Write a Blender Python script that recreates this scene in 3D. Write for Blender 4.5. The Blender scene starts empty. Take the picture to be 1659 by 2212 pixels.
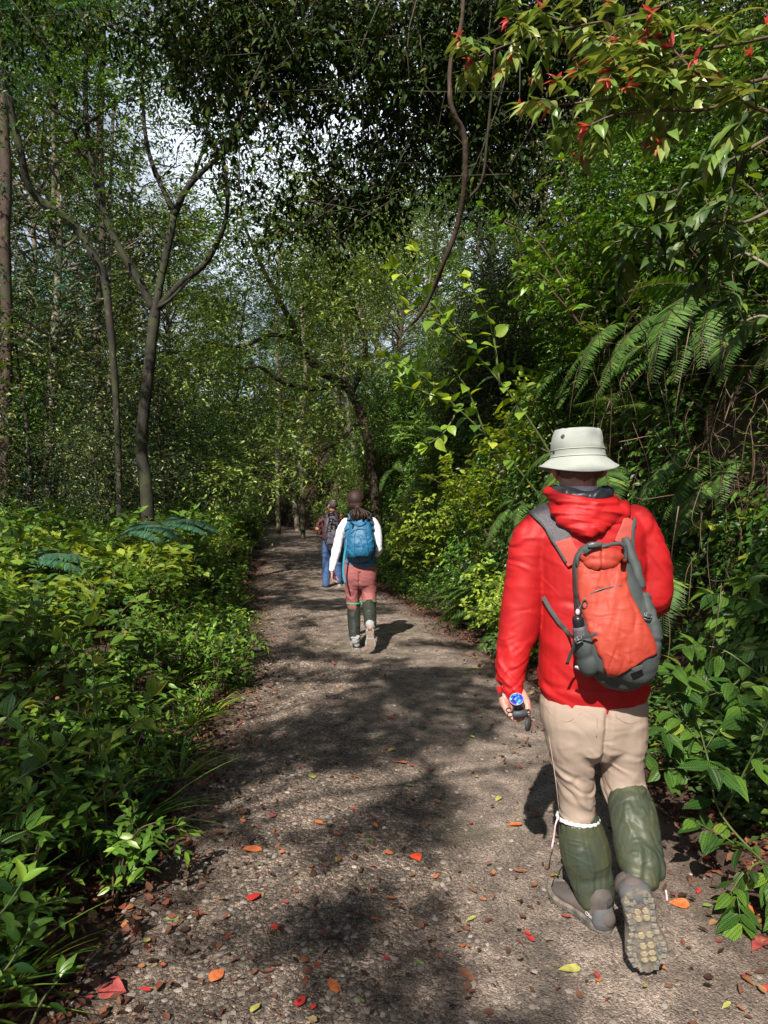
import bpy, math, random
import numpy as np
from mathutils import Vector, Matrix

# ------------------------------------------------------------------ camera, world, sun, exposure
scene = bpy.context.scene
C = scene.collection
F = 1490.0                     # focal length in units of a 1659 x 2212 picture
cam_d = bpy.data.cameras.new('camera')
cam_d.sensor_fit = 'VERTICAL'
cam_d.sensor_height = 36.0
cam_d.lens = F / 2212.0 * 36.0
cam_d.clip_start = 0.05
cam_d.clip_end = 500
cam = bpy.data.objects.new('camera', cam_d)
C.objects.link(cam)
cam.location = (0, 0, 1.5)
cam.rotation_euler = (math.radians(90), 0, 0)
scene.camera = cam

SUN = np.array([0.30, 1.0, -0.92])         # the way sunlight travels: from behind the camera, a little from the left
SUN = SUN / np.linalg.norm(SUN)
SUN_EL = math.asin(-SUN[2])
SUN_AZ = math.atan2(-SUN[0], -SUN[1])

world = bpy.data.worlds.new('World')
scene.world = world
world.use_nodes = True
wn = world.node_tree.nodes
wl = world.node_tree.links
wn.clear()
w_out = wn.new('ShaderNodeOutputWorld')
w_bg = wn.new('ShaderNodeBackground')
w_bg.inputs['Strength'].default_value = 0.05
sky = wn.new('ShaderNodeTexSky')
sky.sky_type = 'NISHITA'
sky.sun_disc = False
sky.sun_elevation = SUN_EL
sky.sun_rotation = SUN_AZ % (2 * math.pi)
sky.air_density = 1.0
sky.dust_density = 1.2
w_tc = wn.new('ShaderNodeTexCoord')
w_nz = wn.new('ShaderNodeTexNoise')
w_nz.inputs['Scale'].default_value = 1.6
w_nz.inputs['Detail'].default_value = 5.0
w_rp = wn.new('ShaderNodeValToRGB')
w_rp.color_ramp.elements[0].position = 0.47
w_rp.color_ramp.elements[1].position = 0.66
w_mx = wn.new('ShaderNodeMix')
w_mx.data_type = 'RGBA'
w_mx.inputs[7].default_value = (15.0, 16.4, 18.5, 1)
wl.new(w_tc.outputs['Generated'], w_nz.inputs['Vector'])
wl.new(w_nz.outputs['Fac'], w_rp.inputs['Fac'])
wl.new(w_rp.outputs['Color'], w_mx.inputs[0])
wl.new(sky.outputs['Color'], w_mx.inputs[6])
wl.new(w_mx.outputs[2], w_bg.inputs['Color'])
wl.new(w_bg.outputs['Background'], w_out.inputs['Surface'])

sun_d = bpy.data.lights.new('sun', 'SUN')
sun_d.energy = 5.0
sun_d.angle = math.radians(0.53)
sun_d.color = (1.0, 0.94, 0.83)
sun = bpy.data.objects.new('sun', sun_d)
C.objects.link(sun)
sun.rotation_euler = Vector(SUN).to_track_quat('-Z', 'Y').to_euler()

scene.view_settings.view_transform = 'Standard'
scene.view_settings.look = 'None'
scene.view_settings.gamma = 1.0
scene.view_settings.exposure = 0.85
scene.render.engine = 'CYCLES'
cy = scene.cycles
cy.max_bounces = 6
cy.diffuse_bounces = 3
cy.glossy_bounces = 2
cy.transmission_bounces = 4
cy.transparent_max_bounces = 4
cy.sample_clamp_indirect = 6.0
cy.use_denoising = True

rng = np.random.default_rng(11)
random.seed(11)

# ------------------------------------------------------------------ small helpers
def tag(o, label=None, cat=None, group=None, kind=None):
    if label: o['label'] = label
    if cat: o['category'] = cat
    if group: o['group'] = group
    if kind: o['kind'] = kind
    return o

def empty(name, loc=(0, 0, 0)):
    o = bpy.data.objects.new(name, None)
    o.empty_display_size = 0.1
    C.objects.link(o)
    o.location = loc
    return o

WK = set()      # names of Empties whose children are modelled in world coordinates
def link(name, me, parent=None, mat=None):
    o = bpy.data.objects.new(name, me)
    C.objects.link(o)
    if mat is not None and not me.materials:
        me.materials.append(mat)
    if parent is not None:
        o.parent = parent
        if parent.name in WK:
            l = parent.location
            o.location = (-l[0], -l[1], -l[2])
    return o

def thing(name, loc, label, cat, group=None):
    """an Empty at the thing's base whose parts are modelled in world coordinates"""
    e = empty(name, tuple(float(v) for v in loc))
    WK.add(e.name)
    return tag(e, label, cat, group)

def pix(x, y, Y):
    """the world point seen at (x, y) of the 1659 x 2212 picture at depth Y"""
    return np.array([(x - 829.5) / F * Y, Y, 1.5 - (y - 1103.0) / F * Y])

def norm(a):
    a = np.asarray(a, float)
    return a / np.maximum(np.linalg.norm(a, axis=-1, keepdims=True), 1e-9)

def _hash(i, j, k, s):
    h = (i * 374761393 + j * 668265263 + k * 2147483647 + s * 1274126177) & 0xffffffff
    h = ((h ^ (h >> 13)) * 1274126177) & 0xffffffff
    h = ((h ^ (h >> 15)) * 2246822519) & 0xffffffff
    return ((h ^ (h >> 16)) & 0xffffff) / float(0xffffff)

def vnoise(P, scale=1.0, seed=0):
    """smooth value noise, 0..1, of an (n,3) array"""
    P = np.asarray(P, float) * scale + 1000.0
    I = np.floor(P).astype(np.int64)
    f = P - I
    f = f * f * (3 - 2 * f)
    r = 0
    for dx in (0, 1):
        for dy in (0, 1):
            for dz in (0, 1):
                w = (f[:, 0] if dx else 1 - f[:, 0]) * (f[:, 1] if dy else 1 - f[:, 1]) * (f[:, 2] if dz else 1 - f[:, 2])
                r = r + w * _hash(I[:, 0] + dx, I[:, 1] + dy, I[:, 2] + dz, seed)
    return r

def fbm(P, scale=1.0, seed=0, o=3):
    r, a, t = 0, 1.0, 0
    for k in range(o):
        r = r + a * vnoise(P, scale * 2 ** k, seed + k * 17)
        t += a
        a *= 0.5
    return r / t

def make_mesh(name, V, faces, smooth=True, luv=None, mats=None, midx=None):
    """V (n,3); faces: list of int arrays (m,k)"""
    me = bpy.data.meshes.new(name)
    V = np.ascontiguousarray(V, dtype=np.float32)
    me.vertices.add(len(V))
    me.vertices.foreach_set('co', V.ravel())
    faces = [np.asarray(f, dtype=np.int32) for f in faces if len(f)]
    loops = np.concatenate([f.ravel() for f in faces])
    tot = np.concatenate([np.full(len(f), f.shape[1], dtype=np.int32) for f in faces])
    start = np.concatenate([[0], np.cumsum(tot)[:-1]]).astype(np.int32)
    me.loops.add(len(loops))
    me.loops.foreach_set('vertex_index', loops)
    me.polygons.add(len(tot))
    me.polygons.foreach_set('loop_start', start)
    me.polygons.foreach_set('loop_total', tot)
    me.polygons.foreach_set('use_smooth', np.full(len(tot), bool(smooth)))
    if midx is not None:
        me.polygons.foreach_set('material_index', np.asarray(midx, dtype=np.int32))
    if luv is not None:
        a = me.attributes.new('luv', 'FLOAT_VECTOR', 'POINT')
        a.data.foreach_set('vector', np.ascontiguousarray(luv, dtype=np.float32).ravel())
    for m in (mats or []):
        me.materials.append(m)
    me.update()
    me.validate()
    return me

class MB:
    """collects vertex / face arrays and becomes ONE mesh"""
    def __init__(s):
        s.V, s.F, s.L, s.M, s.n = [], [], [], [], 0
    def add(s, V, Fs, luv=None, m=0):
        V = np.asarray(V, float)
        if luv is None:
            luv = np.zeros((len(V), 3))
        s.V.append(V); s.L.append(luv)
        for f in (Fs if isinstance(Fs, list) else [Fs]):
            f = np.asarray(f, dtype=np.int64)
            if len(f):
                s.F.append(f + s.n); s.M.append(np.full(len(f), m))
        s.n += len(V)
    def mesh(s, name, mats=None, smooth=True):
        return make_mesh(name, np.concatenate(s.V), s.F, smooth, np.concatenate(s.L), mats, np.concatenate(s.M))
    def build(s, name, mat, parent=None, smooth=True):
        mats = mat if isinstance(mat, (list, tuple)) else [mat]
        return link(name, s.mesh(name, mats, smooth), parent)

def smooth_path(P, R=None, k=5):
    """Catmull-Rom through points, with radii"""
    P = np.asarray(P, float)
    n = len(P)
    R = np.full(n, 1.0) if R is None else np.asarray(R, float)
    if R.ndim == 1: R = R[:, None]
    A = np.concatenate([P, R], 1)
    E = np.vstack([2 * A[0] - A[1], A, 2 * A[-1] - A[-2]])
    out = []
    for i in range(n - 1):
        p0, p1, p2, p3 = E[i], E[i + 1], E[i + 2], E[i + 3]
        for t in np.arange(k) / k:
            out.append(0.5 * ((2 * p1) + (-p0 + p2) * t + (2 * p0 - 5 * p1 + 4 * p2 - p3) * t * t + (-p0 + 3 * p1 - 3 * p2 + p3) * t ** 3))
    out.append(A[-1])
    out = np.array(out)
    out[:, 3:] = np.maximum(out[:, 3:], 1e-4)
    return out[:, :3], out[:, 3:]

def sweep(P, ra, rb=None, sides=12, ref=(0, 1, 0), caps=True, power=2.0, wob=0.0, seed=0, round_caps=False):
    """closed tube along P. ra: half width across, rb: half depth along ref"""
    P = np.asarray(P, float)
    ra = np.broadcast_to(np.asarray(ra, float).ravel(), (len(P),)).copy()
    rb = ra.copy() if rb is None else np.broadcast_to(np.asarray(rb, float).ravel(), (len(P),)).copy()
    if round_caps:
        def ext(p, t, a, b, sgn):
            q, qa, qb = [], [], []
            for ang in (30, 60, 85):
                c = math.cos(math.radians(ang)); s_ = math.sin(math.radians(ang))
                q.append(p + sgn * t * s_ * min(a, b)); qa.append(a * c); qb.append(b * c)
            return q, qa, qb
        t0 = norm(P[1] - P[0]); t1 = norm(P[-1] - P[-2])
        q0, a0, b0 = ext(P[0], t0, ra[0], rb[0], -1)
        q1, a1, b1 = ext(P[-1], t1, ra[-1], rb[-1], 1)
        P = np.vstack([q0[::-1], P, q1]); ra = np.concatenate([a0[::-1], ra, a1]); rb = np.concatenate([b0[::-1], rb, b1])
    n = len(P)
    T = norm(np.gradient(P, axis=0))
    ref = norm(np.asarray(ref, float))
    ref = np.broadcast_to(ref, T.shape).copy()
    bad = np.abs((T * ref).sum(1)) > 0.97
    ref[bad] = np.array([0.3, 0.2, 1.0]) / 1.063
    X = norm(np.cross(T, ref)); Yv = norm(np.cross(X, T))
    a = np.linspace(0, 2 * math.pi, sides, endpoint=False)
    ca = np.sign(np.cos(a)) * np.abs(np.cos(a)) ** (2 / power)
    sa = np.sign(np.sin(a)) * np.abs(np.sin(a)) ** (2 / power)
    V = P[:, None] + X[:, None] * (ca[None, :, None] * ra[:, None, None]) + Yv[:, None] * (sa[None, :, None] * rb[:, None, None])
    V = V.reshape(-1, 3)
    if wob:
        V = V + (np.repeat(norm(V.reshape(n, sides, 3) - P[:, None]).reshape(-1, 3), 1, 0)) * ((vnoise(V, 6 / max(ra.mean(), .01) * .12, seed) - .5) * 2 * wob * np.repeat(ra, sides))[:, None]
    i = np.arange(n - 1)[:, None] * sides; j = np.arange(sides)[None]; j2 = (j + 1) % sides
    Q = np.stack([i + j, i + j2, i + sides + j2, i + sides + j], -1).reshape(-1, 4)
    fs = [Q]
    if caps:
        V = np.vstack([V, P[:1], P[-1:]])
        c0, c1 = n * sides, n * sides + 1
        jj = np.arange(sides)
        fs.append(np.concatenate([np.stack([np.full(sides, c0), (jj + 1) % sides, jj], 1),
                                  np.stack([np.full(sides, c1), (n - 1) * sides + jj, (n - 1) * sides + (jj + 1) % sides], 1)]))
    return V, fs

def tube(mb, pts, rad, sides=6, k=4, wob=0.0, seed=0, m=0):
    P, R = smooth_path(pts, rad, k)
    V, fs = sweep(P, R[:, 0], sides=sides, ref=(0.3, 1, 0.1), wob=wob, seed=seed)
    mb.add(V, fs, m=m)

def ellipsoid(c, r, R=None, nu=20, nv=12):
    u = np.linspace(0, 2 * math.pi, nu, endpoint=False); v = np.linspace(0, math.pi, nv)[1:-1]
    U, W = np.meshgrid(u, v)
    V = np.stack([np.cos(U) * np.sin(W), np.sin(U) * np.sin(W), np.cos(W)], -1).reshape(-1, 3)
    V = np.vstack([V, [[0, 0, 1], [0, 0, -1]]]) * np.asarray(r, float)
    if R is not None: V = V @ np.asarray(R).T
    V = V + np.asarray(c, float)
    m = len(v); i = np.arange(m - 1)[:, None] * nu; j = np.arange(nu)[None]; j2 = (j + 1) % nu
    Q = np.stack([i + j, i + nu + j, i + nu + j2, i + j2], -1).reshape(-1, 4)
    jj = np.arange(nu); t = m * nu
    T = np.concatenate([np.stack([np.full(nu, t), jj, (jj + 1) % nu], 1), np.stack([np.full(nu, t + 1), (m - 1) * nu + (jj + 1) % nu, (m - 1) * nu + jj], 1)])
    return V, [Q, T]

# ------------------------------------------------------------------ materials
def new_mat(name):
    m = bpy.data.materials.new(name)
    m.use_nodes = True
    nt = m.node_tree
    nt.nodes.clear()
    return m, nt.nodes, nt.links, nt.nodes.new('ShaderNodeOutputMaterial')

def ramp(nd, stops):
    r = nd.new('ShaderNodeValToRGB')
    e = r.color_ramp.elements
    while len(e) < len(stops): e.new(0.5)
    for k, (p, c) in enumerate(stops):
        e[k].position = p
        e[k].color = (c[0], c[1], c[2], 1)
    return r

def leaf_mat(name, stops, rough=0.38, trans=0.30, ttint=(1.5, 1.35, 0.35), veins=0.0, spec=0.5, tscale=1.0):
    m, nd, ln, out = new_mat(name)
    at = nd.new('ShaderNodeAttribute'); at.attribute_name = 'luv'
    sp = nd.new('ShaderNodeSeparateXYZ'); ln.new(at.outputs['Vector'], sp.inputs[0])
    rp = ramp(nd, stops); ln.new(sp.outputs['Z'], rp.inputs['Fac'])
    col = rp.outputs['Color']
    nz = nd.new('ShaderNodeTexNoise'); nz.inputs['Scale'].default_value = 35 * tscale; nz.inputs['Detail'].default_value = 3
    geo = nd.new('ShaderNodeNewGeometry'); ln.new(geo.outputs['Position'], nz.inputs['Vector'])
    mp = nd.new('ShaderNodeMapRange'); mp.inputs['To Min'].default_value = 0.72; mp.inputs['To Max'].default_value = 1.28
    ln.new(nz.outputs['Fac'], mp.inputs['Value'])
    mul = nd.new('ShaderNodeVectorMath'); mul.operation = 'SCALE'
    ln.new(col, mul.inputs[0]); ln.new(mp.outputs['Result'], mul.inputs['Scale'])
    col = mul.outputs['Vector']
    bs = nd.new('ShaderNodeBsdfPrincipled')
    bs.inputs['Roughness'].default_value = rough
    bs.inputs['Specular IOR Level'].default_value = spec
    tr = nd.new('ShaderNodeBsdfTranslucent')
    tm = nd.new('ShaderNodeVectorMath'); tm.operation = 'MULTIPLY'; tm.inputs[1].default_value = ttint
    ln.new(col, tm.inputs[0]); ln.new(tm.outputs['Vector'], tr.inputs['Color'])
    if veins:
        # raised ribs along and across the leaf: midrib paler, ridged surface
        ab = nd.new('ShaderNodeMath'); ab.operation = 'ABSOLUTE'; ln.new(sp.outputs['Y'], ab.inputs[0])
        cr = nd.new('ShaderNodeMath'); cr.operation = 'MULTIPLY_ADD'; ln.new(ab.outputs[0], cr.inputs[0]); cr.inputs[1].default_value = -14.0
        ux = nd.new('ShaderNodeMath'); ux.operation = 'MULTIPLY'; ln.new(sp.outputs['X'], ux.inputs[0]); ux.inputs[1].default_value = 95.0
        ln.new(ux.outputs[0], cr.inputs[2])
        si = nd.new('ShaderNodeMath'); si.operation = 'SINE'; ln.new(cr.outputs[0], si.inputs[0])
        lo = nd.new('ShaderNodeMath'); lo.operation = 'MULTIPLY'; ln.new(ab.outputs[0], lo.inputs[0]); lo.inputs[1].default_value = 12.5
        co = nd.new('ShaderNodeMath'); co.operation = 'COSINE'; ln.new(lo.outputs[0], co.inputs[0])
        pw = nd.new('ShaderNodeMath'); pw.operation = 'POWER'; pw.inputs[1].default_value = 6
        mx0 = nd.new('ShaderNodeMath'); mx0.operation = 'MAXIMUM'; ln.new(co.outputs[0], mx0.inputs[0]); mx0.inputs[1].default_value = 0.0
        ln.new(mx0.outputs[0], pw.inputs[0])
        hs = nd.new('ShaderNodeMath'); hs.operation = 'MULTIPLY_ADD'; ln.new(pw.outputs[0], hs.inputs[0]); hs.inputs[1].default_value = -1.6; ln.new(si.outputs[0], hs.inputs[2])
        bp = nd.new('ShaderNodeBump'); bp.inputs['Strength'].default_value = veins; bp.inputs['Distance'].default_value = 0.0016
        ln.new(hs.outputs[0], bp.inputs['Height']); ln.new(bp.outputs['Normal'], bs.inputs['Normal'])
        mm = nd.new('ShaderNodeMix'); mm.data_type = 'RGBA'; mm.blend_type = 'MULTIPLY'
        f2 = nd.new('ShaderNodeMath'); f2.operation = 'MULTIPLY'; ln.new(pw.outputs[0], f2.inputs[0]); f2.inputs[1].default_value = 0.45
        ln.new(f2.outputs[0], mm.inputs[0]); ln.new(col, mm.inputs[6]); mm.inputs[7].default_value = (0.45, 0.5, 0.4, 1)
        col = mm.outputs[2]
    ln.new(col, bs.inputs['Base Color'])
    mx = nd.new('ShaderNodeMixShader'); mx.inputs[0].default_value = trans
    ln.new(bs.outputs[0], mx.inputs[1]); ln.new(tr.outputs[0], mx.inputs[2]); ln.new(mx.outputs[0], out.inputs[0])
    return m

def bark_mat(name, c1, c2, c3=None, scale=9, moss=0.0):
    m, nd, ln, out = new_mat(name)
    tc = nd.new('ShaderNodeNewGeometry')
    mp = nd.new('ShaderNodeMapping'); mp.inputs['Scale'].default_value = (1, 1, 0.35)
    ln.new(tc.outputs['Position'], mp.inputs['Vector'])
    n1 = nd.new('ShaderNodeTexNoise'); n1.inputs['Scale'].default_value = scale; n1.inputs['Detail'].default_value = 6; n1.inputs['Roughness'].default_value = 0.65
    ln.new(mp.outputs[0], n1.inputs['Vector'])
    st = [(0.3, c1), (0.6, c2)] + ([(0.72, c3)] if c3 else [])
    r = ramp(nd, st); ln.new(n1.outputs['Fac'], r.inputs['Fac'])
    col = r.outputs['Color']
    if moss:
        n2 = nd.new('ShaderNodeTexNoise'); n2.inputs['Scale'].default_value = 3.2; n2.inputs['Detail'].default_value = 5
        ln.new(tc.outputs['Position'], n2.inputs['Vector'])
        r2 = ramp(nd, [(0.5 - moss * 0.12, (0, 0, 0)), (0.6, (1, 1, 1))]); ln.new(n2.outputs['Fac'], r2.inputs['Fac'])
        mx = nd.new('ShaderNodeMix'); mx.data_type = 'RGBA'
        ln.new(r2.outputs['Color'], mx.inputs[0]); ln.new(col, mx.inputs[6]); mx.inputs[7].default_value = (0.028, 0.033, 0.010, 1)
        col = mx.outputs[2]
    bs = nd.new('ShaderNodeBsdfPrincipled'); bs.inputs['Roughness'].default_value = 0.85
    bp = nd.new('ShaderNodeBump'); bp.inputs['Strength'].default_value = 0.8; bp.inputs['Distance'].default_value = 0.012
    n3 = nd.new('ShaderNodeTexNoise'); n3.inputs['Scale'].default_value = scale * 4; n3.inputs['Detail'].default_value = 5
    ln.new(mp.outputs[0], n3.inputs['Vector'])
    ln.new(n3.outputs['Fac'], bp.inputs['Height']); ln.new(bp.outputs[0], bs.inputs['Normal'])
    ln.new(col, bs.inputs['Base Color']); ln.new(bs.outputs[0], out.inputs[0])
    return m

def plain_mat(name, col, rough=0.6, metal=0.0, spec=0.5, var=0.0, vscale=20, bump=0.0, bscale=200, bdist=0.001, col2=None, coat=0.0, sheen=0.0, aniso=None):
    m, nd, ln, out = new_mat(name)
    bs = nd.new('ShaderNodeBsdfPrincipled')
    bs.inputs['Roughness'].default_value = rough
    bs.inputs['Metallic'].default_value = metal
    bs.inputs['Specular IOR Level'].default_value = spec
    if coat: bs.inputs['Coat Weight'].default_value = coat
    if sheen: bs.inputs['Sheen Weight'].default_value = sheen
    geo = nd.new('ShaderNodeNewGeometry')
    vec = geo.outputs['Position']
    if aniso:
        mp = nd.new('ShaderNodeMapping'); mp.inputs['Scale'].default_value = aniso
        ln.new(vec, mp.inputs['Vector']); vec = mp.outputs[0]
    if var or col2:
        n1 = nd.new('ShaderNodeTexNoise'); n1.inputs['Scale'].default_value = vscale; n1.inputs['Detail'].default_value = 5
        ln.new(vec, n1.inputs['Vector'])
        c2 = col2 if col2 else [min(1, c * (1 - var)) for c in col]
        r = ramp(nd, [(0.35, c2), (0.65, col)]); ln.new(n1.outputs['Fac'], r.inputs['Fac'])
        ln.new(r.outputs['Color'], bs.inputs['Base Color'])
    else:
        bs.inputs['Base Color'].default_value = (*col, 1)
    if bump:
        n2 = nd.new('ShaderNodeTexNoise'); n2.inputs['Scale'].default_value = bscale; n2.inputs['Detail'].default_value = 4
        ln.new(vec, n2.inputs['Vector'])
        bp = nd.new('ShaderNodeBump'); bp.inputs['Strength'].default_value = bump; bp.inputs['Distance'].default_value = bdist
        ln.new(n2.outputs['Fac'], bp.inputs['Height']); ln.new(bp.outputs[0], bs.inputs['Normal'])
    ln.new(bs.outputs[0], out.inputs[0])
    return m

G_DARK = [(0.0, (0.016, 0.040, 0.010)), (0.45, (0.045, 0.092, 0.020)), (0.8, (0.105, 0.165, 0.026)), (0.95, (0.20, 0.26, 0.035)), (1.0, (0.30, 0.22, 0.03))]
G_CANOPY_SHADE = [(0.0, (0.008, 0.018, 0.005)), (0.55, (0.020, 0.042, 0.009)), (0.88, (0.055, 0.090, 0.016)), (1.0, (0.12, 0.10, 0.03))]  # overhead leaves darkened in colour to stand in for shade
G_MID = [(0.0, (0.018, 0.055, 0.012)), (0.4, (0.050, 0.125, 0.020)), (0.75, (0.115, 0.230, 0.028)), (0.93, (0.23, 0.34, 0.040)), (1.0, (0.38, 0.30, 0.04))]
G_LIME = [(0.0, (0.050, 0.120, 0.018)), (0.5, (0.170, 0.290, 0.030)), (0.9, (0.38, 0.46, 0.055)), (1.0, (0.48, 0.42, 0.06))]
G_BLUE = [(0.0, (0.020, 0.070, 0.040)), (0.6, (0.045, 0.125, 0.068)), (1.0, (0.095, 0.190, 0.085))]
G_FERN = [(0.0, (0.022, 0.065, 0.012)), (0.6, (0.070, 0.150, 0.022)), (0.93, (0.19, 0.29, 0.035)), (1.0, (0.20, 0.11, 0.04))]
G_RED = [(0.0, (0.070, 0.150, 0.030)), (0.5, (0.170, 0.270, 0.055)), (0.70, (0.320, 0.360, 0.110)), (0.76, (0.55, 0.12, 0.09)), (1.0, (0.62, 0.07, 0.13))]
G_DRY = [(0.0, (0.030, 0.015, 0.011)), (0.35, (0.070, 0.032, 0.022)), (0.65, (0.125, 0.058, 0.036)), (0.85, (0.20, 0.050, 0.036)), (0.95, (0.24, 0.10, 0.04)), (1.0, (0.26, 0.20, 0.09))]
M = {}
M['leaf_dark'] = leaf_mat('leaf_dark', G_DARK, rough=0.46, trans=0.22, spec=.35)
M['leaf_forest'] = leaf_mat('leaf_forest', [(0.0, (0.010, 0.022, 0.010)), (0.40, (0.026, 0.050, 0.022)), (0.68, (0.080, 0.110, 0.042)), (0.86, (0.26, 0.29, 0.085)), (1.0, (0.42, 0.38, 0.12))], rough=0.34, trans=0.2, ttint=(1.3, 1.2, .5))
M['leaf_sunlit_pale'] = leaf_mat('leaf_sunlit_pale', [(0.0, (0.025, 0.045, 0.016)), (0.40, (0.10, 0.17, 0.035)), (0.78, (0.27, 0.36, 0.075)), (1.0, (0.50, 0.48, 0.16))], rough=0.36, trans=0.25, ttint=(1.3, 1.2, .5))  # paler greens put a sunlit look into the leaf colour
M['leaf_canopy_shade'] = leaf_mat('leaf_canopy_shade', G_CANOPY_SHADE, rough=0.6, trans=0.15, spec=.15)
M['leaf_mid'] = leaf_mat('leaf_mid', G_MID, rough=0.36, trans=0.28)
M['leaf_lime'] = leaf_mat('leaf_lime', G_LIME, rough=0.42, trans=0.36)
M['leaf_ridged'] = leaf_mat('leaf_ridged', G_MID, rough=0.36, trans=0.28, veins=0.9)
M['leaf_ridged_lime'] = leaf_mat('leaf_ridged_lime', G_LIME, rough=0.40, trans=0.34, veins=0.9)
M['leaf_blue'] = leaf_mat('leaf_blue', G_BLUE, rough=0.5, trans=0.25, ttint=(1.1, 1.2, .6))
M['fern'] = leaf_mat('fern', G_FERN, rough=0.6, trans=0.32)
M['leaf_red'] = leaf_mat('leaf_red', G_RED, rough=0.34, trans=0.30, ttint=(1.3, 1.1, .5))
M['dry_leaf'] = leaf_mat('dry_leaf', G_DRY, rough=0.7, trans=0.10, ttint=(1.3, .9, .5), spec=.25)
M['stem_green'] = plain_mat('stem_green', (0.10, 0.13, 0.035), 0.6, var=0.5)
M['stem_brown'] = plain_mat('stem_brown', (0.11, 0.07, 0.04), 0.8, var=0.5)
M['bark'] = bark_mat('bark', (0.006, 0.005, 0.004), (0.022, 0.017, 0.011), (0.12, 0.11, 0.08), moss=0.4)
M['bark_red'] = bark_mat('bark_red', (0.018, 0.011, 0.008), (0.060, 0.034, 0.022), (0.16, 0.12, 0.09), moss=0.2)
M['bark_pale'] = bark_mat('bark_pale', (0.07, 0.055, 0.04), (0.20, 0.165, 0.12), (0.33, 0.30, 0.25), moss=0.3)
M['bark_dark'] = bark_mat('bark_dark', (0.014, 0.010, 0.007), (0.045, 0.033, 0.022), (0.10, 0.09, 0.07), moss=0.4)
M['root'] = plain_mat('root', (0.20, 0.13, 0.08), 0.8, var=0.65, vscale=6)

# ------------------------------------------------------------------ the lie of the land
YK = [-14, 0, 3, 5.6, 7.5, 11.3, 23, 40, 52, 70, 100]
CK = [0.4, 0.3, 0.22, 0.08, -0.2, -0.95, -2.85, -5.6, -10, -20, -40]
HW = 1.27
def trail_c(y): return np.interp(y, YK, CK)
def sstep(a, b, x):
    t = np.clip((x - a) / (b - a), 0, 1)
    return t * t * (3 - 2 * t)
def trail_z(y): return 0.5 * sstep(15, 42, y)
def ground_z(x, y):
    x = np.asarray(x, float); y = np.asarray(y, float)
    c = trail_c(y)
    er = x - (c + HW); el = (c - HW) - x
    P = np.stack([x, y, np.zeros_like(x)], -1).reshape(-1, 3)
    n = (fbm(P, 0.5, 3) - .5).reshape(x.shape)
    n2 = (fbm(P, 2.2, 8) - .5).reshape(x.shape)
    r = np.clip(er - 0.45, 0, None)
    zr = (2.35 + .9 * n) * sstep(0.0, .85, r) + np.clip(r - .45, 0, None) * .80
    zr = np.minimum(zr, 11 + 0.05 * r)
    zl = 0.10 * sstep(0.1, .8, el) + 0.025 * np.clip(el - 1, 0, 30)
    off = sstep(0.05, 0.6, np.maximum(er, el))
    return trail_z(y) + zr + zl + off * (n * 0.5 + n2 * 0.12) * np.where(r > 0, 1.6, 1.0)

def lit_map(x, y):
    """where the added canopy behind the viewer is shaped to let the sun through, as seen on the ground"""
    x = np.asarray(x, float); y = np.asarray(y, float)
    P = np.stack([x, y * 0.8, np.zeros_like(x)], -1)
    v = .6 * fbm(P, 1.05, 41, 3) + .4 * fbm(P, 2.6, 43, 2)
    off = np.abs(x - trail_c(y)) > HW + .2
    lit = v > np.where(off, 0.465, 0.555)
    def el(cx, cy_, rx, ry, a=0.0):
        dx, dy = x - cx, y - cy_
        ca, sa = math.cos(a), math.sin(a)
        u, w = dx * ca + dy * sa, -dx * sa + dy * ca
        return (u / rx) ** 2 + (w / ry) ** 2 < (0.8 + 0.45 * (vnoise(P, 3.5, 5)))**2
    for e in DARKS: lit &= ~el(*e)
    v2 = fbm(P, 2.6, 77, 2)
    for e in LITS: lit |= el(*e) & ((v2 > .45) | ((x > .3) & (y < 5.2)) | (x > .9 + .02 * y) | ((np.abs(x - .15) < .45) & (np.abs(y - 9) < .9)) | ((np.abs(x + .8) < .6) & (np.abs(y - 14.4) < 1)))
    return lit
DARKS = [(-1.5, 2.6, .35, .5, 0), (-0.45, 4.55, .55, .5, 0), (0.12, 3.35, .22, .35, 0), (0.05, 2.35, .28, .42, 0), (0.35, 5.2, .7, .8, 0), (-1.9, 4.2, .5, .6, 0),
         (-.9, 10.9, .5, .7, 0), (2.4, 4.3, .8, 1.2, 0), (2.7, 6.2, 1.0, 1.1, 0), (0.0, 6.2, .9, .35, 0)]
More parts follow.
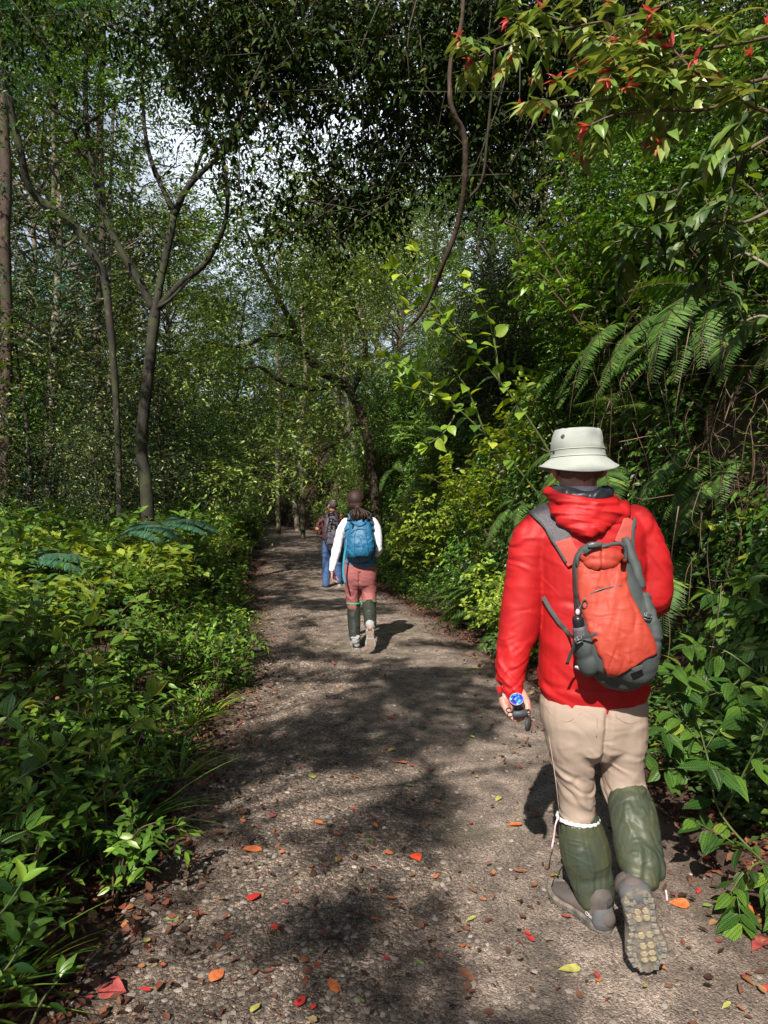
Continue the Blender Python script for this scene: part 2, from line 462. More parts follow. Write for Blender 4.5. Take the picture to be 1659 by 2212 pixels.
LITS = [(-.6, 2.1, .4, .22, 0), (3.2, 8.2, 1.2, 1.0, 0), (2.6, 10.2, 1.2, 1.2, 0), (-.75, 14.4, 1.0, 1.4, 0), (-2.5, 4.7, .8, .8, 0), (-2.0, 6.8, .5, 1.0, 0), (.1, 9.0, .6, 1.1, 0), (1.0, 9.4, .8, 1.6, 0), (2.2, 12.2, 1.3, 1.8, 0), (1.3, 11.0, 1.1, 2.6, 0), (2.9, 8.8, 1.1, 1.3, 0), (-1.0, 12.2, .6, .5, 0), (0.98, 3.1, .62, 1.25, 0.12), (1.45, 4.6, .6, .8, 0), (0.45, 2.75, .2, .5, 0), (-0.75, 2.75, .45, .32, 0), (-0.45, 1.95, .35, .18, 0), (-0.35, 3.65, .42, .3, .3), (0.35, 3.95, .3, .25, 0),
        (-0.75, 5.6, .3, .35, 0), (-0.42, 6.6, .4, .22, 0), (-0.35, 7.9, .5, .9, 0), (0.1, 8.6, .35, .9, 0), (1.3, 8.8, .7, 1.0, 0), (1.9, 6.0, .7, .7, 0), (0.9, 2.2, .5, .35, 0),
        (-2.6, 5.8, .9, 1.1, 0), (-1.9, 8.5, .8, 1.5, 0), (-1.75, 3.9, .3, .4, 0), (1.9, 10.0, .9, 1.3, 0), (3.3, 10.6, 1.5, 1.9, 0), (-.8, 14.3, .9, 1.2, 0), (-.6, 9.6, .5, .6, 0), (2.3, 6.2, .8, .9, 0), (-3.4, 8.0, 1.0, 1.4, 0)]

def axis_grid(stops):
    out = []
    for a, b, st in stops: out += list(np.arange(a, b, st))
    return np.array(out + [stops[-1][1]])
gx = axis_grid([(-60, -14, 2.5), (-14, -4, .5), (-4, 5, .14), (5, 14, .5), (14, 60, 2.5)])
gy = axis_grid([(-16, 0, .8), (0, 10, .14), (10, 26, .35), (26, 100, 1.5)])
GX, GY = np.meshgrid(gx, gy)
GZ = ground_z(GX.ravel(), GY.ravel()).reshape(GX.shape)
on = np.abs(GX - trail_c(GY)) < HW + .02
GZ = np.where(on, GZ - 0.09, GZ)
nx, ny = len(gx), len(gy)
i = np.arange(ny - 1)[:, None] * nx; j = np.arange(nx - 1)[None]
Q = np.stack([i + j, i + j + 1, i + nx + j + 1, i + nx + j], -1).reshape(-1, 4)
def ground_mat():
    m, nd, ln, out = new_mat('forest_soil')
    geo = nd.new('ShaderNodeNewGeometry')
    n1 = nd.new('ShaderNodeTexNoise'); n1.inputs['Scale'].default_value = 14; n1.inputs['Detail'].default_value = 8; n1.inputs['Roughness'].default_value = .7
    ln.new(geo.outputs['Position'], n1.inputs['Vector'])
    r = ramp(nd, [(0.3, (0.018, 0.011, 0.008)), (0.5, (0.055, 0.030, 0.020)), (0.65, (0.11, 0.055, 0.035)), (0.8, (0.16, 0.09, 0.05))])
    ln.new(n1.outputs['Fac'], r.inputs['Fac'])
    bs = nd.new('ShaderNodeBsdfPrincipled'); bs.inputs['Roughness'].default_value = 0.9
    bp = nd.new('ShaderNodeBump'); bp.inputs['Strength'].default_value = 1; bp.inputs['Distance'].default_value = 0.03
    ln.new(n1.outputs['Fac'], bp.inputs['Height']); ln.new(bp.outputs[0], bs.inputs['Normal'])
    ln.new(r.outputs['Color'], bs.inputs['Base Color']); ln.new(bs.outputs[0], out.inputs[0])
    return m
M['soil'] = ground_mat()
g = link('ground', make_mesh('ground', np.stack([GX, GY, GZ], -1).reshape(-1, 3), [Q], mats=[M['soil']]))
tag(g, 'dark forest floor and steep earthen bank beside the trail', None, None, 'structure')

# the trail: broken gravelly tarmac, one ribbon that follows the bend
def trail_mat():
    m, nd, ln, out = new_mat('trail_gravel')
    geo = nd.new('ShaderNodeNewGeometry')
    pos = geo.outputs['Position']
    def noise(sc, det=5, ro=.6):
        n = nd.new('ShaderNodeTexNoise'); n.inputs['Scale'].default_value = sc; n.inputs['Detail'].default_value = det; n.inputs['Roughness'].default_value = ro
        ln.new(pos, n.inputs['Vector']); return n
    big, mid, fine = noise(0.9, 4), noise(7, 6), noise(110, 4, .7)
    wrp = nd.new('ShaderNodeVectorMath'); wrp.operation = 'MULTIPLY_ADD'; wrp.inputs[1].default_value = (.03, .03, .03)
    nc = noise(18, 3); ln.new(nc.outputs['Color'], wrp.inputs[0]); ln.new(pos, wrp.inputs[2])
    vo = nd.new('ShaderNodeTexVoronoi'); vo.inputs['Scale'].default_value = 55; ln.new(wrp.outputs[0], vo.inputs['Vector'])
    vs = nd.new('ShaderNodeTexVoronoi'); vs.inputs['Scale'].default_value = 170; ln.new(wrp.outputs[0], vs.inputs['Vector'])
    ve = nd.new('ShaderNodeTexVoronoi'); ve.feature = 'DISTANCE_TO_EDGE'; ve.inputs['Scale'].default_value = 55; ln.new(wrp.outputs[0], ve.inputs['Vector'])
    base = ramp(nd, [(0.28, (0.110, 0.095, 0.084)), (0.5, (0.250, 0.196, 0.164)), (0.72, (0.46, 0.37, 0.315))])
    ln.new(mid.outputs['Fac'], base.inputs['Fac'])
    # pale chips and dark stones
    hs = nd.new('ShaderNodeSeparateColor'); ln.new(vs.outputs['Color'], hs.inputs[0])
    chip = ramp(nd, [(0.0, (0.30, 0.30, 0.30)), (0.45, (0.85, .85, .85)), (0.88, (1.02, 1.0, .98)), (0.95, (1.5, 1.45, 1.4))]); ln.new(hs.outputs[0], chip.inputs['Fac'])
    m1 = nd.new('ShaderNodeVectorMath'); m1.operation = 'MULTIPLY'; ln.new(base.outputs['Color'], m1.inputs[0]); ln.new(chip.outputs['Color'], m1.inputs[1])
    # rubble zone: voronoi stones tinted individually, with dark joints
    hv = nd.new('ShaderNodeSeparateColor'); ln.new(vo.outputs['Color'], hv.inputs[0])
    st = ramp(nd, [(0.0, (0.6, .58, .56)), (0.6, (1.0, .98, .95)), (1.0, (1.45, 1.38, 1.3))]); ln.new(hv.outputs[1], st.inputs['Fac'])
    jt = ramp(nd, [(0.0, (0.30, .26, .24)), (0.09, (1, 1, 1))]); ln.new(ve.outputs['Distance'], jt.inputs['Fac'])
    m2 = nd.new('ShaderNodeVectorMath'); m2.operation = 'MULTIPLY'; ln.new(st.outputs['Color'], m2.inputs[0]); ln.new(jt.outputs['Color'], m2.inputs[1])
    m3 = nd.new('ShaderNodeVectorMath'); m3.operation = 'MULTIPLY'; ln.new(m1.outputs[0], m3.inputs[0]); ln.new(m2.outputs[0], m3.inputs[1])
    at = nd.new('ShaderNodeAttribute'); at.attribute_name = 'luv'
    sp = nd.new('ShaderNodeSeparateXYZ'); ln.new(at.outputs['Vector'], sp.inputs[0])
    mx = nd.new('ShaderNodeMix'); mx.data_type = 'RGBA'; ln.new(sp.outputs['Y'], mx.inputs[0]); ln.new(m1.outputs[0], mx.inputs[6]); ln.new(m3.outputs[0], mx.inputs[7])
    # moss film in the middle, earthy reddish edge
    gm = ramp(nd, [(0.55, (0, 0, 0)), (0.68, (.45, .45, .45))]); ln.new(big.outputs['Fac'], gm.inputs['Fac'])
    mg = nd.new('ShaderNodeMix'); mg.data_type = 'RGBA'; ln.new(gm.outputs['Color'], mg.inputs[0]); ln.new(mx.outputs[2], mg.inputs[6]); mg.inputs[7].default_value = (0.13, 0.125, 0.06, 1)
    me_ = nd.new('ShaderNodeMix'); me_.data_type = 'RGBA'
    ed = nd.new('ShaderNodeMath'); ed.operation = 'MULTIPLY'; ln.new(sp.outputs['X'], ed.inputs[0]); ln.new(mid.outputs['Fac'], ed.inputs[1])
    e2 = nd.new('ShaderNodeMath'); e2.operation = 'MULTIPLY'; e2.use_clamp = True; ln.new(ed.outputs[0], e2.inputs[0]); e2.inputs[1].default_value = 1.7
    ln.new(e2.outputs[0], me_.inputs[0]); ln.new(mg.outputs[2], me_.inputs[6]); me_.inputs[7].default_value = (0.075, 0.042, 0.030, 1)
    bs = nd.new('ShaderNodeBsdfPrincipled'); bs.inputs['Roughness'].default_value = 0.78; bs.inputs['Specular IOR Level'].default_value = .35
    ln.new(me_.outputs[2], bs.inputs['Base Color'])
    h1 = nd.new('ShaderNodeMath'); h1.operation = 'MULTIPLY'; ln.new(vo.outputs['Distance'], h1.inputs[0]); ln.new(sp.outputs['Y'], h1.inputs[1])
    h2 = nd.new('ShaderNodeMath'); h2.operation = 'MULTIPLY_ADD'; ln.new(h1.outputs[0], h2.inputs[0]); h2.inputs[1].default_value = -1.0; ln.new(fine.outputs['Fac'], h2.inputs[2])
    h3 = nd.new('ShaderNodeMath'); h3.operation = 'MULTIPLY_ADD'; ln.new(vs.outputs['Distance'], h3.inputs[0]); h3.inputs[1].default_value = -0.45; ln.new(h2.outputs[0], h3.inputs[2])
    bp = nd.new('ShaderNodeBump'); bp.inputs['Strength'].default_value = .9; bp.inputs['Distance'].default_value = 0.012
    ln.new(h3.outputs[0], bp.inputs['Height']); ln.new(bp.outputs[0], bs.inputs['Normal'])
    ln.new(bs.outputs[0], out.inputs[0])
    return m
M['trail'] = trail_mat()
ty = axis_grid([(-10, 1, .4), (1, 6, .022), (6, 12, .06), (12, 30, .25), (30, 90, 1.0)])
tu = np.linspace(-1, 1, 121)
TU, TY = np.meshgrid(tu, ty)
wv = 1 + 0.10 * (vnoise(np.stack([np.sign(TU.ravel()) * 5, TY.ravel() * 1.3, 0 * TU.ravel()], -1), 1.0, 9).reshape(TU.shape) - .5) * 2
TX = trail_c(TY) + TU * (HW + .12) * wv
TP = np.stack([TX, TY, 0 * TX], -1).reshape(-1, 3)
rub = sstep(0.15, -0.35, TU + 0.35 * (fbm(TP, .8, 12).reshape(TU.shape) - .5) * 2 - 0.06) * .95 + .05
hz = trail_z(TY) + 0.012 + 0.05 * (1 - TU ** 2) * .6 + (fbm(TP, 1.3, 21).reshape(TU.shape) - .5) * 0.07 + (fbm(TP, 9, 22).reshape(TU.shape) - .5) * 0.018 * (0.4 + rub)
hz = hz + np.where(TY < 12, (fbm(TP, 34, 23, 2).reshape(TU.shape) - .5) * 0.012 * rub, 0)
hz = hz - 0.14 * sstep(0.88, 1.0, np.abs(TU))
edge = sstep(0.55, 1.0, np.abs(TU))
nx, ny = len(tu), len(ty)
i = np.arange(ny - 1)[:, None] * nx; j = np.arange(nx - 1)[None]
Q = np.stack([i + j, i + j + 1, i + nx + j + 1, i + nx + j], -1).reshape(-1, 4)
t = link('trail', make_mesh('trail', np.stack([TX, TY, hz], -1).reshape(-1, 3), [Q], luv=np.stack([edge, rub, 0 * edge], -1).reshape(-1, 3), mats=[M['trail']]))
tag(t, 'broken grey gravel and tarmac trail curving away to the left', None, None, 'structure')
from mathutils.bvhtree import BVHTree
_tree = BVHTree.FromPolygons([tuple(v) for v in np.stack([TX, TY, hz], -1)[(ty > 0.8) & (ty < 14)].reshape(-1, 3)],
                             [tuple(q) for q in Q[: (int(((ty > .8) & (ty < 14)).sum()) - 1) * (nx - 1)]])
def surf_z(x, y):
    h = _tree.ray_cast(Vector((x, y, 3)), Vector((0, 0, -1)))
    if h[0] is not None and abs(x - float(trail_c(y))) < HW: return h[0].z
    return float(ground_z(np.array([x]), np.array([y]))[0]) if abs(x - float(trail_c(y))) >= HW else float(trail_z(y)) + .02

# ------------------------------------------------------------------ people: sculpting helpers
def remesh(V, faces, vox, smooth=6, fac=.5):
    me = make_mesh('t', V, faces)
    o = bpy.data.objects.new('t', me); C.objects.link(o)
    r = o.modifiers.new('r', 'REMESH'); r.mode = 'VOXEL'; r.voxel_size = vox
    if smooth:
        s_ = o.modifiers.new('s', 'SMOOTH'); s_.iterations = smooth; s_.factor = fac
    dg = bpy.context.evaluated_depsgraph_get()
    out = bpy.data.meshes.new_from_object(o.evaluated_get(dg))
    bpy.data.objects.remove(o); bpy.data.meshes.remove(me)
    return out

def mesh_vn(me):
    n = len(me.vertices)
    V = np.empty(n * 3); me.vertices.foreach_get('co', V)
    N = np.empty(n * 3); me.vertices.foreach_get('normal', N)
    return V.reshape(-1, 3), N.reshape(-1, 3)

def cloth(P, seed, amp=.006, sc=(9, 9, 14), warp=.05, rot=None, pw=2.5):
    """cloth creases: where a warped noise crosses its middle a sharp step folds over, between broad slack areas"""
    w = np.stack([vnoise(P, 5, seed + 1), vnoise(P, 5, seed + 2), vnoise(P, 5, seed + 3)], -1) - .5
    Q = P + w * warp
    if rot is not None: Q = Q @ np.asarray(rot)
    d = 0
    for k, (f, a, wd) in enumerate(((.75, 1.0, .07), (1.5, .6, .10))):
        n = fbm(Q * np.asarray(sc, float) * f, 1.0, seed + 9 * k, 2)
        x = (n - .5) / wd
        m = sstep(.35, .6, vnoise(P, 6, seed + 50 + k))
        d = d + a * amp * (x * np.exp(-x * x) * 1.1 * m + .35 * (n - .5) * 2)
    return d
class Sculpt:
    def __init__(s): s.mb = MB()
    def limb(s, pts, sides=18, ref=(0, 1, 0), k=5, power=2.0):
        """pts rows: x px, y px, Y, half width in px, half depth in m"""
        P = np.array([pix(a[0], a[1], a[2]) for a in pts])
        ra = np.array([a[3] * a[2] / F for a in pts]); rb = np.array([a[4] for a in pts])
        P, R = smooth_path(P, np.stack([ra, rb], -1), k)
        V, fs = sweep(P, R[:, 0], R[:, 1], sides=sides, ref=ref, round_caps=True, power=power)
        s.mb.add(V, fs); return s
    def tube(s, pts, rad, sides=12, k=4, rb=None, ref=(0, 1, 0)):
        R = np.stack([rad, rad if rb is None else rb], -1)
        P, R = smooth_path(pts, R, k)
        V, fs = sweep(P, R[:, 0], R[:, 1], sides=sides, ref=ref, round_caps=True); s.mb.add(V, fs); return s
    def ball(s, c, r, R=None, nu=24, nv=16):
        V, fs = ellipsoid(c, r, R, nu, nv); s.mb.add(V, fs); return s
    def mesh(s, name, mat, vox=.006, smooth=6, disp=None, fac=.5):
        me = remesh(np.concatenate(s.mb.V), s.mb.F, vox, smooth, fac)
        if disp is not None:
            V, N = mesh_vn(me)
            V = V + N * disp(V, N)[:, None]
            me.vertices.foreach_set('co', V.ravel()); me.update()
        me.name = name
        me.polygons.foreach_set('use_smooth', np.ones(len(me.polygons), dtype=bool))
        me.materials.clear(); me.materials.append(mat)
        return me
    def build(s, name, mat, parent, **k):
        return link(name, s.mesh(name, mat, **k), parent)

def bvh_of(me, off=None):
    V, _ = mesh_vn(me)
    return BVHTree.FromPolygons([tuple(v) for v in V], [tuple(p.vertices) for p in me.polygons])

def hit(bvh, x, y, Yg, off=.002):
    """the point of a surface that faces the viewer at picture position (x, y); Yg = guess of depth"""
    p = pix(x, y, Yg); d = norm(p - np.array([0, 0, 1.5]))
    h = bvh.ray_cast(Vector((0, 0, 1.5)), Vector(d))
    if h[0] is None: return p, -d
    n = np.array(h[1]); 
    if (n * d).sum() > 0: n = -n
    return np.array(h[0]) + n * off, n

def ribbon(mb, pts, nrm, w, th=.003, k=4):
    """a strap lying on a surface"""
    P, Rr = smooth_path(pts, np.concatenate([np.asarray(nrm, float) + 2.0, np.broadcast_to(np.asarray(w, float), (len(pts),))[:, None]], 1), k)
    N = norm(Rr[:, :3] - 2.0); W = Rr[:, 3]
    T = norm(np.gradient(P, axis=0)); S = norm(np.cross(T, N)); N = norm(np.cross(S, T))
    c = []
    for (a, b) in ((-1, -.5), (-1, .4), (-.85, .5), (.85, .5), (1, .4), (1, -.5)):
        c.append(P + S * (a * W * .5)[:, None] + N * (b * th))
    V = np.stack(c, 1).reshape(-1, 3); m = 6; n = len(P)
    i = np.arange(n - 1)[:, None] * m; j = np.arange(m)[None]; j2 = (j + 1) % m
    Q = np.stack([i + j, i + j2, i + m + j2, i + m + j], -1).reshape(-1, 4)
    mb.add(V, [Q, np.array([[5, 4, 3, 2, 1, 0]]), np.array([[0, 1, 2, 3, 4, 5]]) + (n - 1) * m])

def strap_on(mb, bvh, pts, w, Yg, th=.003, off=.003, k=4):
    P, N = zip(*[hit(bvh, x, y, Yg, off) for x, y in pts])
    ribbon(mb, P, N, w, th, k)

def cord_on(mb, bvh, pts, r, Yg, off=.001, sides=6, k=4):
    P = [hit(bvh, x, y, Yg, off)[0] for x, y in pts]
    tube(mb, P, [r] * len(P), sides, k)

def patch_on(bvh, y0, y1, left, right, Yg, off=.004, ny=60, nx=44, puff=None):
    """a panel that hugs a surface between two edges given as functions of picture y"""
    ys = np.linspace(y0, y1, ny); V = []
    for a, y in enumerate(ys):
        l, r_ = left(y), right(y)
        for b in range(nx):
            u = b / (nx - 1)
            e = min(u, 1 - u, a / (ny - 1) * 1.2, (1 - a / (ny - 1)) * 1.2)
            o = off * min(1, .25 + e * 14)
            p, n = hit(bvh, l + (r_ - l) * u, y, Yg, o if a not in (0, ny - 1) and b not in (0, nx - 1) else -.002)
            V.append(p)
    V = np.array(V)
    i = np.arange(ny - 1)[:, None] * nx; j = np.arange(nx - 1)[None]
    Q = np.stack([i + j, i + nx + j, i + nx + j + 1, i + j + 1], -1).reshape(-1, 4)
    return V, [Q]

def displaced(name, V, fs, mat, fn, smooth=True):
    me = make_mesh(name, V, fs, smooth, mats=[mat])
    P, N = mesh_vn(me)
    P = P + N * fn(P, N)[:, None]
    me.vertices.foreach_set('co', P.ravel()); me.update()
    return me

def head(S, c, face, up=(0, 0, 1), s=1.0, wide=1.0):
    """cranium, jaw, brow, nose, lips, chin and ears around c (centre of the head), looking along face"""
    f = norm(np.array(face, float)); u = np.array(up, float); r = norm(np.cross(f, u)); u = np.cross(r, f)
    R = np.stack([r, f, u], 1); c = np.array(c, float)
    L = lambda x, y, z: c + (R @ np.array([x * wide, y, z])) * s
    S.ball(L(0, -.012, .028), np.array([.076 * wide, .096, .088]) * s, R)
    S.ball(L(0, .022, -.035), np.array([.062 * wide, .068, .075]) * s, R)
    S.ball(L(0, .062, -.088), np.array([.026, .024, .020]) * s, R)
    S.ball(L(0, .075, .018), np.array([.050 * wide, .020, .014]) * s, R)
    S.tube([L(0, .086, .016), L(0, .100, -.008), L(0, .112, -.030), L(0, .100, -.038)], np.array([.009, .011, .014, .011]) * s)
    S.ball(L(0, .086, -.058), np.array([.024, .014, .010]) * s, R)
    for sg in (-1, 1):
        S.ball(L(sg * .045, .068, -.020), np.array([.022, .022, .022]) * s, R)
        S.tube([L(sg * .074, -.004, .014), L(sg * .086, -.014, .018), L(sg * .090, -.018, -.002), L(sg * .083, -.010, -.022), L(sg * .074, -.002, -.026)], np.array([.007, .009, .010, .009, .007]) * s)
    return L, R

def eyes(L, parent, s=1.0):
    M.setdefault('eye', plain_mat('eye', (.12, .08, .05), .2))
    for sg in (-1, 1):
        V, fs = ellipsoid(L(sg * .030, .078, .004), np.array([.011] * 3) * s, None, 12, 8)
        mb = MB(); mb.add(V, fs); mb.build('eye', M['eye'], parent)

def hand(S, w, f, n, t, s=1.0, curl=.5, spread=.0):
    """w wrist, f towards the fingers, n palm side, t thumb side"""
    f, n, t = norm(f), norm(n), norm(t)
    w = np.array(w, float)
    S.tube([w - f * .03 * s, w + f * .02 * s, w + f * .055 * s, w + f * .085 * s], np.array([.024, .032, .040, .038]) * s, rb=np.array([.020, .018, .015, .012]) * s, ref=n)
    for k, (o, l) in enumerate([(-.030, .058), (-.010, .070), (.011, .075), (.031, .066)]):
        p = w + f * (.088 - abs(o) * .15) * s + t * o * s; d = f + t * o * spread
        pts = [p - f * .02 * s]; a = 0; ax = d
        for q, sl in enumerate((.45, .33, .25)):
            a += curl * (0.6 + .3 * q) + .06 * k * curl
            dd = d * math.cos(a) + n * math.sin(a)
            p = p + dd * l * sl * 1.1 * s; pts.append(p)
        S.tube(pts, np.array([.0105, .0098, .0088, .0072]) * s, sides=8, ref=n)
    p = w + f * .028 * s + t * .026 * s
    S.tube([p, p + (f * .55 + t * .7 + n * .3) * .035 * s, p + (f * .95 + t * .75 + n * .5) * .058 * s, p + (f * 1.35 + t * .6 + n * .75) * .07 * s], np.array([.015, .012, .0105, .008]) * s, sides=8, ref=n)

def shoe(parent, O, fwd, up, L, cols, name='boot', lugs='hex', wide=1.0, text=None, tab=True):
    """O: under the heel; fwd heel to toe; up away from the sole"""
    O = np.array(O, float); Yd = norm(fwd); Zu = np.array(up, float); Zu = norm(Zu - Yd * (Zu @ Yd)); X = np.cross(Yd, Zu)
    W = lambda x, y, z: O + X * x + Yd * y + Zu * z
    k = L / .29
    # outline of the sole
    yy = np.array([0, .012, .04, .09, .13, .18, .215, .25, .275, .29]) * k
    ww = np.array([.004, .026, .037, .035, .034, .046, .049, .043, .027, .004]) * k * wide
    xc = np.array([0, 0, 0, .002, .003, .004, .004, .002, 0, -.002]) * k
    n = 28; ys = np.linspace(0, .29 * k, n); wi = np.interp(ys, yy, ww); xi = np.interp(ys, yy, xc)
    wi = np.sqrt(np.maximum(wi, 1e-4) ** 2)
    S = Sculpt()
    # upper as a loft of ovals standing on the sole
    secs = [(.022, .030, .045), (.06, .034, .048), (.10, .034, .046), (.14, .036, .038), (.18, .042, .032), (.22, .041, .026), (.252, .032, .020)]
    P = [W(0, a * k, .022 * k + h * .5 * k) for a, w_, h in secs]
    S.tube(P, np.array([w_ * k * wide for a, w_, h in secs]), rb=np.array([h * k * .78 for a, w_, h in secs]), ref=Zu, sides=18)
    S.tube([W(0, .055 * k, .04 * k), W(0, .052 * k, .075 * k), W(0, .050 * k, .098 * k)], np.array([.035, .036, .038]) * k * wide, rb=np.array([.045, .044, .045]) * k, ref=Yd, sides=18)
    sh = empty(name, tuple(O)); sh.parent = parent
    sh.location = tuple(np.array(O) - np.array(parent.location)); WK.add(sh.name)
    # children of the shoe are modelled in world coordinates
    def kid(nm, me, par=None):
        o = bpy.data.objects.new(nm, me); C.objects.link(o); o.parent = sh; o.location = tuple(-O); return o
    kid('upper', S.mesh('upper', cols[0], vox=.0045 * k, smooth=4))
    # midsole + outsole
    mb = MB(); ring = []
    for z, ex in ((0.0, -.004), (.004, 0), (.020, .003), (.030, -.001)):
        toe = sstep(.2 * k, .29 * k, ys) * .012 * k
        l = W(0, 0, 0)[None] + X * (xi - wi - ex * (wi > .01))[:, None] + Yd * ys[:, None] + Zu * (z * k + toe)[:, None]
        r_ = W(0, 0, 0)[None] + X * (xi + wi + ex * (wi > .01))[:, None] + Yd * ys[:, None] + Zu * (z * k + toe)[:, None]
        ring.append(np.concatenate([l, r_[::-1]]))
    m = 2 * n; V = np.concatenate(ring)
    i = np.arange(3)[:, None] * m; j = np.arange(m)[None]; j2 = (j + 1) % m
    Q = np.stack([i + j, i + j2, i + m + j2, i + m + j], -1).reshape(-1, 4)
    cap = np.stack([np.arange(n - 1), np.arange(1, n), m - 2 - np.arange(n - 1), m - 1 - np.arange(n - 1)], -1)
    mb.add(V, [Q, cap, cap + 3 * m]); kid('sole', mb.mesh('sole', [cols[1]], smooth=False))
    # lugs under the sole
    lb = MB(); l2 = MB()
    def block(b, x, y, rx, ry, sides, h=.005, a0=0.0):
        a = np.arange(sides) / sides * 6.2832 + a0
        z0 = sstep(.2 * k, .29 * k, y) * .012 * k
        bot = [W(x + math.cos(t) * rx * .86, y + math.sin(t) * ry * .86, z0 - h * k) for t in a]
        top = [W(x + math.cos(t) * rx, y + math.sin(t) * ry, z0 + .001) for t in a]
        q = [(i_, (i_ + 1) % sides, sides + (i_ + 1) % sides, sides + i_) for i_ in range(sides)]
        b.add(np.array(bot + top), [np.array(q), np.array([list(range(sides))])])
    if lugs == 'hex':
        for y in (.068, .092, .150, .186, .213, .236):
            for sg in (-1, 1): block(l2, sg * .0125 * k + .003 * k, y * k, .0125 * k, .0115 * k if y < .2 else .009 * k, 6, .0058)
        for y in np.arange(.016, .285, .0215):
            w_ = np.interp(y * k, ys, wi)
            for sg in (-1, 1):
                block(lb, sg * (w_ - .011 * k), y * k, .012 * k, .0088 * k, 4, .005, .785 + .25 * sg)
                if w_ > .036 * k and not (.095 < y < .14): block(lb, sg * (w_ - .0245 * k), (y + .004) * k, .0075 * k, .009 * k, 5, .0042, rng.random())
        for x in (-.012, .004, .018): block(lb, x * k, .035 * k, .0075 * k, .012 * k, 4, .0045, .5)
        lb.build('t', cols[2]) if False else kid('tread', lb.mesh('tread', [cols[2]], smooth=False)); kid('tread', l2.mesh('tread', [cols[3]], smooth=False))
    elif lugs == 'round':
        for y in np.arange(.014, .285, .0165):
            w_ = np.interp(y * k, ys, wi) - .006 * k
            for x in np.arange(-.040, .041, .0155):
                if abs(x * k) < w_ and not (.115 < y < .14): block(lb, x * k + .004 * k * (int(y * 1000) % 2), y * k, .0066 * k, .0066 * k, 6, .007)
        kid('tread', lb.mesh('tread', [cols[2]], smooth=False))
    if tab:
        mb = MB(); ribbon(mb, [W(0, .012 * k, .075 * k), W(0, .003 * k, .095 * k), W(0, .010 * k, .112 * k)], [-Yd] * 3, .016 * k, .004 * k); kid('heel_tab', mb.mesh('heel_tab', [cols[4]]))
    # lacing / overlays: heel counter
    S2 = Sculpt(); S2.tube([W(0, .030 * k, .030 * k), W(0, .030 * k, .055 * k)], np.array([.0395, .0375]) * k * wide, rb=np.array([.0365, .034]) * k, ref=Yd, sides=18)
    kid('heel_counter', S2.mesh('heel_counter', cols[5], vox=.005 * k, smooth=2))
    mb = MB()
    for y in (.12, .14, .16, .18):
        mb2 = [W(-.026 * k, y * k, .058 * k), W(0, (y + .004) * k, (.088 - (y - .12) * .35) * k), W(.026 * k, y * k, .058 * k)]
        tube(mb, mb2, [.0028 * k] * 3, 5, 4)
    kid('laces', mb.mesh('laces', [cols[4]]))
    return W, kid

def text_mesh(s, size, mat, ex=.0004):
    cu = bpy.data.curves.new('t', 'FONT'); cu.body = s; cu.size = size; cu.extrude = ex; cu.align_x = 'CENTER'; cu.align_y = 'CENTER'
    o = bpy.data.objects.new('t', cu); C.objects.link(o)
    dg = bpy.context.evaluated_depsgraph_get()
    me = bpy.data.meshes.new_from_object(o.evaluated_get(dg)); bpy.data.objects.remove(o)
    me.materials.clear(); me.materials.append(mat); return me

def put_frame(me, O, X, Y, Z):
    V, _ = mesh_vn(me)
    V = np.asarray(O) + V[:, :1] * X + V[:, 1:2] * Y + V[:, 2:] * Z
    me.vertices.foreach_set('co', V.ravel()); me.update(); return me

# cloth and skin
def fabric(name, col, rough=.6, weave=900, bump=.15, var=.12, spec=.35, sheen=.0, dark=None, crease=1.3, cs=10):
    m, nd, ln, out = new_mat(name)
    bs = nd.new('ShaderNodeBsdfPrincipled')
    bs.inputs['Roughness'].default_value = rough; bs.inputs['Specular IOR Level'].default_value = spec
    geo = nd.new('ShaderNodeNewGeometry')
    n1 = nd.new('ShaderNodeTexNoise'); n1.inputs['Scale'].default_value = 7; n1.inputs['Detail'].default_value = 6; n1.inputs['Roughness'].default_value = .6
    ln.new(geo.outputs['Position'], n1.inputs['Vector'])
    r = ramp(nd, [(.35, dark if dark else [c * (1 - var) for c in col]), (.65, col)]); ln.new(n1.outputs['Fac'], r.inputs['Fac']); ln.new(r.outputs['Color'], bs.inputs['Base Color'])
    mp = nd.new('ShaderNodeMapping'); mp.inputs['Rotation'].default_value = (0, .6, .3); mp.inputs['Scale'].default_value = (1, .6, 1.9); ln.new(geo.outputs['Position'], mp.inputs['Vector'])
    c1 = nd.new('ShaderNodeTexNoise'); c1.noise_type = 'RIDGED_MULTIFRACTAL'; c1.inputs['Scale'].default_value = cs; c1.inputs['Detail'].default_value = 3; c1.inputs['Distortion'].default_value = .6
    ln.new(mp.outputs[0], c1.inputs['Vector'])
    b1 = nd.new('ShaderNodeBump'); b1.inputs['Strength'].default_value = .55 * crease; b1.inputs['Distance'].default_value = .006; ln.new(c1.outputs['Fac'], b1.inputs['Height'])
    n2 = nd.new('ShaderNodeTexNoise'); n2.inputs['Scale'].default_value = weave; ln.new(geo.outputs['Position'], n2.inputs['Vector'])
    b2 = nd.new('ShaderNodeBump'); b2.inputs['Strength'].default_value = bump; b2.inputs['Distance'].default_value = .0006; ln.new(n2.outputs['Fac'], b2.inputs['Height']); ln.new(b1.outputs[0], b2.inputs['Normal'])
    ln.new(b2.outputs[0], bs.inputs['Normal']); ln.new(bs.outputs[0], out.inputs[0])
    return m
M['skin'] = plain_mat('skin', (.46, .25, .20), .5, var=.15, vscale=40, col2=(.38, .17, .14), bump=.3, bscale=260, bdist=.0008)
M['skin_tan'] = plain_mat('skin_tan', (.34, .16, .10), .5, var=.2, vscale=30)
M['jacket_red'] = fabric('jacket_red', (.40, .008, .010), .60, dark=(.32, .006, .008))
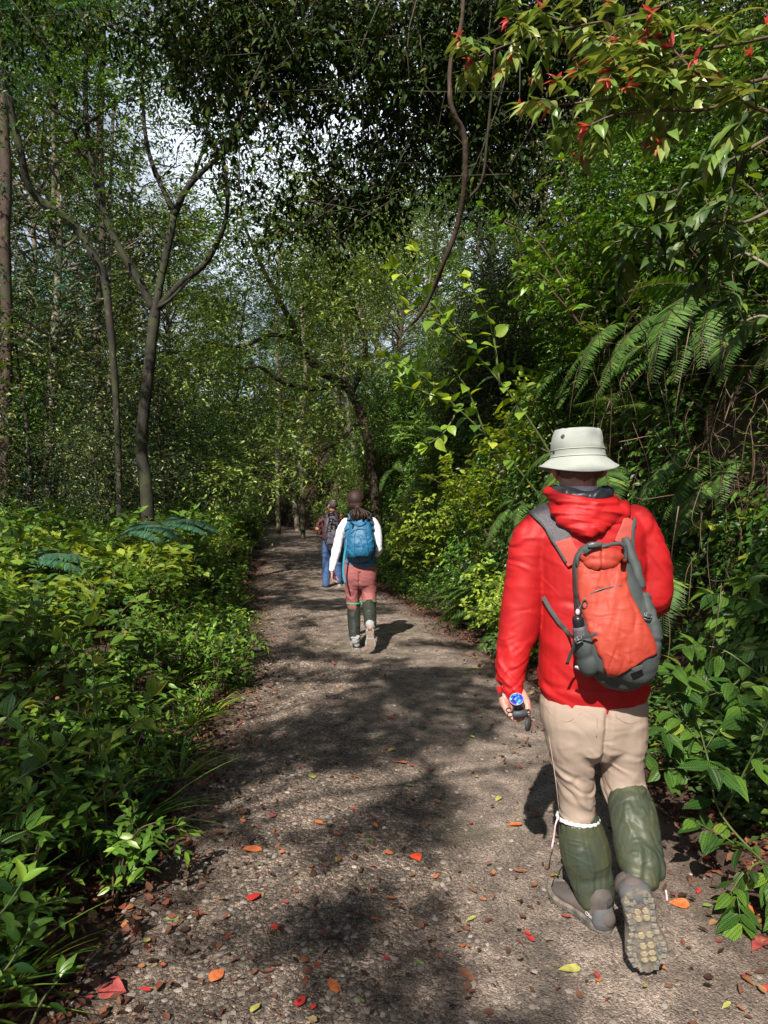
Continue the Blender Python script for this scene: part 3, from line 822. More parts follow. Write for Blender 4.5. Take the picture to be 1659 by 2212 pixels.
M['lining'] = fabric('lining', (.030, .034, .045), .38)
M['collar'] = fabric('collar', (.62, .60, .68), .7)
M['hat'] = fabric('hat', (.33, .35, .325), .85, dark=(.27, .29, .27))
M['khaki'] = fabric('khaki', (.35, .27, .22), .75, weave=1200, dark=(.31, .235, .19))
M['khaki_seam'] = fabric('khaki_seam', (.30, .22, .17), .7)
M['gaiter'] = fabric('gaiter', (.062, .066, .034), .52, spec=.4, dark=(.032, .044, .032), cs=16, crease=1.6)
M['elastic'] = fabric('elastic', (.62, .62, .64), .7)
M['pack_grey'] = fabric('pack_grey', (.060, .070, .070), .65, spec=.25, dark=(.042, .050, .051))
M['pack_red'] = fabric('pack_red', (.36, .048, .026), .58, spec=.3, dark=(.29, .030, .020), cs=18)
M['pack_pink'] = fabric('pack_pink', (.40, .065, .05), .7)
M['mesh_grey'] = plain_mat('mesh_grey', (.11, .10, .12), .7, var=.75, vscale=420)
M['buckle'] = plain_mat('buckle', (.07, .08, .085), .35)
M['steel'] = plain_mat('steel', (.6, .6, .62), .25, metal=1)
M['black'] = plain_mat('black', (.012, .012, .014), .35)
M['rubber'] = plain_mat('rubber', (.035, .038, .045), .6)
M['cord_pink'] = fabric('cord_pink', (.75, .45, .50), .7)
M['boot_brown'] = fabric('boot_brown', (.12, .095, .085), .75, dark=(.07, .06, .058))
M['boot_counter'] = fabric('boot_counter', (.085, .085, .09), .75)
M['boot_lav'] = fabric('boot_lav', (.22, .21, .26), .75)
M['sole_grey'] = plain_mat('sole_grey', (.065, .065, .065), .8, var=.5, vscale=40, col2=(.19, .155, .12))
M['lug_grey'] = plain_mat('lug_grey', (.09, .10, .10), .8, vscale=55, col2=(.26, .215, .165))
M['lug_tan'] = plain_mat('lug_tan', (.33, .27, .18), .8, var=.35, vscale=80)
M['hair_short'] = plain_mat('hair_short', (.16, .10, .07), .7, var=.5, vscale=120)

# ================================================================== the hiker in the red jacket
YP = 2.42
g0 = pix(1290, 2020, 2.45); g0[2] = surf_z(.76, 2.45)
man = thing('person', g0, 'near hiker in red hooded jacket, pale bucket hat, khaki trousers and green gaiters', 'person')
B = Sculpt()
hc = pix(1249, 1003, YP + .01)
hc[2] = 1.652
L, R = head(B, hc, (0.02, 1, 0), s=1.02, wide=.97)
B.tube([hc + [0, -.012, .01], pix(1249, 1035, 2.42), pix(1250, 1070, 2.42), pix(1252, 1100, 2.42)], [.070, .064, .066, .08], rb=[.075, .066, .068, .08], ref=(0, 1, 0))
B.limb([(1265, 1100, YP, 55, .07), (1268, 1150, YP, 108, .095), (1272, 1250, YP, 100, .095), (1280, 1350, YP, 94, .09), (1281, 1450, YP, 100, .10), (1281, 1530, YP, 102, .105)])
B.limb([(1160, 1140, YP, 34, .05), (1135, 1250, YP, 28, .045), (1122, 1345, YP, 26, .042), (1108, 1420, 2.39, 24, .038), (1103, 1480, 2.365, 19, .028), (1106, 1502, 2.36, 19, .024)], ref=(0, 1, 0))
B.limb([(1375, 1140, YP, 34, .05), (1400, 1215, YP, 28, .045), (1405, 1295, 2.43, 26, .042)])
B.tube([pix(1405, 1295, 2.43), pix(1385, 1290, 2.56), pix(1350, 1280, 2.68)], [.04, .035, .026])
hand(B, pix(1350, 1280, 2.68), (-.6, .8, .1), (-.2, -.1, -1), (.6, .6, 0), curl=.6)
B.limb([(1232, 1560, YP, 50, .085), (1243, 1650, 2.45, 38, .07), (1250, 1710, 2.475, 33, .062), (1258, 1790, 2.475, 30, .055), (1272, 1850, 2.47, 24, .042), (1288, 1915, 2.44, 20, .036), (1293, 1955, 2.425, 18, .036)])
B.limb([(1340, 1560, YP, 50, .085), (1345, 1640, 2.45, 40, .07), (1350, 1695, 2.45, 36, .062)])
B.limb([(1350, 1695, 2.45, 34, .06), (1366, 1765, 2.38, 32, .055), (1378, 1840, 2.28, 24, .040), (1380, 1895, 2.205, 18, .034)])
# left hand curled round the telescope
hp = lambda zx, zy, Y: pix(1058.4 + zx * .0651, 1458 + zy * .0651, Y)
B.tube([hp(740, 560, 2.37), hp(760, 760, 2.365), hp(760, 980, 2.36), hp(800, 1150, 2.355)], [.027, .043, .042, .034], rb=[.020, .020, .018, .015], ref=(0, 1, 0))
B.tube([hp(430, 700, 2.36), hp(450, 860, 2.345), hp(540, 1040, 2.34)], [.014, .015, .014])
B.tube([hp(1040, 560, 2.355), hp(1150, 740, 2.325), hp(1225, 920, 2.305), hp(1250, 1080, 2.295), hp(1275, 1265, 2.29)], [.017, .0155, .0135, .0120, .0095])
for (a, b, c, d, r_) in [((500, 900, 2.35), (560, 1110, 2.325), (680, 1280, 2.305), (840, 1440, 2.295), .0108), ((560, 1000, 2.36), (620, 1230, 2.335), (790, 1390, 2.325), (980, 1425, 2.31), .0108),
                         ((600, 1080, 2.37), (680, 1290, 2.35), (880, 1400, 2.34), (1090, 1385, 2.325), .0104), ((640, 1120, 2.385), (740, 1310, 2.37), (930, 1390, 2.36), (1130, 1360, 2.345), .0092)]:
    B.tube([hp(*a), hp(*b), hp(*c), hp(*d)], [r_ * 1.12, r_ * 1.05, r_, r_ * .85])
def skin_disp(P, N): return (vnoise(P, 120, 3) - .5) * .0010
B.build('body', M['skin'], man, vox=.0042, smooth=3, disp=skin_disp)
eyes(L, man)
# cropped hair under the hat
V, fs = ellipsoid(hc + [0, -.014, .018], (.0785, .102, .088), None, 48, 40)
mb = MB(); q = fs[0]; keep_ = (V[q].mean(1)[:, 1] < hc[1] + .05) & (V[q].mean(1)[:, 2] > hc[2] - .040 + .006 * np.sin(V[q].mean(1)[:, 0] * 90))
mb.add(V, [q[keep_]]); mb.build('hair', M['hair_short'], man)

J = Sculpt()
J.limb([(1262, 1088, YP, 42, .07), (1266, 1112, YP, 92, .095), (1269, 1142, YP, 122, .118), (1272, 1200, YP, 122, .13), (1275, 1280, YP, 113, .13), (1279, 1370, YP, 113, .128), (1281, 1440, YP, 119, .134), (1281, 1478, YP, 119, .136)], sides=32, power=2.3)
J.limb([(1178, 1135, YP, 46, .07), (1145, 1178, YP, 44, .073), (1135, 1250, YP, 43, .068), (1125, 1330, YP, 44, .068), (1115, 1378, 2.41, 39, .062), (1106, 1430, 2.39, 34, .055), (1104, 1475, 2.37, 28, .045), (1105, 1492, 2.365, 26, .041)], sides=24)
J.limb([(1368, 1130, YP, 46, .07), (1396, 1180, YP, 42, .073), (1408, 1235, YP, 41, .068), (1409, 1280, 2.42, 42, .066)], sides=24)
J.tube([pix(1409, 1284, 2.42), pix(1404, 1297, 2.47), pix(1385, 1295, 2.56), pix(1362, 1285, 2.64)], [.066, .063, .055, .045], sides=20)
def jac_disp(P, N):
    x, z = P[:, 0], P[:, 2]
    arm = np.maximum(sstep(.525, .47, x), sstep(.91, .95, x))
    low = sstep(1.2, .95, z)
    d = cloth(P, 5, .0085, (6, 6, 15), .16, rot=[[.86, 0, .5], [0, 1, 0], [-.5, 0, .86]], pw=4) * (.25 + .95 * arm * (.7 + .6 * low))
    d += cloth(P, 7, .0080, (6, 6, 17), .16, rot=[[.9, 0, -.43], [0, 1, 0], [.43, 0, .9]], pw=4) * arm * low
    d += cloth(P, 15, .0090, (4, 4, 8), .14, rot=[[.8, 0, .6], [0, 1, 0], [-.6, 0, .8]], pw=4) * (1 - arm) * .8
    # gathered hem and cuffs
    hem = np.exp(-((z - .905) / .012) ** 2) * (1 - arm)
    d += -.004 * hem
    cf = np.exp(-((z - .905) / .010) ** 2) * sstep(.50, .47, x); d += -.0045 * cf
    return d
jacket = J.build('jacket', M['jacket_red'], man, vox=.005, smooth=6, disp=jac_disp)
JB = bvh_of(jacket.data)
# hood: a collapsed bag of cloth behind the neck
H = Sculpt(); nc = pix(1252, 1080, 2.42)
ring = []
for a in np.linspace(-115, 120, 15):
    ra_ = math.radians(a); Rr = .100 + .022 * math.cos(ra_)
    ring.append(nc + np.array([math.sin(ra_) * Rr * 1.06, -math.cos(ra_) * Rr, .020 - .030 * math.cos(ra_) + .012 * math.sin(-ra_)]))
H.tube(ring, [.013] + [.021] * 13 + [.013], sides=12)
H.ball(pix(1272, 1106, 2.335), (.128, .060, .036)); H.ball(pix(1268, 1122, 2.318), (.105, .048, .036)); H.ball(pix(1266, 1140, 2.300), (.066, .038, .028)); H.ball(pix(1264, 1152, 2.292), (.034, .028, .018))
H.limb([(1196, 1090, 2.38, 14, .026), (1210, 1108, 2.34, 16, .026)]); H.limb([(1346, 1092, 2.37, 15, .026), (1344, 1108, 2.335, 17, .026), (1325, 1128, 2.325, 15, .024)])
def hood_disp(P, N):
    return cloth(P, 25, .0065, (5, 5, 22), .12, rot=[[.95, 0, .3], [0, 1, 0], [-.3, 0, .95]])
hood = H.build('hood', M['jacket_red'], jacket, vox=.005, smooth=5, disp=hood_disp); hood.location = (0, 0, 0)
H = Sculpt(); ring = []
for a in np.linspace(-100, 105, 13):
    ra_ = math.radians(a); ring.append(nc + np.array([math.sin(ra_) * .088, -math.cos(ra_) * .094, .030 - .014 * math.cos(ra_)]))
H.tube(ring, [.016] + [.023] * 11 + [.016], sides=12)
o = H.build('hood_lining', M['lining'], jacket, vox=.004, smooth=3, disp=lambda P, N: cloth(P, 35, .013, (16, 16, 12), .10)); o.location = (0, 0, 0)
# shirt collar
V, fs = sweep([pix(1250, 1072, 2.42), pix(1250, 1056, 2.42), pix(1250, 1049, 2.42)], [.078, .074, .071], [.082, .078, .074], sides=32, ref=(0, 1, 0), caps=False)
V2, f2 = sweep([pix(1250, 1049, 2.42), pix(1250, 1056, 2.42)], [.068, .069], [.071, .072], sides=32, ref=(0, 1, 0), caps=False)
mb = MB(); mb.add(V, fs); mb.add(V2, f2); mb.build('shirt_collar', M['collar'], man)
# cuff tab and hem cord
mb = MB(); strap_on(mb, JB, [(1079, 1478), (1078, 1486), (1080, 1494)], .014, 2.33, .004); o = mb.build('cuff_tab', M['jacket_red'], jacket); o.location = (0, 0, 0)
mb = MB(); tube(mb, [pix(1402, 1478, 2.38), pix(1404, 1490, 2.36), pix(1405, 1503, 2.36)], [.003, .0025, .003], 6, 4); o = mb.build('hem_cord', M['cord_pink'], jacket); o.location = (0, 0, 0)

# hat
hx = pix(1248, 986, YP)
hat_p = []
prof = [(.131 / .131, 0, 'brim')]
nu = 72; rows = []
def hat_row(r, z, brim=0.0, lump=0.0, sq=0.0):
    a = np.linspace(0, 2 * math.pi, nu, endpoint=False)
    P = np.stack([np.cos(a) * r * 1.0, np.sin(a) * r * 1.10, np.zeros(nu)], -1)
    P[:, 2] = z + brim * (np.abs(np.cos(a)) ** 2 * .016 - .012 - .012 * (np.sin(a) < 0) * np.abs(np.sin(a)))
    P[:, :2] *= (1 + lump * (vnoise(np.stack([np.cos(a) * 1.6, np.sin(a) * 1.6, np.full(nu, z * 18)], -1), 1.0, 71) - .5))[:, None]
    P[:, 2] += lump * .05 * (vnoise(np.stack([np.cos(a) * 2, np.sin(a) * 2, np.full(nu, 3.)], -1), 1.0, 72) - .5) * (z > .05)
    return P
c0 = hx
rows = [hat_row(.080, -.012), hat_row(.092, -.010), hat_row(.108, -.018, .5), hat_row(.122, -.028, .8), hat_row(.1345, -.034, 1.0), hat_row(.1365, -.032, 1.0), hat_row(.135, -.029, 1.0), hat_row(.122, -.022, .8), hat_row(.108, -.010, .5), hat_row(.0945, .0), 
        hat_row(.0935, .002), hat_row(.0925, .012, 0, .03), hat_row(.0915, .026, 0, .03), hat_row(.0925, .030, 0, .05), hat_row(.0915, .045, 0, .18), hat_row(.0885, .062, 0, .28), hat_row(.0845, .078, 0, .26), hat_row(.0805, .090, 0, .18), hat_row(.0770, .0965, 0, .08), hat_row(.072, .0985, 0, .05), hat_row(.05, .0975), hat_row(.02, .0970), hat_row(.001, .0970)]
V = np.concatenate(rows) + c0
m = nu; i = np.arange(len(rows) - 1)[:, None] * m; j = np.arange(m)[None]; j2 = (j + 1) % m
Q = np.stack([i + j, i + j2, i + m + j2, i + m + j], -1).reshape(-1, 4)
tilt = Matrix.Rotation(math.radians(-1.5), 3, 'Y')
hat = link('hat', displaced('hat', (V - c0) @ np.array(tilt).T + c0, [Q], M['hat'], lambda P, N: cloth(P, 45, .0075, (9, 9, 12), .08) * (P[:, 2] > c0[2] + .03)), man)
M['hat_seam'] = fabric('hat_seam', (.46, .48, .39), .8)
for zz, rr in ((.0275, .0932), (.003, .0955)):
    mb = MB(); a = np.linspace(0, 2 * math.pi, 49); P = np.stack([np.cos(a) * rr, np.sin(a) * rr * 1.10, np.full(49, zz)], -1) @ np.array(tilt).T + c0
    tube(mb, P, [.0013] * 49, 5, 1); o = mb.build('hat_band', M['hat_seam'], hat); o.location = (0, 0, 0)
for (ex, ey) in ((1216, 940), (1197, 972)):
    HB = bvh_of(hat.data); p, n_ = hit(HB, ex, ey, 2.35, .001)
    a = np.linspace(0, 2 * math.pi, 17); s1 = norm(np.cross(n_, [0, 0, 1])); s2 = np.cross(n_, s1)
    mb = MB(); tube(mb, p + (np.cos(a)[:, None] * s1 + np.sin(a)[:, None] * s2) * .0058, [.0022] * 17, 6, 1); o = mb.build('eyelet', M['buckle'], hat); o.location = (0, 0, 0)
    mb = MB(); V, fs = ellipsoid(p, (.005, .0012, .005), None, 12, 8); mb.add(V, fs); o = mb.build('eyelet_hole', M['black'], hat); o.location = (0, 0, 0)

# trousers
T = Sculpt()
T.limb([(1281, 1482, YP, 106, .115), (1281, 1510, YP, 114, .127), (1283, 1545, YP, 114, .128), (1286, 1575, YP, 104, .115)], sides=28, power=2.3)
T.limb([(1228, 1545, YP, 56, .115), (1233, 1600, 2.43, 53, .100), (1240, 1650, 2.45, 44, .084), (1245, 1700, 2.47, 40, .076), (1247, 1740, 2.475, 37, .068), (1249, 1785, 2.475, 36, .062)], sides=22)
T.limb([(1338, 1545, YP, 57, .115), (1341, 1600, 2.43, 53, .102), (1343, 1645, 2.44, 46, .090), (1347, 1690, 2.44, 47, .084), (1357, 1718, 2.41, 47, .074)], sides=22)
def tr_disp(P, N):
    z = P[:, 2]
    kn = np.exp(-((z - .50) / .13) ** 2)
    d = cloth(P, 55, .0075, (5, 5, 15), .12, rot=[[.85, 0, .5], [0, 1, 0], [-.5, 0, .85]]) * (.45 + .9 * kn)
    x = (P[:, 0] - pix(1288, 1560, 2.42)[0])
    d += -.016 * np.exp(-(x / .010) ** 2) * sstep(.86, .80, z) * sstep(.60, .66, z)
    return d
tr = T.build('trousers', M['khaki'], man, vox=.005, smooth=8, disp=tr_disp)
TB = bvh_of(tr.data)
for pts in ([(1177, 1492), (1181, 1515), (1190, 1538), (1224, 1556), (1256, 1536)], [(1330, 1536), (1334, 1548), (1362, 1560), (1390, 1545)], [(1289, 1520), (1290, 1560), (1288, 1590)], [(1172, 1510), (1186, 1590), (1200, 1680), (1208, 1750)]):
    mb = MB(); cord_on(mb, TB, pts, .0014, 2.3, .0002); o = mb.build('seam', M['khaki_seam'], tr); o.location = (0, 0, 0)

# gaiters
def gdisp(P, N): return cloth(P, 65, .0060, (14, 14, 3.2), .04) + cloth(P, 75, .0035, (30, 30, 6), .04)
G = Sculpt(); G.limb([(1249, 1768, 2.475, 43, .066), (1256, 1800, 2.475, 50, .075), (1264, 1840, 2.47, 53, .080), (1273, 1880, 2.47, 48, .074), (1283, 1915, 2.45, 45, .062), (1289, 1938, 2.435, 39, .046)], sides=24)
g1 = G.build('gaiter', M['gaiter'], man, vox=.0045, smooth=4, disp=gdisp)
mb = MB(); ring = []
for a in np.linspace(0, 2 * math.pi, 61):
    ring.append(pix(1248, 1764, 2.475) + np.array([math.cos(a) * .071, math.sin(a) * .064, .0012 * math.sin(a * 17) - .004 * math.cos(a)]))
tube(mb, ring, [.0068 + .0016 * math.sin(k * 2.1) for k in range(61)], 7, 1, wob=.2); o = mb.build('elastic', M['elastic'], g1); o.location = (0, 0, 0)
mb = MB(); tube(mb, [pix(1206, 1762, 2.43), pix(1200, 1778, 2.42), pix(1197, 1800, 2.42), pix(1192, 1830, 2.42)], [.0035, .0026, .0026, .0042], 6, 4); o = mb.build('draw_cord', M['cord_pink'], g1); o.location = (0, 0, 0)
mb = MB(); tube(mb, [pix(1194, 1832, 2.42), pix(1189, 1850, 2.42), pix(1186, 1872, 2.42)], [.0018, .0018, .003], 6, 4); o = mb.build('cord_end', M['black'], g1); o.location = (0, 0, 0)
G = Sculpt(); G.limb([(1359, 1722, 2.40, 44, .070), (1366, 1750, 2.36, 49, .076), (1371, 1780, 2.32, 49, .074), (1380, 1830, 2.27, 51, .070), (1387, 1870, 2.215, 49, .062), (1388, 1892, 2.19, 40, .042)], sides=24)
g2 = G.build('gaiter', M['gaiter'], man, vox=.0045, smooth=4, disp=gdisp)
g2['label'] = 'green gaiter on the raised leg, without a white band'
mb = MB(); tube(mb, [pix(1438, 1920, 2.12), pix(1440, 1930, 2.11), pix(1441, 1942, 2.11)], [.003, .0025, .004], 6, 4); o = mb.build('draw_cord', M['cord_pink'], g2); o.location = (0, 0, 0)

# boots
cols = [M['boot_brown'], M['sole_grey'], M['lug_grey'], M['lug_tan'], M['rubber'], M['boot_counter']]
hl = np.array([.778, 2.375, surf_z(.79, 2.4) + .004])
W1, kid1 = shoe(man, hl, (-.46, .88, .02), (0, 0, 1), .30, cols, wide=1.18)
me = text_mesh('Oboz', .020, M['elastic']); s_ = norm(np.array([-.80, .58, 0])); 
p1 = W1(-.037, .055, .045); kid1('lettering', put_frame(me, p1 + np.array([-.004, -.006, 0]), -norm(np.array([-.42, .90, .0])) * -1 if False else norm(np.array([.42, -.90, 0])), np.array([0, 0, 1.0]), norm(np.cross(norm(np.array([.42, -.90, 0])), [0, 0, 1.0]))))
hr = pix(1376, 1921, 2.085); tr_ = pix(1404, 2094, 2.11)
W2, kid2 = shoe(man, hr, tr_ - hr, (0.02, 1, .25), .28, cols, wide=1.32)

# ------------------------------------------------------------------ backpack of the red-jacket hiker
bp = thing('backpack', pix(1330, 1470, 2.2), 'small grey and orange red roll top backpack worn over the red jacket', 'backpack')
K = Sculpt()
K.limb([(1303, 1192, 2.25, 44, .030), (1296, 1212, 2.245, 60, .044), (1304, 1250, 2.225, 67, .060), (1317, 1300, 2.215, 77, .072), (1327, 1350, 2.205, 85, .080), (1337, 1400, 2.200, 85, .082), (1340, 1432, 2.205, 76, .074), (1334, 1450, 2.215, 58, .055)], sides=30, power=2.6)
def kd(P, N):
    return cloth(P, 85, .0035, (16, 16, 5), .05) + (vnoise(P, 11, 7) - .5) * .012
sh_ = K.mesh('shell', M['pack_grey'], vox=.005, smooth=5, disp=kd)
shell = link('shell', sh_, bp); KB = bvh_of(sh_)
lf = lambda y: np.interp(y, [1205, 1222, 1251, 1295, 1357, 1418, 1460], [1246, 1246, 1247, 1252, 1269, 1298, 1317])
rf = lambda y: np.interp(y, [1205, 1251, 1295, 1330, 1380, 1407, 1460], [1353, 1352, 1369, 1388, 1412, 1418, 1320])
V, fs = patch_on(KB, 1205, 1458, lf, rf, 2.13, .006)
def pd(P, N):
    # fine gathers that run down from the roll top and a slack bulge below
    d = cloth(P, 95, .0042, (34, 10, 7), .06, rot=[[.96, 0, .28], [0, 1, 0], [-.28, 0, .96]], pw=3) + cloth(P, 96, .004, (9, 9, 6), .08)
    return d + .003
front = link('front_panel', displaced('front_panel', V, fs, M['pack_red'], pd), bp); FB = bvh_of(front.data)
mb = MB(); cord_on(mb, FB, [(1251, 1312), (1262, 1292), (1285, 1275), (1315, 1266), (1342, 1262)], .0022, 2.13, .0008); o = mb.build('zipper', M['buckle'], front); o.location = (0, 0, 0)
p, n_ = hit(FB, 1264, 1296, 2.13, .003)
mb = MB(); a = np.linspace(0, 2 * math.pi, 17); tube(mb, p + np.stack([np.cos(a) * .008 - .002, -.003 + 0 * a, np.sin(a) * .013 - .008], -1), [.0020] * 17, 6, 1); o = mb.build('zip_pull', M['rubber'], front); o.location = (0, 0, 0)
# roll top
K = Sculpt(); K.ball(pix(1301, 1200, 2.200), (.072, .036, .034)); K.ball(pix(1299, 1214, 2.190), (.056, .032, .026))
lid = K.build('lid', M['pack_red'], bp, vox=.004, smooth=3, disp=lambda P, N: cloth(P, 105, .0055, (38, 12, 8), .05))
K = Sculpt()
rp = [(1250, 1222), (1247, 1207), (1252, 1195), (1265, 1187), (1282, 1182), (1303, 1177), (1325, 1172), (1342, 1172), (1351, 1182), (1352, 1198), (1349, 1212)]
K.tube([pix(x, y, 2.185 + .02 * abs(k - 5) / 5) for k, (x, y) in enumerate(rp)], [.006] + [.0072] * 9 + [.006])
K.build('roll_top', M['pack_grey'], bp, vox=.004, smooth=3, disp=lambda P, N: cloth(P, 115, .004, (40, 20, 20), .03))
def buckle(pts, w, parent, lab=None):
    """a ladder lock: rounded frame with two bars"""
    (x, y, Y), ang, (bw, bh) = pts, w[0], w[1]
    c = pix(x, y, Y); ca, sa = math.cos(ang), math.sin(ang); u = np.array([ca, 0, sa]); v = np.array([-sa, 0, ca])
    mb = MB()
    cs = [c + u * a * bw + v * b * bh for a, b in ((-1, -1), (1, -1), (1, 1), (-1, 1), (-1, -1))]
    for q in range(4): tube(mb, [cs[q], (cs[q] + cs[q + 1]) / 2, cs[q + 1]], [.0026] * 3, 6, 1)
    tube(mb, [c - u * bw, c, c + u * bw], [.0034] * 3, 6, 1); tube(mb, [c - u * bw + v * bh * .5, c + u * bw + v * bh * .5], [.002] * 2, 6, 1)
    return mb.build('buckle', M['buckle'], parent)
mb = MB(); ribbon(mb, [pix(1262, 1190, 2.17), pix(1272, 1183, 2.165), pix(1282, 1178, 2.163), pix(1300, 1176, 2.165)], [(0, -1, .2)] * 4, .014, .004); mb.build('lid_strap', M['pack_grey'], bp)
K = Sculpt(); K.tube([pix(1272, 1176, 2.158), pix(1284, 1174, 2.155), pix(1297, 1173, 2.158)], [.0075, .0095, .0075], rb=[.004, .005, .004]); K.build('buckle', M['buckle'], bp, vox=.002, smooth=1)
# side pockets
K = Sculpt(); K.ball(pix(1262, 1392, 2.185), (.036, .050, .052)); K.ball(pix(1272, 1425, 2.185), (.038, .050, .05))
K.build('side_pocket', M['pack_grey'], bp, vox=.005, smooth=3, disp=lambda P, N: cloth(P, 125, .004, (20, 12, 9), .05))
K = Sculpt(); K.limb([(1390, 1292, 2.20, 17, .03), (1398, 1325, 2.19, 19, .045), (1406, 1370, 2.185, 20, .055), (1404, 1410, 2.19, 20, .05)])
K.build('side_pocket', M['pack_grey'], bp, vox=.005, smooth=3, disp=lambda P, N: cloth(P, 135, .006, (12, 12, 22), .08))
buckle((1250, 1379, 2.13), (.35, (.0105, .0085)), bp); buckle((1399, 1329, 2.135), (-.35, (.0115, .009)), bp)
mb = MB(); ribbon(mb, [pix(1250, 1376, 2.14), pix(1243, 1390, 2.15), pix(1233, 1408, 2.17), pix(1225, 1432, 2.19)], [(0, -1, 0)] * 4, .010, .002); mb.build('strap_tail', M['pack_grey'], bp)
mb = MB(); ribbon(mb, [pix(1256, 1374, 2.135), pix(1272, 1372, 2.115), pix(1290, 1366, 2.10)], [(0, -1, 0)] * 3, .010, .002); mb.build('compression_strap', M['pack_grey'], bp)
mb = MB(); P_ = [hit(JB, x, y, 2.3, .010) for x, y in [(1178, 1285), (1192, 1312), (1210, 1340), (1228, 1362)]]
P_ = [a for a, _ in P_] + [pix(1246, 1380, 2.15)]; ribbon(mb, P_, [(-.3, -1, 0)] * 5, .014, .0025); mb.build('lower_strap', M['pack_grey'], bp)
# shoulder harness
mb = MB(); strap_on(mb, JB, [(1163, 1096), (1172, 1107), (1188, 1124), (1204, 1146), (1218, 1168)], .062, 2.3, .008, .006, 6); mb.build('shoulder_strap', M['mesh_grey'], bp)
mb = MB(); strap_on(mb, JB, [(1216, 1164), (1224, 1180), (1234, 1196), (1243, 1212)], .058, 2.3, .008, .008, 6); o = mb.build('yoke', M['pack_pink'], bp)
mb = MB(); strap_on(mb, JB, [(1146, 1106), (1160, 1119), (1176, 1137), (1193, 1161), (1208, 1186), (1222, 1212)], .008, 2.3, .007, .010, 6); mb.build('strap_binding', M['pack_grey'], bp)
mb = MB(); strap_on(mb, JB, [(1358, 1122), (1352, 1140), (1345, 1158), (1340, 1172)], .050, 2.3, .008, .008, 6); mb.build('yoke', M['pack_pink'], bp)
mb = MB(); strap_on(mb, JB, [(1366, 1120), (1363, 1140), (1362, 1160), (1364, 1180), (1370, 1210)], .012, 2.3, .008, .012, 6); mb.build('strap_binding', M['pack_grey'], bp)
mb = MB(); tube(mb, [pix(1352, 1160, 2.26), pix(1362, 1190, 2.235), pix(1374, 1225, 2.215), pix(1386, 1270, 2.205)], [.012, .015, .017, .015], 12, 5, wob=.35); mb.build('side_panel', M['pack_grey'], bp)
mb = MB(); ribbon(mb, [pix(1366, 1446, 2.105), pix(1376, 1442, 2.10), pix(1390, 1436, 2.103)], [(.1, -1, 0)] * 3, .014, .004); mb.build('loop', M['pack_grey'], bp)
mb = MB(); ribbon(mb, [pix(1241, 1437, 2.19), pix(1250, 1441, 2.185), pix(1262, 1447, 2.18)], [(0, -1, 0)] * 3, .009, .003); mb.build('clip', M['steel'], bp)
# bottle in the left pocket
bo = thing('water_bottle', pix(1250, 1392, 2.2), 'dark capped bottle in the left side pocket of the orange red backpack', 'bottle')
mb = MB(); tube(mb, [pix(1262, 1400, 2.17), pix(1256, 1372, 2.17), pix(1251, 1350, 2.17)], [.024, .024, .022], 16, 3); mb.build('flask', M['mesh_grey'], bo)
mb = MB(); tube(mb, [pix(1251, 1352, 2.168), pix(1249, 1340, 2.166), pix(1248, 1330, 2.166), pix(1248, 1328, 2.166)], [.0175, .0180, .0165, .008], 16, 2); mb.build('cap', M['black'], bo)
mb = MB(); V, fs = ellipsoid(pix(1248, 1319, 2.18), (.007, .006, .010), None, 10, 8); mb.add(V, fs); mb.build('spout', M['cord_pink'], bo)
# small telescope in the left hand
ts = thing('telescope', pix(1118, 1530, 2.3), 'black pocket telescope with blue lens in the hand of the red jacketed hiker', 'telescope')
c1, c2 = pix(1116, 1507, 2.262), pix(1122, 1540, 2.320)
ax = norm(c2 - c1)
mb = MB(); P = [c1 + ax * .001, c1 + ax * .012, c1 + ax * .016, c1 + ax * .055]; V, fs = sweep(P, [.0232, .0228, .0195, .0185], sides=28, ref=(1, 0, 0)); mb.add(V, fs); mb.build('barrel', M['black'], ts)
mb = MB(); a = np.linspace(0, 2 * math.pi, 33); s1 = norm(np.cross(ax, [0, 0, 1.])); s2 = np.cross(ax, s1)
tube(mb, c1 + (np.cos(a)[:, None] * s1 + np.sin(a)[:, None] * s2) * .0222, [.0018] * 33, 6, 1); mb.build('lens_rim', plain_mat('rim', (.22, .22, .28), .3), ts)
def lens_mat():
    m, nd, ln, out = new_mat('coated_lens')
    geo = nd.new('ShaderNodeNewGeometry'); nz = nd.new('ShaderNodeTexNoise'); nz.inputs['Scale'].default_value = 90; nz.inputs['Detail'].default_value = 3; ln.new(geo.outputs['Position'], nz.inputs['Vector'])
    r = ramp(nd, [(.36, (.01, .01, .04)), (.46, (.05, .03, .55)), (.55, (.03, .12, .80)), (.63, (.02, .55, .65)), (.70, (.4, .8, .9))]); ln.new(nz.outputs['Fac'], r.inputs['Fac'])
    bs = nd.new('ShaderNodeBsdfPrincipled'); bs.inputs['Roughness'].default_value = .15; bs.inputs['Coat Weight'].default_value = .8; ln.new(r.outputs['Color'], bs.inputs['Base Color']); ln.new(bs.outputs[0], out.inputs[0]); return m
Rl = np.stack([s1, s2, ax], 1)
mb = MB(); V, fs = ellipsoid(c1 - ax * .0005, (.0212, .0212, .003), Rl, 28, 10); mb.add(V, fs); mb.build('lens', lens_mat(), ts)
mb = MB(); tube(mb, [pix(1108, 1540, 2.285), pix(1122, 1538.5, 2.28), pix(1136, 1537, 2.285)], [.0135, .0142, .0132], 14, 3); mb.build('eyecup', M['rubber'], ts)
for (x, y, sx) in ((1099.5, 1530, .010), (1141, 1533, .006)):
    mb = MB(); p = pix(x, y, 2.28); tube(mb, p + np.stack([np.cos(a) * sx, np.sin(a) * .004 - .006, np.sin(a) * .0058], -1), [.0021] * 33, 6, 1); mb.build('strap_loop', M['black'], ts)
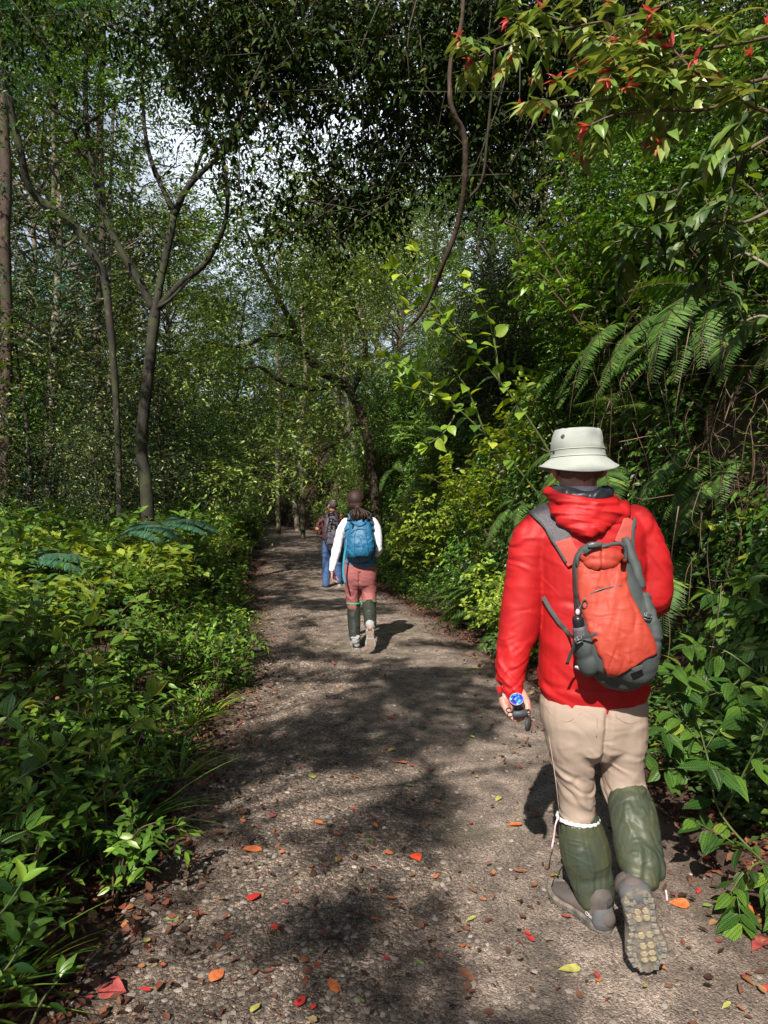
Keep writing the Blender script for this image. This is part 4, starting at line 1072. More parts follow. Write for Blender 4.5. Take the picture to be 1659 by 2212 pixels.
mb = MB(); p = pix(1141, 1561, 2.29); V, fs = sweep([p + [-.0035, 0.002, 0], p + [.0035, -.002, 0]], [.0235, .0235], sides=26, ref=(0, 0, 1)); mb.add(V, fs); mb.build('lens_cap', M['rubber'], ts)

# ================================================================== the woman ahead
YW = 7.45
gw = np.array([pix(780, 1400, YW)[0], YW, surf_z(-.25, YW)])
wo = thing('person', gw, 'woman walking ahead with a brown ponytail, white sleeves, dusty pink trousers and dark gaiters', 'person')
M['white_sleeve'] = fabric('white_sleeve', (.70, .68, .76), .7)
M['vest_blue'] = fabric('vest_blue', (.035, .13, .24), .6, dark=(.03, .11, .20))
M['pack_blue'] = fabric('pack_blue', (.008, .105, .21), .55, dark=(.006, .085, .185), spec=.5)
M['pack_navy'] = fabric('pack_navy', (.006, .055, .12), .5)
M['pink'] = fabric('pink', (.27, .088, .088), .7, dark=(.23, .072, .072))
M['gaiter_dark'] = fabric('gaiter_dark', (.035, .040, .032), .4, dark=(.022, .026, .022))
M['teal'] = fabric('teal', (.02, .25, .36), .6)
M['green_trim'] = fabric('green_trim', (.02, .30, .14), .6)
M['hair_brown'] = plain_mat('hair_brown', (.040, .019, .014), .6, spec=.3, vscale=14, col2=(.014, .008, .007), aniso=(1, 1, .15), bump=.5, bscale=260, bdist=.002)
M['shoe_grey'] = fabric('shoe_grey', (.33, .33, .33), .7, dark=(.08, .08, .08)); M['shoe_white'] = fabric('shoe_white', (.30, .30, .30), .7)
M['lug_brown'] = plain_mat('lug_brown', (.36, .24, .15), .8, var=.4, vscale=60)
B = Sculpt(); hw = pix(768, 1081, YW); hw[2] += .0
L, R = head(B, hw, (.05, 1, 0), s=.98)
B.tube([hw, pix(769, 1100, YW), pix(773, 1122, YW)], [.055, .050, .06])
B.limb([(775, 1122, YW, 24, .07), (777, 1160, YW, 25, .08), (777, 1195, YW, 23, .075), (777, 1225, YW, 31, .09), (778, 1250, YW, 33, .10)])
B.limb([(742, 1125, YW, 6, .035), (731, 1165, YW, 6, .033), (722, 1200, YW - .05, 5.4, .028), (717, 1228, YW - .1, 4.4, .022)])
hand(B, pix(717, 1229, YW - .1), (.05, -.05, -1), (1, 0, 0), (.2, 1, 0), s=.92, curl=.5)
B.limb([(812, 1125, YW, 6, .035), (819, 1160, YW, 6, .034)]); B.tube([pix(819, 1160, YW), pix(818, 1185, YW + .12), pix(806, 1188, YW + .22)], [.033, .030, .022]); hand(B, pix(806, 1188, YW + .22), (-.5, .8, .1), (0, 0, -1), (.5, .5, 0), s=.92, curl=.6)
B.limb([(763, 1240, YW, 14, .08), (764, 1290, YW + .04, 11, .065), (765, 1330, YW + .03, 9.5, .05), (766, 1372, YW, 7, .036), (768, 1388, YW, 7, .036)])
B.limb([(795, 1240, YW, 14, .08), (797, 1286, YW + .02, 12, .065)]); B.limb([(797, 1286, YW + .02, 11, .06), (799, 1320, YW - .2, 10, .05), (800, 1352, YW - .38, 7, .036)])
B.build('body', M['skin'], wo, vox=.0085, smooth=3); eyes(L, wo)
# hair
Hh = Sculpt(); Hh.ball(hw + [0, -.016, .026], (.092, .106, .104)); Hh.ball(hw + [0.004, -.045, -.035], (.082, .070, .066)); Hh.ball(pix(773, 1096, YW - .10), (.032, .032, .028))
hair = Hh.build('hair', M['hair_brown'], wo, vox=.006, smooth=4, disp=lambda P, N: cloth(P, 205, .004, (50, 20, 6), .03))
mb = MB(); tie = pix(773, 1096, YW - .10); hcc = hw + [0, -.016, .026]
for k in range(90):
    a = -2.9 + 5.8 * (k + .5) / 90; e0 = norm(np.array([math.sin(a) * .9, .28 + .1 * math.cos(k * 2.3), math.cos(a) * .95 + .05]))
    e1 = norm(tie - hcc); pts = []
    for t_ in np.linspace(0, 1, 7):
        d_ = norm(e0 * (1 - t_) + e1 * t_); pts.append(hcc + d_ * np.array([.0935, .108, .105]) * (1 + .02 * math.sin(k * 1.7)) * (1 - .10 * t_))
    tube(mb, pts, [.003, .0045, .0048, .0048, .0045, .0045, .004], 4, 2)
o = mb.build('hair_strands', M['hair_brown'], hair); o.location = (0, 0, 0)
mb = MB(); r2 = np.random.default_rng(5)
for k in range(70):
    o_ = r2.normal(size=2) * .024; w_ = r2.uniform(.4, 1.0); ph = r2.random() * 6
    pts = []
    for t_ in np.linspace(0, 1, 8):
        spr = .35 + 1.7 * math.sin(math.pi * min(1, t_ * .85 + .12))
        pts.append(pix(772 + t_ * (2 if k % 3 else 7), 1094 + 37 * t_ * (.75 + .3 * w_), YW - .11 - .03 * math.sin(3 * t_)) + np.array([o_[0] * spr * (.35 + .65 * min(1, t_ * 4)) + .010 * math.sin(9 * t_ + ph) * t_, o_[1] * spr * .8, .006 * math.cos(11 * t_ + ph) * t_]))
    tube(mb, pts, [.006, .009, .011, .011, .010, .009, .007, .003], 5, 3)
o = mb.build('ponytail', M['hair_brown'], hair); o.location = (0, 0, 0)
# clothes
J = Sculpt(); J.limb([(775, 1110, YW, 11, .06), (776, 1119, YW, 27, .085), (777, 1140, YW, 33, .105), (777, 1170, YW, 31, .11), (777, 1195, YW, 31, .11), (779, 1206, YW, 34, .118), (779, 1214, YW, 36, .125)], sides=28, power=2.3)
vest = J.build('vest', M['vest_blue'], wo, vox=.011, smooth=4, disp=lambda P, N: cloth(P, 215, .008, (6, 6, 10), .1)); VB = bvh_of(vest.data)
mb = MB(); V, fs = sweep([pix(772, 1116, YW), pix(771, 1108, YW), pix(770, 1104, YW)], [.066, .062, .058], [.072, .068, .066], sides=24, caps=False); mb.add(V, fs); o = mb.build('vest_collar', M['vest_blue'], vest); o.location = (0, 0, 0)
J = Sculpt(); J.limb([(747, 1124, YW, 9, .06), (738, 1142, YW, 10.5, .062), (731, 1168, YW, 10.5, .058), (725, 1193, YW - .04, 10, .055), (720, 1215, YW - .08, 7.5, .042), (717.5, 1227, YW - .1, 6.4, .034)], sides=20)
J.build('sleeve', M['white_sleeve'], wo, vox=.008, smooth=3, disp=lambda P, N: cloth(P, 225, .010, (8, 8, 11), .1))
J = Sculpt(); J.limb([(806, 1123, YW, 9, .06), (814, 1140, YW, 9.5, .06), (817, 1168, YW, 9, .055), (816, 1180, YW, 9, .052)], sides=20); J.tube([pix(816, 1182, YW), pix(814, 1192, YW + .08), pix(806, 1190, YW + .2)], [.052, .045, .036])
J.build('sleeve', M['white_sleeve'], wo, vox=.008, smooth=3, disp=lambda P, N: cloth(P, 226, .008, (8, 8, 11), .1))
T = Sculpt(); T.limb([(779, 1208, YW, 34, .11), (778, 1230, YW, 37, .125), (778, 1248, YW, 36, .12)], sides=26, power=2.3)
T.limb([(761, 1242, YW, 18, .11), (762, 1270, YW + .02, 16.5, .09), (763, 1290, YW + .04, 15, .08), (764, 1310, YW + .04, 13.5, .068)]); T.limb([(795, 1242, YW, 18.5, .11), (796, 1270, YW + .02, 17.5, .09), (797, 1288, YW + .01, 17, .10), (798, 1303, YW - .04, 15.5, .09)])
def wdisp(P, N):
    x = P[:, 0] - pix(778, 1240, YW)[0]
    return cloth(P, 235, .010, (6, 6, 12), .12, rot=[[.8, 0, .6], [0, 1, 0], [-.6, 0, .8]]) * (.4 + .9 * sstep(.75, .5, P[:, 2])) - .02 * np.exp(-(x / .014) ** 2) * (P[:, 2] < .86)
T.build('trousers', M['pink'], wo, vox=.0095, smooth=4, disp=wdisp)
G = Sculpt(); G.limb([(764, 1301, YW + .04, 14.3, .073), (765, 1335, YW + .03, 14.2, .07), (766, 1365, YW, 12.8, .065), (767, 1375, YW, 12, .06)]); ga = G.build('gaiter', M['gaiter_dark'], wo, vox=.009, smooth=3, disp=lambda P, N: cloth(P, 245, .006, (16, 16, 8), .05))
mb = MB(); a = np.linspace(0, 2 * math.pi, 41); tube(mb, pix(764, 1300, YW + .04) + np.stack([np.cos(a) * .074, np.sin(a) * .076, .004 * np.sin(a * 11)], -1), [.009] * 41, 6, 1); o = mb.build('elastic', M['green_trim'], ga); o.location = (0, 0, 0)
G = Sculpt(); G.limb([(797, 1297, YW - .0, 14.5, .085), (799, 1320, YW - .2, 14.5, .07), (800, 1345, YW - .34, 13.5, .065)]); gb = G.build('gaiter', M['gaiter_dark'], wo, vox=.009, smooth=3, disp=lambda P, N: cloth(P, 246, .006, (16, 16, 8), .05))
gb['label'] = 'dark gaiter on the raised leg'
mb = MB(); tube(mb, pix(798, 1297, YW - .03) + np.stack([np.cos(a) * .080, np.sin(a) * .088, .004 * np.sin(a * 11) - .25 * np.sin(a) * .068], -1), [.006] * 41, 6, 1); o = mb.build('elastic', M['green_trim'], gb); o.location = (0, 0, 0)
for (x, y, Y) in ((768, 1381, YW - .02), (800, 1352, YW - .36)):
    K = Sculpt(); K.limb([(x - .5, y - 8, Y, 11.2, .050), (x + .3, y - 1, Y, 9.6, .046), (x + .5, y + 4, Y + .03, 8.6, .042)]); K.build('sock', M['shoe_white'], wo, vox=.006, smooth=2, disp=lambda P, N: cloth(P, 251, .007, (14, 14, 30), .05))
cw = [M['shoe_grey'], M['shoe_white'], M['lug_brown'], M['lug_brown'], M['black'], M['black']]
shoe(wo, np.array([pix(771, 1400, YW - .03)[0], YW - .03, surf_z(-.28, YW)]), (-.12, 1, 0), (0, 0, 1), .275, cw, name='shoe', lugs='round', wide=1.3)
hr = pix(799, 1352, YW - .40); shoe(wo, hr, pix(800, 1397, YW - .37) - hr, (0, 1, .2), .25, cw, name='shoe', lugs='round', wide=1.3)
# her backpack
bw = thing('backpack', pix(778, 1208, YW - .2), 'teal blue daypack on the back of the woman with the ponytail', 'backpack')
K = Sculpt(); K.limb([(779, 1128, YW - .14, 22, .05), (779, 1145, YW - .17, 26, .08), (779, 1168, YW - .19, 29, .10), (779, 1187, YW - .19, 30, .10), (780, 1197, YW - .17, 24, .075)], sides=26, power=2.6)
sh_ = K.mesh('shell', M['pack_blue'], vox=.009, smooth=4, disp=lambda P, N: cloth(P, 255, .008, (16, 10, 14), .06, rot=[[.7, 0, .7], [0, 1, 0], [-.7, 0, .7]])); link('shell', sh_, bw); KB = bvh_of(sh_)
V, fs = patch_on(KB, 1150, 1199, lambda y: 765 + (y - 1150) * .02, lambda y: 792 + (y - 1150) * .14, YW - .3, .014, 24, 20); link('front_pocket', displaced('front_pocket', V, fs, M['pack_blue'], lambda P, N: cloth(P, 265, .006, (14, 10, 12), .06)), bw)
mb = MB(); cord_on(mb, KB, [(759, 1150), (766, 1143), (778, 1140), (789, 1142), (792, 1150)], .006, YW - .3, .004); mb.build('zipper', M['pack_navy'], bw)
mb = MB(); cord_on(mb, KB, [(757, 1125), (764, 1131), (776, 1134), (786, 1131), (789, 1126)], .010, YW - .3, .006); mb.build('lid_edge', M['pack_navy'], bw)
V, fs = patch_on(KB, 1192, 1205, lambda y: 764, lambda y: 796, YW - .3, .006, 12, 16); link('base_panel', displaced('base_panel', V, fs, M['pack_navy'], lambda P, N: 0 * P[:, 0]), bw)
for cx in (750, 806):
    K = Sculpt(); K.limb([(cx, 1166, YW - .13, 6, .06), (cx, 1180, YW - .13, 7, .07), (cx + (778 - cx) * .1, 1196, YW - .13, 7, .06)]); K.build('side_pocket', M['pack_navy'] if cx > 780 else M['pack_blue'], bw, vox=.008, smooth=2)
mb = MB(); strap_on(mb, VB, [(756, 1112), (752, 1119), (750, 1130), (751, 1142)], .07, YW - .1, .01, .008); mb.build('shoulder_strap', M['vest_blue'], bw)
mb = MB(); strap_on(mb, VB, [(798, 1112), (802, 1119), (804, 1130), (803, 1142)], .07, YW - .1, .01, .008); mb.build('shoulder_strap', M['vest_blue'], bw)
mb = MB(); ribbon(mb, [pix(751, 1172, YW - .22), pix(746, 1185, YW - .2), pix(742.5, 1210, YW - .2), pix(741.5, 1235, YW - .2), pix(746, 1259, YW - .2)], [(0, -1, 0)] * 5, .020, .004); mb.build('strap_tail', M['teal'], bw)
buckle((753, 1173, YW - .25), (.4, (.018, .012)), bw)
M['logo_pale'] = plain_mat('logo_pale', (.12, .28, .42), .6)
p, n_ = hit(KB, 779, 1154, YW - .3, .022)
me = text_mesh('OSPREY', .026, M['logo_pale'], .001); link('lettering', put_frame(me, p + np.array([0, -.004, 0]), np.array([1., 0, 0]), np.array([0, 0, 1.]), np.array([0, -1., 0])), bw)
mb = MB(); aa = np.linspace(-2.7, -.45, 12); tube(mb, p + np.stack([np.cos(aa) * .045, -.004 + 0 * aa, np.sin(aa) * .028 - .006], -1), [.0015] * 12, 5, 1); tube(mb, p + np.stack([np.cos(aa) * .030, -.004 + 0 * aa, np.sin(aa) * .034 - .008], -1), [.0012] * 12, 5, 1); mb.build('emblem', M['logo_pale'], bw)
wb = thing('water_bottle', pix(752, 1170, YW - .15), 'pale blue bottle top in the left pocket of the teal daypack', 'bottle')
mb = MB(); tube(mb, [pix(753, 1185, YW - .14), pix(752, 1165, YW - .14), pix(752, 1162, YW - .14)], [.030, .030, .02], 14, 3); mb.build('flask', plain_mat('bottle_blue', (.05, .35, .5), .3), wb)

# ================================================================== the man farther on
YM = 13.4
gm = np.array([pix(715, 1265, YM)[0], YM, float(trail_z(YM))])
mm = thing('person', gm, 'man farther up the trail in dark maroon polo shirt and blue jeans, looking left', 'person')
M['maroon'] = fabric('maroon', (.075, .022, .026), .7); M['denim'] = fabric('denim', (.045, .09, .20), .75, dark=(.035, .075, .21)); M['shoe_black'] = fabric('shoe_black', (.03, .026, .024), .6); M['shoe_tan'] = fabric('shoe_tan', (.30, .24, .20), .7)
M['pack_char'] = fabric('pack_char', (.085, .075, .095), .5, dark=(.05, .045, .06)); M['hair_grey'] = plain_mat('hair_grey', (.045, .040, .038), .7, var=.6, vscale=60)
B = Sculpt(); hm = pix(718, 1090, YM); fc = norm(np.array([-.62, .78, 0]))
L, R = head(B, hm, fc, s=1.05, wide=1.06)
B.tube([hm, pix(719, 1102, YM), pix(720, 1112, YM)], [.065, .062, .075])
B.limb([(720, 1113, YM, 16, .09), (721, 1135, YM, 19, .11), (720, 1160, YM, 18, .12), (719, 1172, YM, 18, .11)])
B.limb([(700, 1116, YM, 5.5, .045), (692, 1132, YM, 5, .042), (686, 1140, YM, 4.6, .038)]); B.tube([pix(686, 1140, YM), pix(684, 1139, YM + .12), pix(686, 1136, YM + .24)], [.038, .034, .026]); hand(B, pix(686, 1136, YM + .24), (.3, .9, .2), (0, 0, -1), (.7, 0, .2), curl=.5)
B.limb([(740, 1116, YM, 5.5, .045), (746, 1135, YM, 4.6, .040), (746, 1150, YM + .05, 4, .034), (744, 1163, YM + .1, 3, .026)]); hand(B, pix(744, 1164, YM + .1), (0, .1, -1), (-1, 0, 0), (0, 1, 0), curl=.5)
B.limb([(708, 1175, YM, 10, .09), (706, 1215, YM, 7, .065), (704, 1258, YM - .04, 5, .04)]); B.limb([(728, 1175, YM, 10, .09), (730, 1215, YM + .1, 7, .065), (731, 1252, YM + .12, 5, .04)])
B.build('body', M['skin_tan'], mm, vox=.011, smooth=2); eyes(L, mm, 1.0)
V, fs = ellipsoid((0, 0, 0), (1, 1, 1), None, 44, 34); Vw = np.array([L(*(v * np.array([.0800, .103, .0945]) + np.array([0, -.014, .026]))) for v in V])
q = fs[0]; m_ = V[q].mean(1); kp = (m_[:, 1] < .35) & (m_[:, 2] > -.55 - .1 * m_[:, 1]) & ~(((m_[:, 0] + .05) ** 2 + (m_[:, 1] + .30) ** 2 < .16) & (m_[:, 2] > .3)) & ~((np.abs(m_[:, 0]) > .75) & (m_[:, 2] < .0) & (m_[:, 1] > -.1))
mb = MB(); mb.add(Vw, [q[kp]]); mb.build('hair', M['hair_grey'], mm)
J = Sculpt(); J.limb([(720, 1104, YM, 9, .07), (720, 1111, YM, 20, .10), (719, 1125, YM, 23, .125), (717, 1145, YM, 21, .13), (716, 1160, YM, 20, .13)], sides=24, power=2.2)
J.limb([(703, 1114, YM, 8, .07), (694, 1126, YM, 8, .065), (690, 1133, YM, 7.5, .058)]); J.limb([(738, 1114, YM, 8, .07), (744, 1126, YM, 7.5, .062), (746, 1134, YM, 7, .055)])
po = J.build('polo_shirt', M['maroon'], mm, vox=.013, smooth=3, disp=lambda P, N: cloth(P, 305, .010, (5, 5, 8), .1)); PB = bvh_of(po.data)
mb = MB(); V, fs = sweep([pix(719, 1108, YM), pix(719, 1101, YM)], [.085, .076], [.09, .08], sides=20, caps=False); mb.add(V, fs); o = mb.build('collar', M['black'], po); o.location = (0, 0, 0)
p, n_ = hit(PB, 737, 1113, YM - .1, .012); me = text_mesh('Jo\no.', .060, plain_mat('gold_print', (.55, .24, .04), .6), .002); o = link('lettering', put_frame(me, p + np.array([0, -.01, 0]), np.array([1., 0, 0]), np.array([0, 0, 1.]), np.array([0, -1., 0])), po); o.location = (0, 0, 0)
T = Sculpt(); T.limb([(718, 1158, YM, 19.5, .125), (717, 1172, YM, 20, .13), (717, 1182, YM, 19, .12)], sides=22); T.limb([(707, 1178, YM, 11, .11), (706, 1210, YM, 9.5, .085), (704.5, 1245, YM - .03, 8.5, .075), (704, 1260, YM - .04, 8, .07)]); T.limb([(728, 1178, YM, 10, .11), (730, 1215, YM + .1, 9, .085), (731, 1245, YM + .12, 8, .07), (731.5, 1252, YM + .12, 7.6, .065)])
T.build('jeans', M['denim'], mm, vox=.013, smooth=3, disp=lambda P, N: cloth(P, 315, .012, (6, 6, 10), .12))
mb = MB(); a = np.linspace(0, 2 * math.pi, 33); tube(mb, pix(717, 1161, YM) + np.stack([np.cos(a) * .182, np.sin(a) * .135, 0 * a], -1), [.014] * 33, 6, 1); mb.build('belt', M['black'], mm)
c1_ = [M['shoe_black']] * 6; c2_ = [M['shoe_tan'], M['shoe_tan'], M['shoe_black'], M['shoe_black'], M['shoe_black'], M['shoe_tan']]
shoe(mm, np.array([pix(703, 1268, YM - .12)[0], YM - .10, float(trail_z(YM)) + .02]), (-.25, 1, 0), (0, 0, 1), .29, c1_, name='shoe', lugs='none', tab=False)
shoe(mm, np.array([pix(731, 1258, YM + .1)[0], YM + .1, float(trail_z(YM)) + .02]), (.55, .85, 0), (0, 0, 1), .29, c2_, name='shoe', lugs='none', tab=False)
bm = thing('backpack', pix(716, 1182, YM - .2), 'charcoal school style backpack on the man in maroon', 'backpack')
K = Sculpt(); K.limb([(717, 1114, YM - .16, 11, .05), (717, 1122, YM - .18, 15, .075), (717, 1145, YM - .22, 16, .12), (717, 1168, YM - .22, 16, .12), (718, 1178, YM - .20, 12, .09)], sides=24, power=2.6)
sh_ = K.mesh('shell', M['pack_char'], vox=.012, smooth=3, disp=lambda P, N: cloth(P, 325, .010, (14, 8, 6), .06)); link('shell', sh_, bm); KB = bvh_of(sh_)
V, fs = patch_on(KB, 1140, 1174, lambda y: 706, lambda y: 728, YM - .4, .02, 16, 14); link('front_pocket', displaced('front_pocket', V, fs, M['pack_char'], lambda P, N: 0 * P[:, 0]), bm)
mb = MB(); cord_on(mb, KB, [(706, 1138), (711, 1131), (718, 1129), (725, 1132), (729, 1139)], .012, YM - .4, .006); mb.build('zipper', M['black'], bm)
mb = MB(); tube(mb, [pix(709, 1112, YM - .2), pix(712, 1106, YM - .22), pix(719, 1105, YM - .22), pix(723, 1111, YM - .2)], [.018, .022, .022, .018], 8, 4); mb.build('haul_handle', M['black'], bm)
mb = MB(); strap_on(mb, PB, [(699, 1108), (704, 1112), (708, 1118)], .08, YM - .1, .02, .012); strap = mb.build('shoulder_strap', M['black'], bm)
mb = MB(); strap_on(mb, PB, [(730, 1106), (728, 1112), (726, 1120)], .07, YM - .1, .02, .012); mb.build('shoulder_strap', M['black'], bm)
mb = MB(); p, n_ = hit(KB, 722, 1141, YM - .4, .012); V, fs = ellipsoid(p, (.016, .006, .032), None, 10, 8); mb.add(V, fs); mb.build('badge', plain_mat('yellow_badge', (.55, .50, .08), .5), bm)

# ------------------------------------------------------------------ leaves
def _tmpl(kind):
    if kind == 'rh':
        v = [(0, 0), (.42, -1), (.42, 1), (1, 0)]
        f = [(0, 1, 3), (0, 3, 2)]
    elif kind == 'mid':
        v = [(0, 0), (.22, -.8), (.22, 0), (.22, .8), (.58, -.92), (.58, 0), (.58, .92), (1, 0)]
        f = [(0, 1, 2), (0, 2, 3), (1, 4, 5), (1, 5, 2), (2, 5, 6), (2, 6, 3), (4, 7, 5), (5, 7, 6)]
    else:
        us = [.06, .18, .34, .52, .70, .85]; ws = [.38, .80, 1.0, .93, .64, .30]
        v = [(0, 0)]
        for u, w in zip(us, ws): v += [(u, -w), (u, -.5 * w), (u, 0), (u, .5 * w), (u, w)]
        v.append((1, 0)); f = []
        for k in range(4): f.append((0, 1 + k, 2 + k))
        for r in range(5):
            for k in range(4):
                a = 1 + r * 5 + k; f += [(a, a + 5, a + 6), (a, a + 6, a + 1)]
        a = 1 + 25
        for k in range(4): f.append((a + k, len(v) - 1, a + k + 1))
    return np.array(v, float), np.array(f)
TM = {k: _tmpl(k) for k in ('rh', 'mid', 'fine')}

def leaves(mb, P, D, N, L, W, kind='rh', droop=0.25, fold=0.25, rnd=None, m=0, wave=0.0):
    """P base points, D axis, N rough normal, L length, W full width"""
    n = len(P)
    if n == 0: return
    D = norm(D); S = norm(np.cross(D, N)); Nn = norm(np.cross(S, D))
    L = np.broadcast_to(np.asarray(L, float), (n,)); W = np.broadcast_to(np.asarray(W, float), (n,))
    tv, tf = TM[kind]
    u, v = tv[:, 0], tv[:, 1]
    dr = np.broadcast_to(np.asarray(droop, float), (n,))
    h = (np.abs(v)[None] * fold * W[:, None] * .5) - dr[:, None] * (u ** 2)[None] * L[:, None]
    if wave: h = h + (np.sin(u * 9)[None] * np.abs(v)[None] * wave * W[:, None] * np.sign(v)[None])
    V = P[:, None] + D[:, None] * (u[None, :, None] * L[:, None, None]) + S[:, None] * (v[None, :, None] * .5 * W[:, None, None]) + Nn[:, None] * h[..., None]
    if rnd is None: rnd = rng.random(n)
    luv = np.empty((n, len(u), 3)); luv[..., 0] = u; luv[..., 1] = v; luv[..., 2] = rnd[:, None]
    Fc = (tf[None] + (np.arange(n) * len(u))[:, None, None]).reshape(-1, 3)
    mb.add(V.reshape(-1, 3), Fc, luv.reshape(-1, 3), m)

def rdir(n):
    return norm(rng.normal(size=(n, 3)))

def sprays(P, D, nl, length, spread=0.9):
    """twigs from P along D; returns leaf base points, directions, normals"""
    n = len(P)
    t = (np.arange(nl) + 0.5) / nl
    D = norm(D)
    up = np.array([0, 0, 1.0])
    S = norm(np.cross(D, up + 0.3 * rdir(n)))
    Ln = length * (0.6 + 0.8 * rng.random(n))
    base = P[:, None] + D[:, None] * (t[None, :, None] * Ln[:, None, None])
    base[..., 2] -= 0.25 * (t ** 2)[None] * Ln[:, None]
    side = np.where(np.arange(nl) % 2 == 0, 1.0, -1.0)
    LD = D[:, None] * 0.65 + S[:, None] * (side[None, :, None] * spread) + 0.35 * rng.normal(size=(n, nl, 3))
    NN = np.array([0, 0, 1.0]) + 0.45 * rng.normal(size=(n, nl, 3))
    return base.reshape(-1, 3), LD.reshape(-1, 3), NN.reshape(-1, 3)

def crown_mesh(name, clumps, mat, n_tw=26, nl=9, leaf=0.09, wr=0.45, tw=0.45, kind='rh', hang=0.0, keep=None, droop=.25, twigs=False):
    """clumps: (n,4) centre + radius; each a loose puff of leafy twigs, denser outside, so gaps stay between them"""
    mb = MB()
    c = np.asarray(clumps, float)
    k = np.maximum(4, (n_tw * (c[:, 3] / .7) ** 2)).astype(int)
    cc = np.repeat(c, k, 0)
    d = rdir(len(cc)); d[:, 2] *= .75
    r = cc[:, 3] * (0.35 + 0.65 * rng.random(len(cc)) ** .6)
    P = cc[:, :3] + d * r[:, None] * .75
    D = norm(d + 0.5 * rdir(len(cc)) + np.array([0, 0, -hang]))
    if keep is not None:
        q = keep(P); P, D = P[q], D[q]
    B, LD, NN = sprays(P, D, nl, tw)
    LD[:, 2] -= hang * .8
    cl = np.repeat(rng.random(len(P)), nl)
    rnd = np.clip(0.55 * cl + 0.45 * rng.random(len(B)), 0, 1)
    sz = leaf * (0.65 + 0.7 * rng.random(len(B)))
    leaves(mb, B, LD, NN, sz, sz * wr, kind, droop, .3, rnd)
    return mb.mesh(name, [mat])

def limb_to(mb, a, b, r0, r1=0.006, bend=.15, sides=5):
    a = np.array(a, float); b = np.array(b, float)
    L = np.linalg.norm(b - a)
    m1 = a + (b - a) * .35 + rng.normal(size=3) * L * bend * .6 + np.array([0, 0, L * .05])
    m2 = a + (b - a) * .7 + rng.normal(size=3) * L * bend * .6
    tube(mb, [a, m1, m2, b], [r0, r0 * .7 + r1 * .3, r0 * .4 + r1 * .6, r1], sides, 3)

def tree_proto(name, h, spread, r, ncl, leaf, mat_l, mat_b, low=.35, clr=.8, lean=.3, n_tw=24, seed=0):
    """returns (trunk mesh, crown mesh) in local coordinates"""
    tb = MB()
    pts = [np.array([0, 0, -.3])]
    x = np.zeros(2)
    for k in range(1, 7):
        x = x + rng.normal(size=2) * lean * .35
        pts.append(np.array([x[0], x[1], h * .92 * k / 6]))
    rad = [r * 1.25] + [r * (1 - .13 * k) for k in range(1, 7)]
    tube(tb, pts, rad, 9, 5, wob=.12, seed=seed)
    Pt, _ = smooth_path(pts, rad, 5)
    cl = []
    for k in range(ncl):
        z = h * (low + (1 - low) * rng.random() ** .85)
        f = (z / h - low) / (1 - low)
        rr = spread * math.sin(math.pi * min(1, .18 + .80 * f)) ** .7 * (0.25 + .8 * rng.random() ** .6)
        a = rng.random() * 6.283
        i0 = np.argmin(np.abs(Pt[:, 2] - max(.3 * h * low, z - rr * .55)))
        c = np.array([Pt[i0, 0] + math.cos(a) * rr, Pt[i0, 1] + math.sin(a) * rr, z])
        cl.append([*c, clr * (.65 + .7 * rng.random())])
        limb_to(tb, Pt[i0], c, max(.012, r * .35 * (1 - .5 * f)), .006)
    return tb.mesh(name + '_trunk', [mat_b]), crown_mesh(name + '_crown', cl, mat_l, n_tw=n_tw, leaf=leaf)

def place(meshes, loc, rz, sc, name, label, cat, group, tilt=(0, 0)):
    e = empty(name, loc)
    e.rotation_euler = (tilt[0], tilt[1], rz)
    e.scale = (sc, sc, sc) if np.isscalar(sc) else sc
    tag(e, label, cat, group)
    for nm, me in meshes:
        o = bpy.data.objects.new(nm, me); C.objects.link(o); o.parent = e
    return e

# ------------------------------------------------------------------ background trees
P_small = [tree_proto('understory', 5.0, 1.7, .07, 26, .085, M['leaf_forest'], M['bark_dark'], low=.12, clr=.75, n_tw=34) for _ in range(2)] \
        + [tree_proto('understory', 4.2, 1.9, .06, 26, .095, M['leaf_mid'], M['bark'], low=.12, clr=.75, n_tw=32)]
P_tall = [tree_proto('tall', 15, 3.2, .17, 48, .115, M['leaf_forest'], M['bark_pale'], low=.30, clr=1.05, lean=.5, n_tw=19),
          tree_proto('tall', 17, 3.6, .20, 52, .12, M['leaf_sunlit_pale'], M['bark_red'], low=.34, clr=1.1, lean=.6, n_tw=18),
          tree_proto('tall', 13, 3.4, .14, 50, .11, M['leaf_mid'], M['bark'], low=.22, clr=1.0, lean=.7, n_tw=20)]
P_far = [tree_proto('far', 14, 4.0, .2, 60, .15, M['leaf_sunlit_pale'], M['bark_pale'], low=.08, clr=1.2, n_tw=15),
         tree_proto('far', 12, 3.8, .2, 56, .16, M['leaf_forest'], M['bark'], low=.05, clr=1.2, n_tw=15)]
def gz(x, y): return float(ground_z(np.array([x]), np.array([y]))[0])
def tree_at(pr, x, y, rz, sc, name, label, group, tilt=(0, 0)):
    return place([('trunk', pr[0]), ('crown', pr[1])], (x, y, gz(x, y) - .05), rz, sc, name, label, 'tree', group, tilt)
for k, (x, y, p, s) in enumerate([(-9.5, 12.5, 0, 1.0), (-7.6, 14.5, 1, 1.1), (-11.5, 15.5, 2, 1.15), (-6.2, 15.5, 0, .9), (-9.0, 17.5, 2, 1.2), (-5.9, 19.0, 1, 1.05),
                                  (-13.5, 19, 0, 1.3), (-7.6, 21.5, 0, 1.25), (-10.8, 22.5, 1, 1.35), (-6.4, 25, 2, 1.1), (-7.4, 11.2, 1, .75), (-5.4, 13.0, 1, .62), (-8.6, 9.4, 0, .7), (-14, 24, 1, 1.5), (-8.8, 29, 2, 1.4)]):
    tree_at(P_small[p], x, y, k * 1.9, s, 'understory_tree', 'small dark leafy tree in the shaded wood left of the trail', 'understory trees left of the trail')
